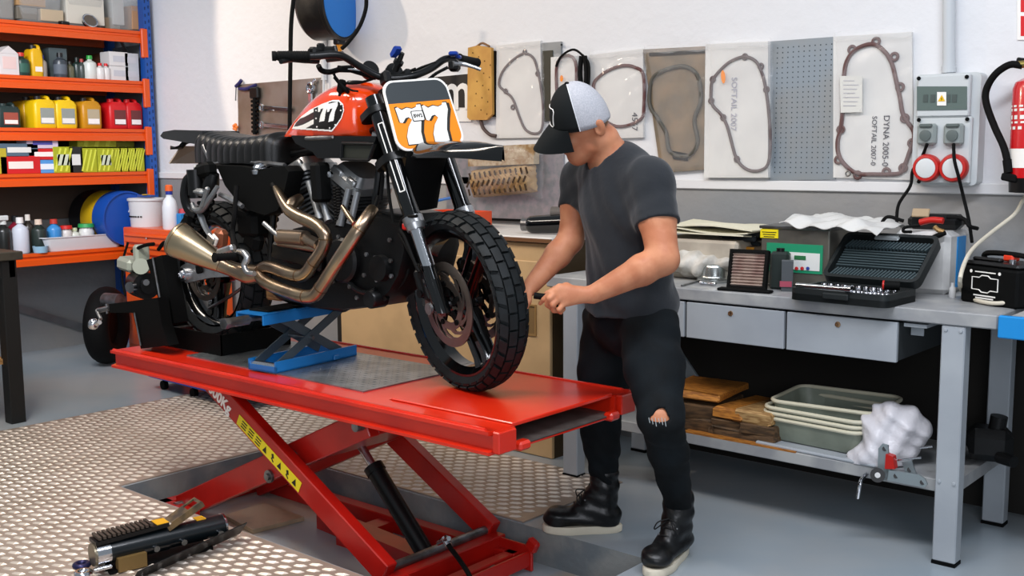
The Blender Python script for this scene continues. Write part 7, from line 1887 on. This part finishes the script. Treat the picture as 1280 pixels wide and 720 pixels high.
def goods():
    # top shelf
    bin_(-8, 0, .18, .34, .26, 'clear plastic bin cut by the left frame edge on the top shelf', cont=((0, 0, .1, .15, .26, .16, '#6f675a'),))
    bin_(38, 0, .33, .34, .26, 'clear plastic bin of cardboard boxes, leftmost whole bin on the top shelf', cont=((-.06, -.03, .15, .2, .25, .08, '#a98459'), (.08, -.06, .06, .16, .2, .08, '#b9a68a'), (-.09, -.02, .06, .14, .26, .08, '#6d665a')))
    bin_(94, 0, .31, .34, .28, 'white opaque bin behind the tilted gauge on the top shelf', cont=((.0, -.02, .13, .28, .28, .22, '#cfc9bb'),))
    bin_(146, 0, .28, .34, .28, 'clear plastic bin with tall brown carton by the blue upright', cont=((.08, -.05, .10, .09, .22, .17, '#b58a64'), (-.06, -.08, .14, .09, .12, .2, '#c9c8c4'), (-.10, .0, .05, .12, .24, .08, '#8a7a64')))
    t = put('round_gauge', 'round chrome-rimmed gauge tilted on the top shelf edge', 'gauge', 113, 0, .03, None); m = MB(); T = loc((0, 0, .045), (.0, pi/2-.5, 0)); m.lathe([(0, -.03), (.045, -.03), (.052, 0), (0, 0)], 24, T); m.build('gauge_body', M_BLK, t, local=True)
    m = MB(); m.torus(.05, .007, T, 28, 8); m.build('gauge_rim', M_CHR, t, local=True); m = MB(); m.lathe([(0, .003), (.046, .003), (.046, 0), (0, 0)], 24, T); m.build('gauge_glass', pm('#5b5148', .2), t, local=True)
    t = put('gauge_bracket', 'small dark bracket lying beside the tilted gauge', 'bracket', 80, 0, .02, None); m = MB(); m.box((0, 0, .012), (.04, .07, .022), (0, 0, .3), b=.004); m.build('bracket_body', M_BLK, t, local=True)
    # second shelf
    t = put('gable_carton', 'white gable-topped carton at the far left of the second shelf', 'carton', 8, 1, .08, None, pi/2); m = MB(); m.box((0, 0, .07), (.13, .11, .14), b=.003); m.prism([(-.065, 0), (.065, 0), (0, .05)], .11, loc((0, .055, .14), (pi/2, 0, 0))); m.build('carton_body', pm('#cfc8c6', .5), t, local=True); m = MB(); m.box((0, -.056, .08), (.09, .002, .08)); m.build('box_label', pm('#d9bcb6', .6), t, local=True)
    bottle(27, 1, .055, .155, '#1d3a33', '#c22b1e', 'dark green bottle with red cap on the second shelf', lc='#2f5a4c', dx=.08)
    canister(43, 1, .09, .12, .21, '#d9a80c', 'narrow yellow canister standing on the second shelf', lc='#d9a80c')
    bottle(54, 1, .03, .15, '#9a8f84', '#22358c', 'small beige bottle with blue cap right of the narrow yellow canister', dx=.1)
    carton(70, 1, .13, .1, .21, '#4e5a5c', 'grey-green tall tin behind the dark bottle on the second shelf', dx=.2)
    bottle(76, 1, .045, .17, '#3a4148', '#16181a', 'dark grey bottle in front of the tall tin', dx=.07, lc='#59616a')
    bottle(88, 1, .03, .12, '#6b6a52', '#2b2c26', 'short olive bottle right of the dark grey bottle', dx=.12)
    bottle(97, 1, .035, .15, '#23332d', '#15201c', 'slim dark green bottle in the middle of the second shelf', dx=.12)
    bottle(103, 1, .03, .14, '#3f4744', '#a33a34', 'slim grey bottle with dull red cap', dx=.09)
    bottle(113, 1, .046, .165, '#cfd2cc', '#2c9a3e', 'white bottle with bright green cap on the second shelf', dx=.07)
    bottle(125.5, 1, .033, .115, '#d6d2ce', '#d02020', 'white bottle with red cap, left of the red-capped pair', dx=.05)
    bottle(133, 1, .030, .115, '#d6d2ce', '#d02020', 'white bottle with red cap, right of the red-capped pair', dx=.05)
    for (px, dz, l) in ((144, 0, 'lower white box of the left stack'), (144, .102, 'upper white box of the left stack'), (160, 0, 'lower white box of the right stack'), (160, .098, 'upper white box of the right stack')):
        carton(px, 1, .145 if px < 150 else .11, .13, .10, '#d6d3d0' if px < 150 else '#b9bcc0', l+' on the second shelf', dz=dz, dx=.10, lc='#bfbfc4', grp='white boxes on the second shelf')
    carton(131, 1, .16, .2, .20, '#4a2a18', 'dark brown box behind the white boxes', dx=.30)
    # third shelf: canisters
    canister(8, 2, .16, .12, .16, '#20302e', 'dark green jug at the far left of the third shelf', lc='#9a4a3a', capc='#20302e')
    for i, (px, c, l) in enumerate(((36, '#b88a0c', 'dull yellow canister at the back left of the yellow row'), (50, '#e0b60a', 'yellow canister, left one of the bright pair'), (76, '#e3ba0c', 'yellow canister, right one of the bright pair'))):
        canister(px, 2, .16, .20, .215, c, l+' on the third shelf', dx=.26 if i == 0 else .12, lc='#8f938c')
    canister(105, 2, .15, .26, .215, '#c08512', 'mustard brown canister between yellow and red canisters', dx=.16, lc='#b3a488')
    canister(139, 2, .15, .24, .215, '#c8161b', 'red canister, left of the two', dx=.16, lc='#6b3230', capc='#c8161b'); canister(159, 2, .135, .24, .215, '#c8161b', 'red canister, right of the two near the upright', dx=.16, lc='#6b3230', capc='#c8161b')
    # fourth shelf: cartons
    carton(-1, 3, .06, .12, .17, '#b3a02a', 'yellowish box cut by the left frame edge', dx=.08)
    carton(20, 3, .27, .16, .115, '#c3181c', 'red carton with white label under the grey-blue carton', lc='#e8dcd2'); carton(19.5, 3, .26, .15, .085, '#4e6272', 'grey-blue carton on the red carton', dz=.117, lc='#d8d6d0')
    carton(49, 3, .23, .15, .09, '#4f8fcb', 'blue and white carton lowest of its stack', lc='#dfe5ea'); carton(49.5, 3, .21, .15, .075, '#c3181c', 'red carton in the middle of the stack', dz=.092, lc='#f0e2dc'); carton(49, 3, .22, .15, .085, '#c9b8cc', 'pale lilac carton topmost of the stack', dz=.169, lc='#4c4a9a')
    for i, (px, w, l) in enumerate(((74, .14, 'lime green carton left of the black and white carton'), (106, .12, 'lime green carton right of the black and white carton'), (127, .125, 'lime green carton, first of the right row'), (140.5, .075, 'lime green carton, second of the right row'), (150, .075, 'lime green carton, third of the right row'), (159.5, .075, 'lime green carton, fourth of the right row'), (169, .075, 'lime green carton, last by the upright'))):
        carton(px, 3, w, .14, .17+(i == 0)*.01, '#a3a81e', l, dx=.09 if i < 3 else .10, stripe='#d3d84a', lc='#c9d0b4' if i in (0, 2) else None, grp='lime green cartons on the fourth shelf')
    carton(90, 3, .10, .14, .18, '#22221f', 'black and white carton between lime green cartons', lc='#d9d8d2', dx=.09)
    carton(118, 3, .30, .12, .065, '#b7bb30', 'long lime carton lying on the row, left', dz=.178, dx=.16, stripe='#d3d84a'); carton(144, 3, .26, .12, .055, '#8f9330', 'long olive carton lying on the row, right', dz=.178, dx=.20)
    # lowest shelf
    for (px, r, h, c, cc, l, dx, sp) in ((6, .05, .24, '#1d201f', '#c9ccc9', 'black spray bottle with white trigger on the lowest shelf', .12, True), (27, .055, .245, '#c7ccd6', '#e2e0dc', 'tall white bottle left of the grey tray', .10, False), (37, .04, .26, '#2b2620', '#d5cec4', 'tall black aerosol with white cap', .14, False),
            (50, .055, .225, '#26302c', '#d8c3b0', 'dark green aerosol beside the tray', .10, False), (21, .05, .25, '#7d1a2c', '#16181a', 'dark red bottle behind the white bottle', .24, False)):
        bottle(px, 4, r, h, c, cc, l, dx=dx, lc=None, spray=sp)
    t = put('blue_cup', 'small pale blue cup in front of the aerosols on the lowest shelf', 'cup', 51, 4, .03, None); m = MB(); m.lathe([(0, 0), (.045, 0), (.052, .045), (.046, .045), (.042, .006), (0, .006)], 20); m.build('cup_body', pm('#8fb6cc'), t, local=True)
    t = put('plastic_tray', 'white plastic tray of small bottles on the lowest shelf', 'tray', 98, 4, .13, None, pi/2); W, D, h = .62, .24, .10
    m = MB(); m.rings([[V3((x*k, y*k, z)) for x, y in rrect(W, D, .05, 4)] for z, k in ((0, .88), (.008, .9), (h, 1), (h, 1.04), (h-.006, 1.04), (h-.008, .98), (.014, .89), (.013, .8))]); m.build('tray_shell', pm('#cfd0d2', .35), t, local=True)
    for (px, r, h, c, cc, l) in ((69, .05, .20, '#3c86c4', '#b9382e', 'blue bottle with red top standing in the white tray'), (84, .042, .15, '#cfc8c2', '#c8231c', 'white tub with red lid in the tray'), (94, .042, .13, '#cfd0c4', '#c8d0a8', 'small white bottle with pale nozzle in the tray'), (109, .055, .155, '#d3d2ce', '#2f9a52', 'white bottle with green lid in the tray')):
        bottle(px, 4, r, h, c, cc, l, dx=.12, neck=.8 if 'lid' in l else .4)
        o = [q_ for q_ in bpy.data.objects if q_.get('label') == l][0]; o.location.z += .02
    for i, (c, l, nm) in enumerate((('#1a4aa0', 'blue barrel lying on its side, nearest of three', 'blue'), ('#c9a218', 'yellow barrel behind the blue barrel', 'yellow'), ('#15161a', 'black barrel behind the yellow barrel, farthest of three', 'black'))):
        zc = SHZ[4]+.205; Y = _ry(157, zc, .02)
        if i == 0: YB = Y
        x0 = RXF+.02-i*.17
        t = thing('barrel', l, 'barrel', (x0, YB-.0*i, SHZ[4]), 0, 'barrels lying on the lowest shelf')
        m = MB(); T = fr((x0, YB, zc), (0, 1, 0), (0, 0, 1)); r = .20; m.lathe([(0, -.165), (r*.96, -.165), (r, -.155), (r, -.012), (r*.985, 0), (r*.94, .0), (r*.92, -.012), (0, -.014)], 44, T); m.build('barrel_shell', pm(c, .35), t)
        m = MB(); m.lathe([(0, -.012), (.03, -.012), (.03, .002), (0, .004)], 16, T @ loc((.10, .09, 0))); m.build('bung', pm(c, .35), t)
goods()

# ---------- orange tool chest and things around it ----------
def chest():
    x0, x1, y0, y1, h = -7.22, -6.40, 4.10, 4.46, .93
    MO = mat('chest_orange', '#e2561a', .35, coat=.2)
    t = thing('tool_chest', 'orange tool chest with drawers by the end of the rack', 'tool chest', ((x0+x1)/2, 4.3, 0))
    m = MB(); m.box(((x0+x1)/2, (y0+y1)/2+.01, h/2), (x1-x0, y1-y0-.02, h), b=.006); m.build('chest_body', MO, t)
    zs = [.90, .82, .74, .66, .52, .36, .08]
    for i in range(6):
        a, b = zs[i]-.008, zs[i+1]+.008
        m = MB(); m.box(((x0+x1)/2, y0+.006, (a+b)/2), (x1-x0-.10, .022, a-b), b=.005); m.box(((x0+x1)/2, y0-.012, a-.012), (x1-x0-.14, .014, .016), b=.004); d = m.build('drawer', MO, t)
        if i == 0: m = MB(); m.cyl(((x0+x1)/2-.05, y0-.006, .87), ((x0+x1)/2-.05, y0-.014, .87), .010, n=12); m.build('lock', M_CHR, d)
    z = h
    c = onY(184, 278, 4.28); t = thing('bucket', 'white plastic bucket with lid standing on the orange tool chest', 'bucket', (c.x, 4.28, z)); r = .125
    m = MB(); m.lathe([(0, 0), (r*.90, 0), (r*.91, .006), (r*.99, .185), (r*1.06, .187), (r*1.06, .20), (r*.98, .205), (0, .207)], 36); m.build('bucket_body', pm('#d0d2d3', .4), t, local=True)
    m = MB()
    for i in range(7): a = -1.9+i*.17; m.box((r*.955*math.cos(a), r*.955*math.sin(a), .075), (.012, .012, .008), (0, 0, a))
    m.build('ink_print', M_BLKM, t, local=True)
    m = MB(); m.tube([(-r*1.02, -.03, .19), (-r*1.12, -.04, .15), (-r*1.0, -.07, .10)], .005, 8); m.build('bucket_handle', pm('#d0d2d3', .4), t, local=True)
    t = thing('cloth_strip', 'blue and yellow strip lying on the bucket lid', 'strip', (c.x+.05, 4.25, z+.21)); m = MB(); m.box((0, 0, .010), (.14, .05, .018), (0, 0, .2), b=.005); m.build('strip_body', pm('#2a4a8c'), t, local=True); m = MB(); m.box((.02, -.01, .021), (.04, .045, .006), (0, 0, .4), b=.002); m.build('yellow_band', pm('#c9a23a'), t, local=True)
    c = onY(213, 278, 4.2); t = thing('spray_bottle', 'white bottle with orange cap beside the bucket', 'bottle', (c.x, 4.2, z))
    m = MB(); m.lathe([(0, 0), (.048, 0), (.052, .008), (.052, .15), (.042, .20), (.022, .225), (.022, .24), (0, .24)], 24); m.build('bottle_body', pm('#dde2e6', .35), t, local=True)
    m = MB(); m.lathe([(0, .24), (.024, .24), (.024, .265), (0, .265)], 18); m.build('blue_collar', pm('#22358c'), t, local=True); m = MB(); m.lathe([(0, .265), (.026, .265), (.026, .30), (.018, .308), (0, .308)], 18); m.build('orange_cap', pm('#e2642a'), t, local=True)
    c = onY(229, 276, 4.28); t = thing('blue_box', 'small blue box with red lid behind the rear wheel', 'box', (c.x, 4.28, z)); m = MB(); m.box((0, 0, .055), (.12, .12, .11), b=.006); m.build('box_body', pm('#1f7fc0'), t, local=True); m = MB(); m.lathe([(0, .11), (.03, .11), (.026, .14), (0, .14)], 14); m.build('red_lid', pm('#c0404a'), t, local=True)
    # grinder on a pedestal
    g = onY(172, 350, 3.72)
    t = thing('bench_grinder', 'grey-green workshop machine on pedestal in front of the orange chest', 'machine', (g.x, 3.72, 0)); MG = mat('machine_green_grey', '#a3a898', .5, .2)
    m = MB(); m.box((g.x-.02, 3.97, .33), (.08, .08, .66), b=.01); m.box((g.x-.02, 3.97, .01), (.14, .14, .02)); m.bar((g.x-.02, 3.97, .64), (g.x-.02, 3.74, .64), .08, .05); m.build('pedestal', M_BLKM, t)
    a = onY(163, 330, 3.70); m = MB(); m.box(a, (.16, .12, .085), (0, .12, 0), b=.02); m.box(onY(177, 323, 3.7), (.055, .10, .18), b=.015); m.cyl(onY(176, 333, 3.68), onY(176, 333, 3.61), .05, n=20); m.build('machine_head', MG, t)
    a = onY(180, 356, 3.70); m = MB(); m.cyl(a+V3((-.10, .02, 0)), a+V3((.08, -.03, 0)), .085, n=24); m.cyl(a+V3((.08, -.03, 0)), a+V3((.12, -.04, 0)), .045, n=20); m.build('motor', M_BLK, t)
    m = MB(); m.cyl(a+V3((.04, -.10, .0)), a+V3((.05, -.13, 0)), .035, n=18); m.cyl(a+V3((.09, -.05, .03)), a+V3((.13, -.06, .03)), .02); m.each('steel_pulley', M_CHR, t)
    m = MB(); m.tube([onY(160, 303, 3.74), onY(154, 325, 3.72), onY(153, 350, 3.7), onY(157, 370, 3.7)], .008, 8); m.build('machine_cable', M_RUB, t)
    m = MB(); m.tube([onY(165, 314, 3.68), onY(180, 307, 3.66), onY(192, 305, 3.66)], .012, 8); m.tube([onY(198, 312, 3.7), onY(206, 303, 3.7), onY(210, 315, 3.7)], .012, 8); m.each('lever', M_BLKM, t)
    # spare tyre under the rack
    c = onX(136, 388, -7.0); t = thing('spare_tyre', 'large dark tyre standing under the rack beside the chest', 'tyre', (-7.0, c.y, 0)); m = MB(); R = .27
    T = fr((-7.0, c.y-.02, R+.003), (-.64, .77, 0), (0, 0, 1)); m.torus(R-.075, .075, T, 44, 14, 1.15); m.build('tyre_ring', M_RUB, t)
    m = MB(); m.lathe([(0, -.03), (.16, -.03), (.16, .03), (0, .03)], 32, T); m.build('wheel_disc', M_BLKM, t)
    a = onX(132, 375, -6.85); m = MB(); m.cyl(a, a+V3((.14, .03, 0)), .05, n=20); m.build('hub', M_STL, t)
    # black table at the left edge
    t = thing('black_table', 'black steel workshop table cut by the left frame edge', 'table', (-6.3, 2.3, 0))
    MT = mat('table_black', '#0b0b0a', .55)
    m = MB(); m.box((-6.36, 2.23, .915), (1.16, .96, .045), b=.004); m.build('table_top', mat('table_top_dark', '#23211c', .5, col2='#3b362c', vs=9), t)
    for x, y in ((-5.85, 2.645), (-5.85, 1.85), (-6.88, 2.645), (-6.88, 1.85)): m = MB(); m.box((x, y, .446), (.08, .08, .89), b=.003); m.build('leg', MT, t)
    m = MB(); m.box((-6.36, 2.66, .845), (1.1, .03, .09)); m.box((-5.83, 2.25, .845), (.03, .86, .09)); m.build('apron', MT, t)
    m = MB(); m.box((-6.36, 2.25, .34), (.98, .76, .03)); m.build('lower_board', mat('pale_wood', '#a9814f', .6), t)
    # blue creeper trolley beyond the lift
    a, b = onZ(198, 487), onZ(246, 500)
    d = (b-a).normalized(); n = V3((-d.y, d.x, 0))
    if n.y < 0: n = -n
    t = thing('creeper_trolley', 'low blue trolley on black casters behind the lift', 'trolley', a)
    T = fr(V3((a.x, a.y, 0))-d*.06, d, n); L = 1.0
    m = MB(); m.T = T; m.box((L/2, .20, .10), (L, .44, .012)); m.box((L/2, -.02, .095), (L, .02, .035), b=.003); m.box((L/2, .42, .095), (L, .02, .035), b=.003); m.build('deck', mat('trolley_blue', '#1c3f9c', .4), t)
    for x in (.08, L*.42, L-.08):
        for y in (.03, .37):
            m = MB(); m.T = T; m.cyl((x, y-.014, .028), (x, y+.014, .028), .028, n=18); m.cyl((x, y, .05), (x, y, .095), .010); m.build('caster', M_BLKM, t)
chest()
def foot_pump():
    t = thing('foot_pump', 'black hydraulic foot pump lying on the tread plate in front of the lift', 'foot pump', onZ(200, 690))
    zc = .075
    a, b = onZ(122, 692, zc), onZ(281, 655, zc); d = (b-a).normalized(); n = V3((-d.y, d.x, 0)); L = (b-a).length; Z = V3((0, 0, 1))
    P = lambda s, y, z: a+d*s+n*y+Z*(z-zc)
    m = MB(); m.cyl(P(.0, 0, zc), P(L*.52, 0, zc), .044, n=28); m.cyl(P(L*.5, 0, zc), P(L*.98, 0, zc), .040, n=28); m.build('pump_barrel', mat('pump_navy_black', '#0d1418', .28, coat=.3), t)
    m = MB(); m.cyl(P(-.012, 0, zc), P(.035, 0, zc), .0465, n=28); m.cyl(P(L*.975, 0, zc), P(L*.99, 0, zc), .042, n=28); m.each('end_ring', M_CHR, t)
    m = MB(); m.cyl(P(-.02, 0, zc), P(-.01, 0, zc), .040, n=24); m.build('end_cap', mat('pump_end_bronze', '#8b8270', .35, .8), t)
    m = MB(); m.box((0, 0, 0), (.26, .072, .014), T=fr(P(.115, 0, zc+.052), d+Z*.05, n)); m.build('pedal', M_BLK, t)
    m = MB()
    for i in range(12): m.box((0, 0, 0), (.010, .072, .010), T=fr(P(.0+i*.0165, 0, zc+.062+.0008*i), d, n))
    m.build('pedal_tread', mat('tread_brown', '#4b4139', .5, .3), t)
    m = MB(); m.box((0, 0, 0), (.045, .06, .003), T=fr(P(.225, 0, zc+.064), d, n)); m.box((0, 0, 0), (.035, .04, .003), T=fr(P(L*.80, .01, zc+.0405), d, n)); m.each('yellow_label', mat('label_amber', '#d9a21a', .5), t)
    # release lever: open loop bracket
    m = MB(); T = fr(P(.315, 0, zc+.085), d*.90+Z*.43, n)
    m.frame([(-.065, -.032), (.062, -.032), (.062, .032), (-.065, .032)], [(.008, -.022), (.052, -.022), (.052, .022), (.008, .022)], .006, T); m.box((-.01, -.031, -.008), (.15, .004, .020), (0, 0, 0), T=T); m.build('release_lever', mat('lever_steel', '#5d574b', .35, .8, col2='#8d7a5a', vs=20), t)
    m = MB(); m.T = Matrix.Identity(4)
    e0, e1 = onZ(168, 722, .02), onZ(304, 660, .05); k = V3((e1-e0)); kn = k.normalized(); up = (Z*.75-V3((-kn.y, kn.x, 0))*.66).normalized() if True else Z
    m.bar(e0, e1, .004, .07, up=up); m.build('base_flange', mat('flange_dark', '#2a2b2b', .35, .5), t)
    m = MB(); m.box((0, 0, 0), (L*.8, .10, .012), T=fr(P(L*.45, 0, .012), d, n)); m.build('base_plate', M_BLKM, t)
    for s, y in ((.0, .035), (.02, -.045)):
        m = MB(); m.torus(.022, .010, fr(P(-.045-s, y, .035), d, n), 20, 10); m.cyl(P(-.03, y, .035), P(.03, y, .035), .008); m.build('hose_loop', M_CHR if y < 0 else mat('loop_navy', '#2a2a52', .35, .6), t)
    m = MB()
    for s in (.19, L*.62, L*.92): m.cyl(P(s, -.04, zc-.015), P(s, -.052, zc-.015), .011, n=12)
    m.each('pump_bolt', M_CHR, t)
    m = MB(); m.box((0, 0, 0), (.10, .03, .05), T=fr(P(.10, -.045, .035), d, n)); m.build('rusty_bracket', mat('rusty_bracket', '#7b6238', .6, .3), t)
    o = MB(); o.tube([P(L*.97, .01, .05), P(L+.04, .03, .02), P(L+.10, .08, -.06), P(L+.14, .12, -.125)], .010, 8, 6); q_ = o.build('supply_hose', mat('hose_dusty', '#8a8478', .6), t)
foot_pump()
# ---------- light ----------
w = bpy.data.worlds.new('workshop_air'); SC.world = w; w.use_nodes = True
bg = w.node_tree.nodes['Background']; bg.inputs[0].default_value = lin('#d9e4ee'); bg.inputs[1].default_value = .36
def area(name, p, to, sx, sy, e, col):
    l = bpy.data.lights.new(name, 'AREA'); l.shape = 'RECTANGLE'; l.size = sx; l.size_y = sy; l.energy = e; l.color = lin(col)[:3]
    o = bpy.data.objects.new(name, l); COL.objects.link(o); o.location = V3(p)
    o.rotation_euler = (V3(to)-V3(p)).to_track_quat('-Z', 'Y').to_euler(); return o
area('overhead_fill', (-1.0, 1.9, 3.5), (-1.2, 2.2, 0), 3.0, .4, 100, '#f3f6ff')  # added overhead area light, unseen, brightens the floor on the right
area('overhead_fill', (-4.2, 1.5, 3.5), (-4.0, 1.9, 0), 3.0, .4, 85, '#fff1e2')  # second added overhead light, unseen, above the lift
rl = area('rack_fill_light', (-5.3, 1.2, 3.1), (-7.5, 3.5, 1.4), 1.6, .4, 20, '#eef3ff'); rl.data.spread = math.radians(75)  # unseen area light added to brighten the rack and its goods
area('soft_front_light', (1.8, -1.6, 2.4), (-3.0, 3.2, .9), 3.0, 2.0, 95, '#f2f5ff')  # broad cool area light from behind the camera, out of view
s = bpy.data.lights.new('warm_spot', 'SPOT'); s.energy = 150; s.color = lin('#ffe6cc')[:3]; s.spot_size = math.radians(61); s.spot_blend = .12; s.shadow_soft_size = .05
so = bpy.data.objects.new('warm_spot', s); COL.objects.link(so); so.location = (-6.9, 2.2, 3.3)
so.rotation_euler = (V3((-4.9, 4.5, 2.1))-so.location).to_track_quat('-Z', 'Y').to_euler()
SC.view_settings.exposure = 0.2
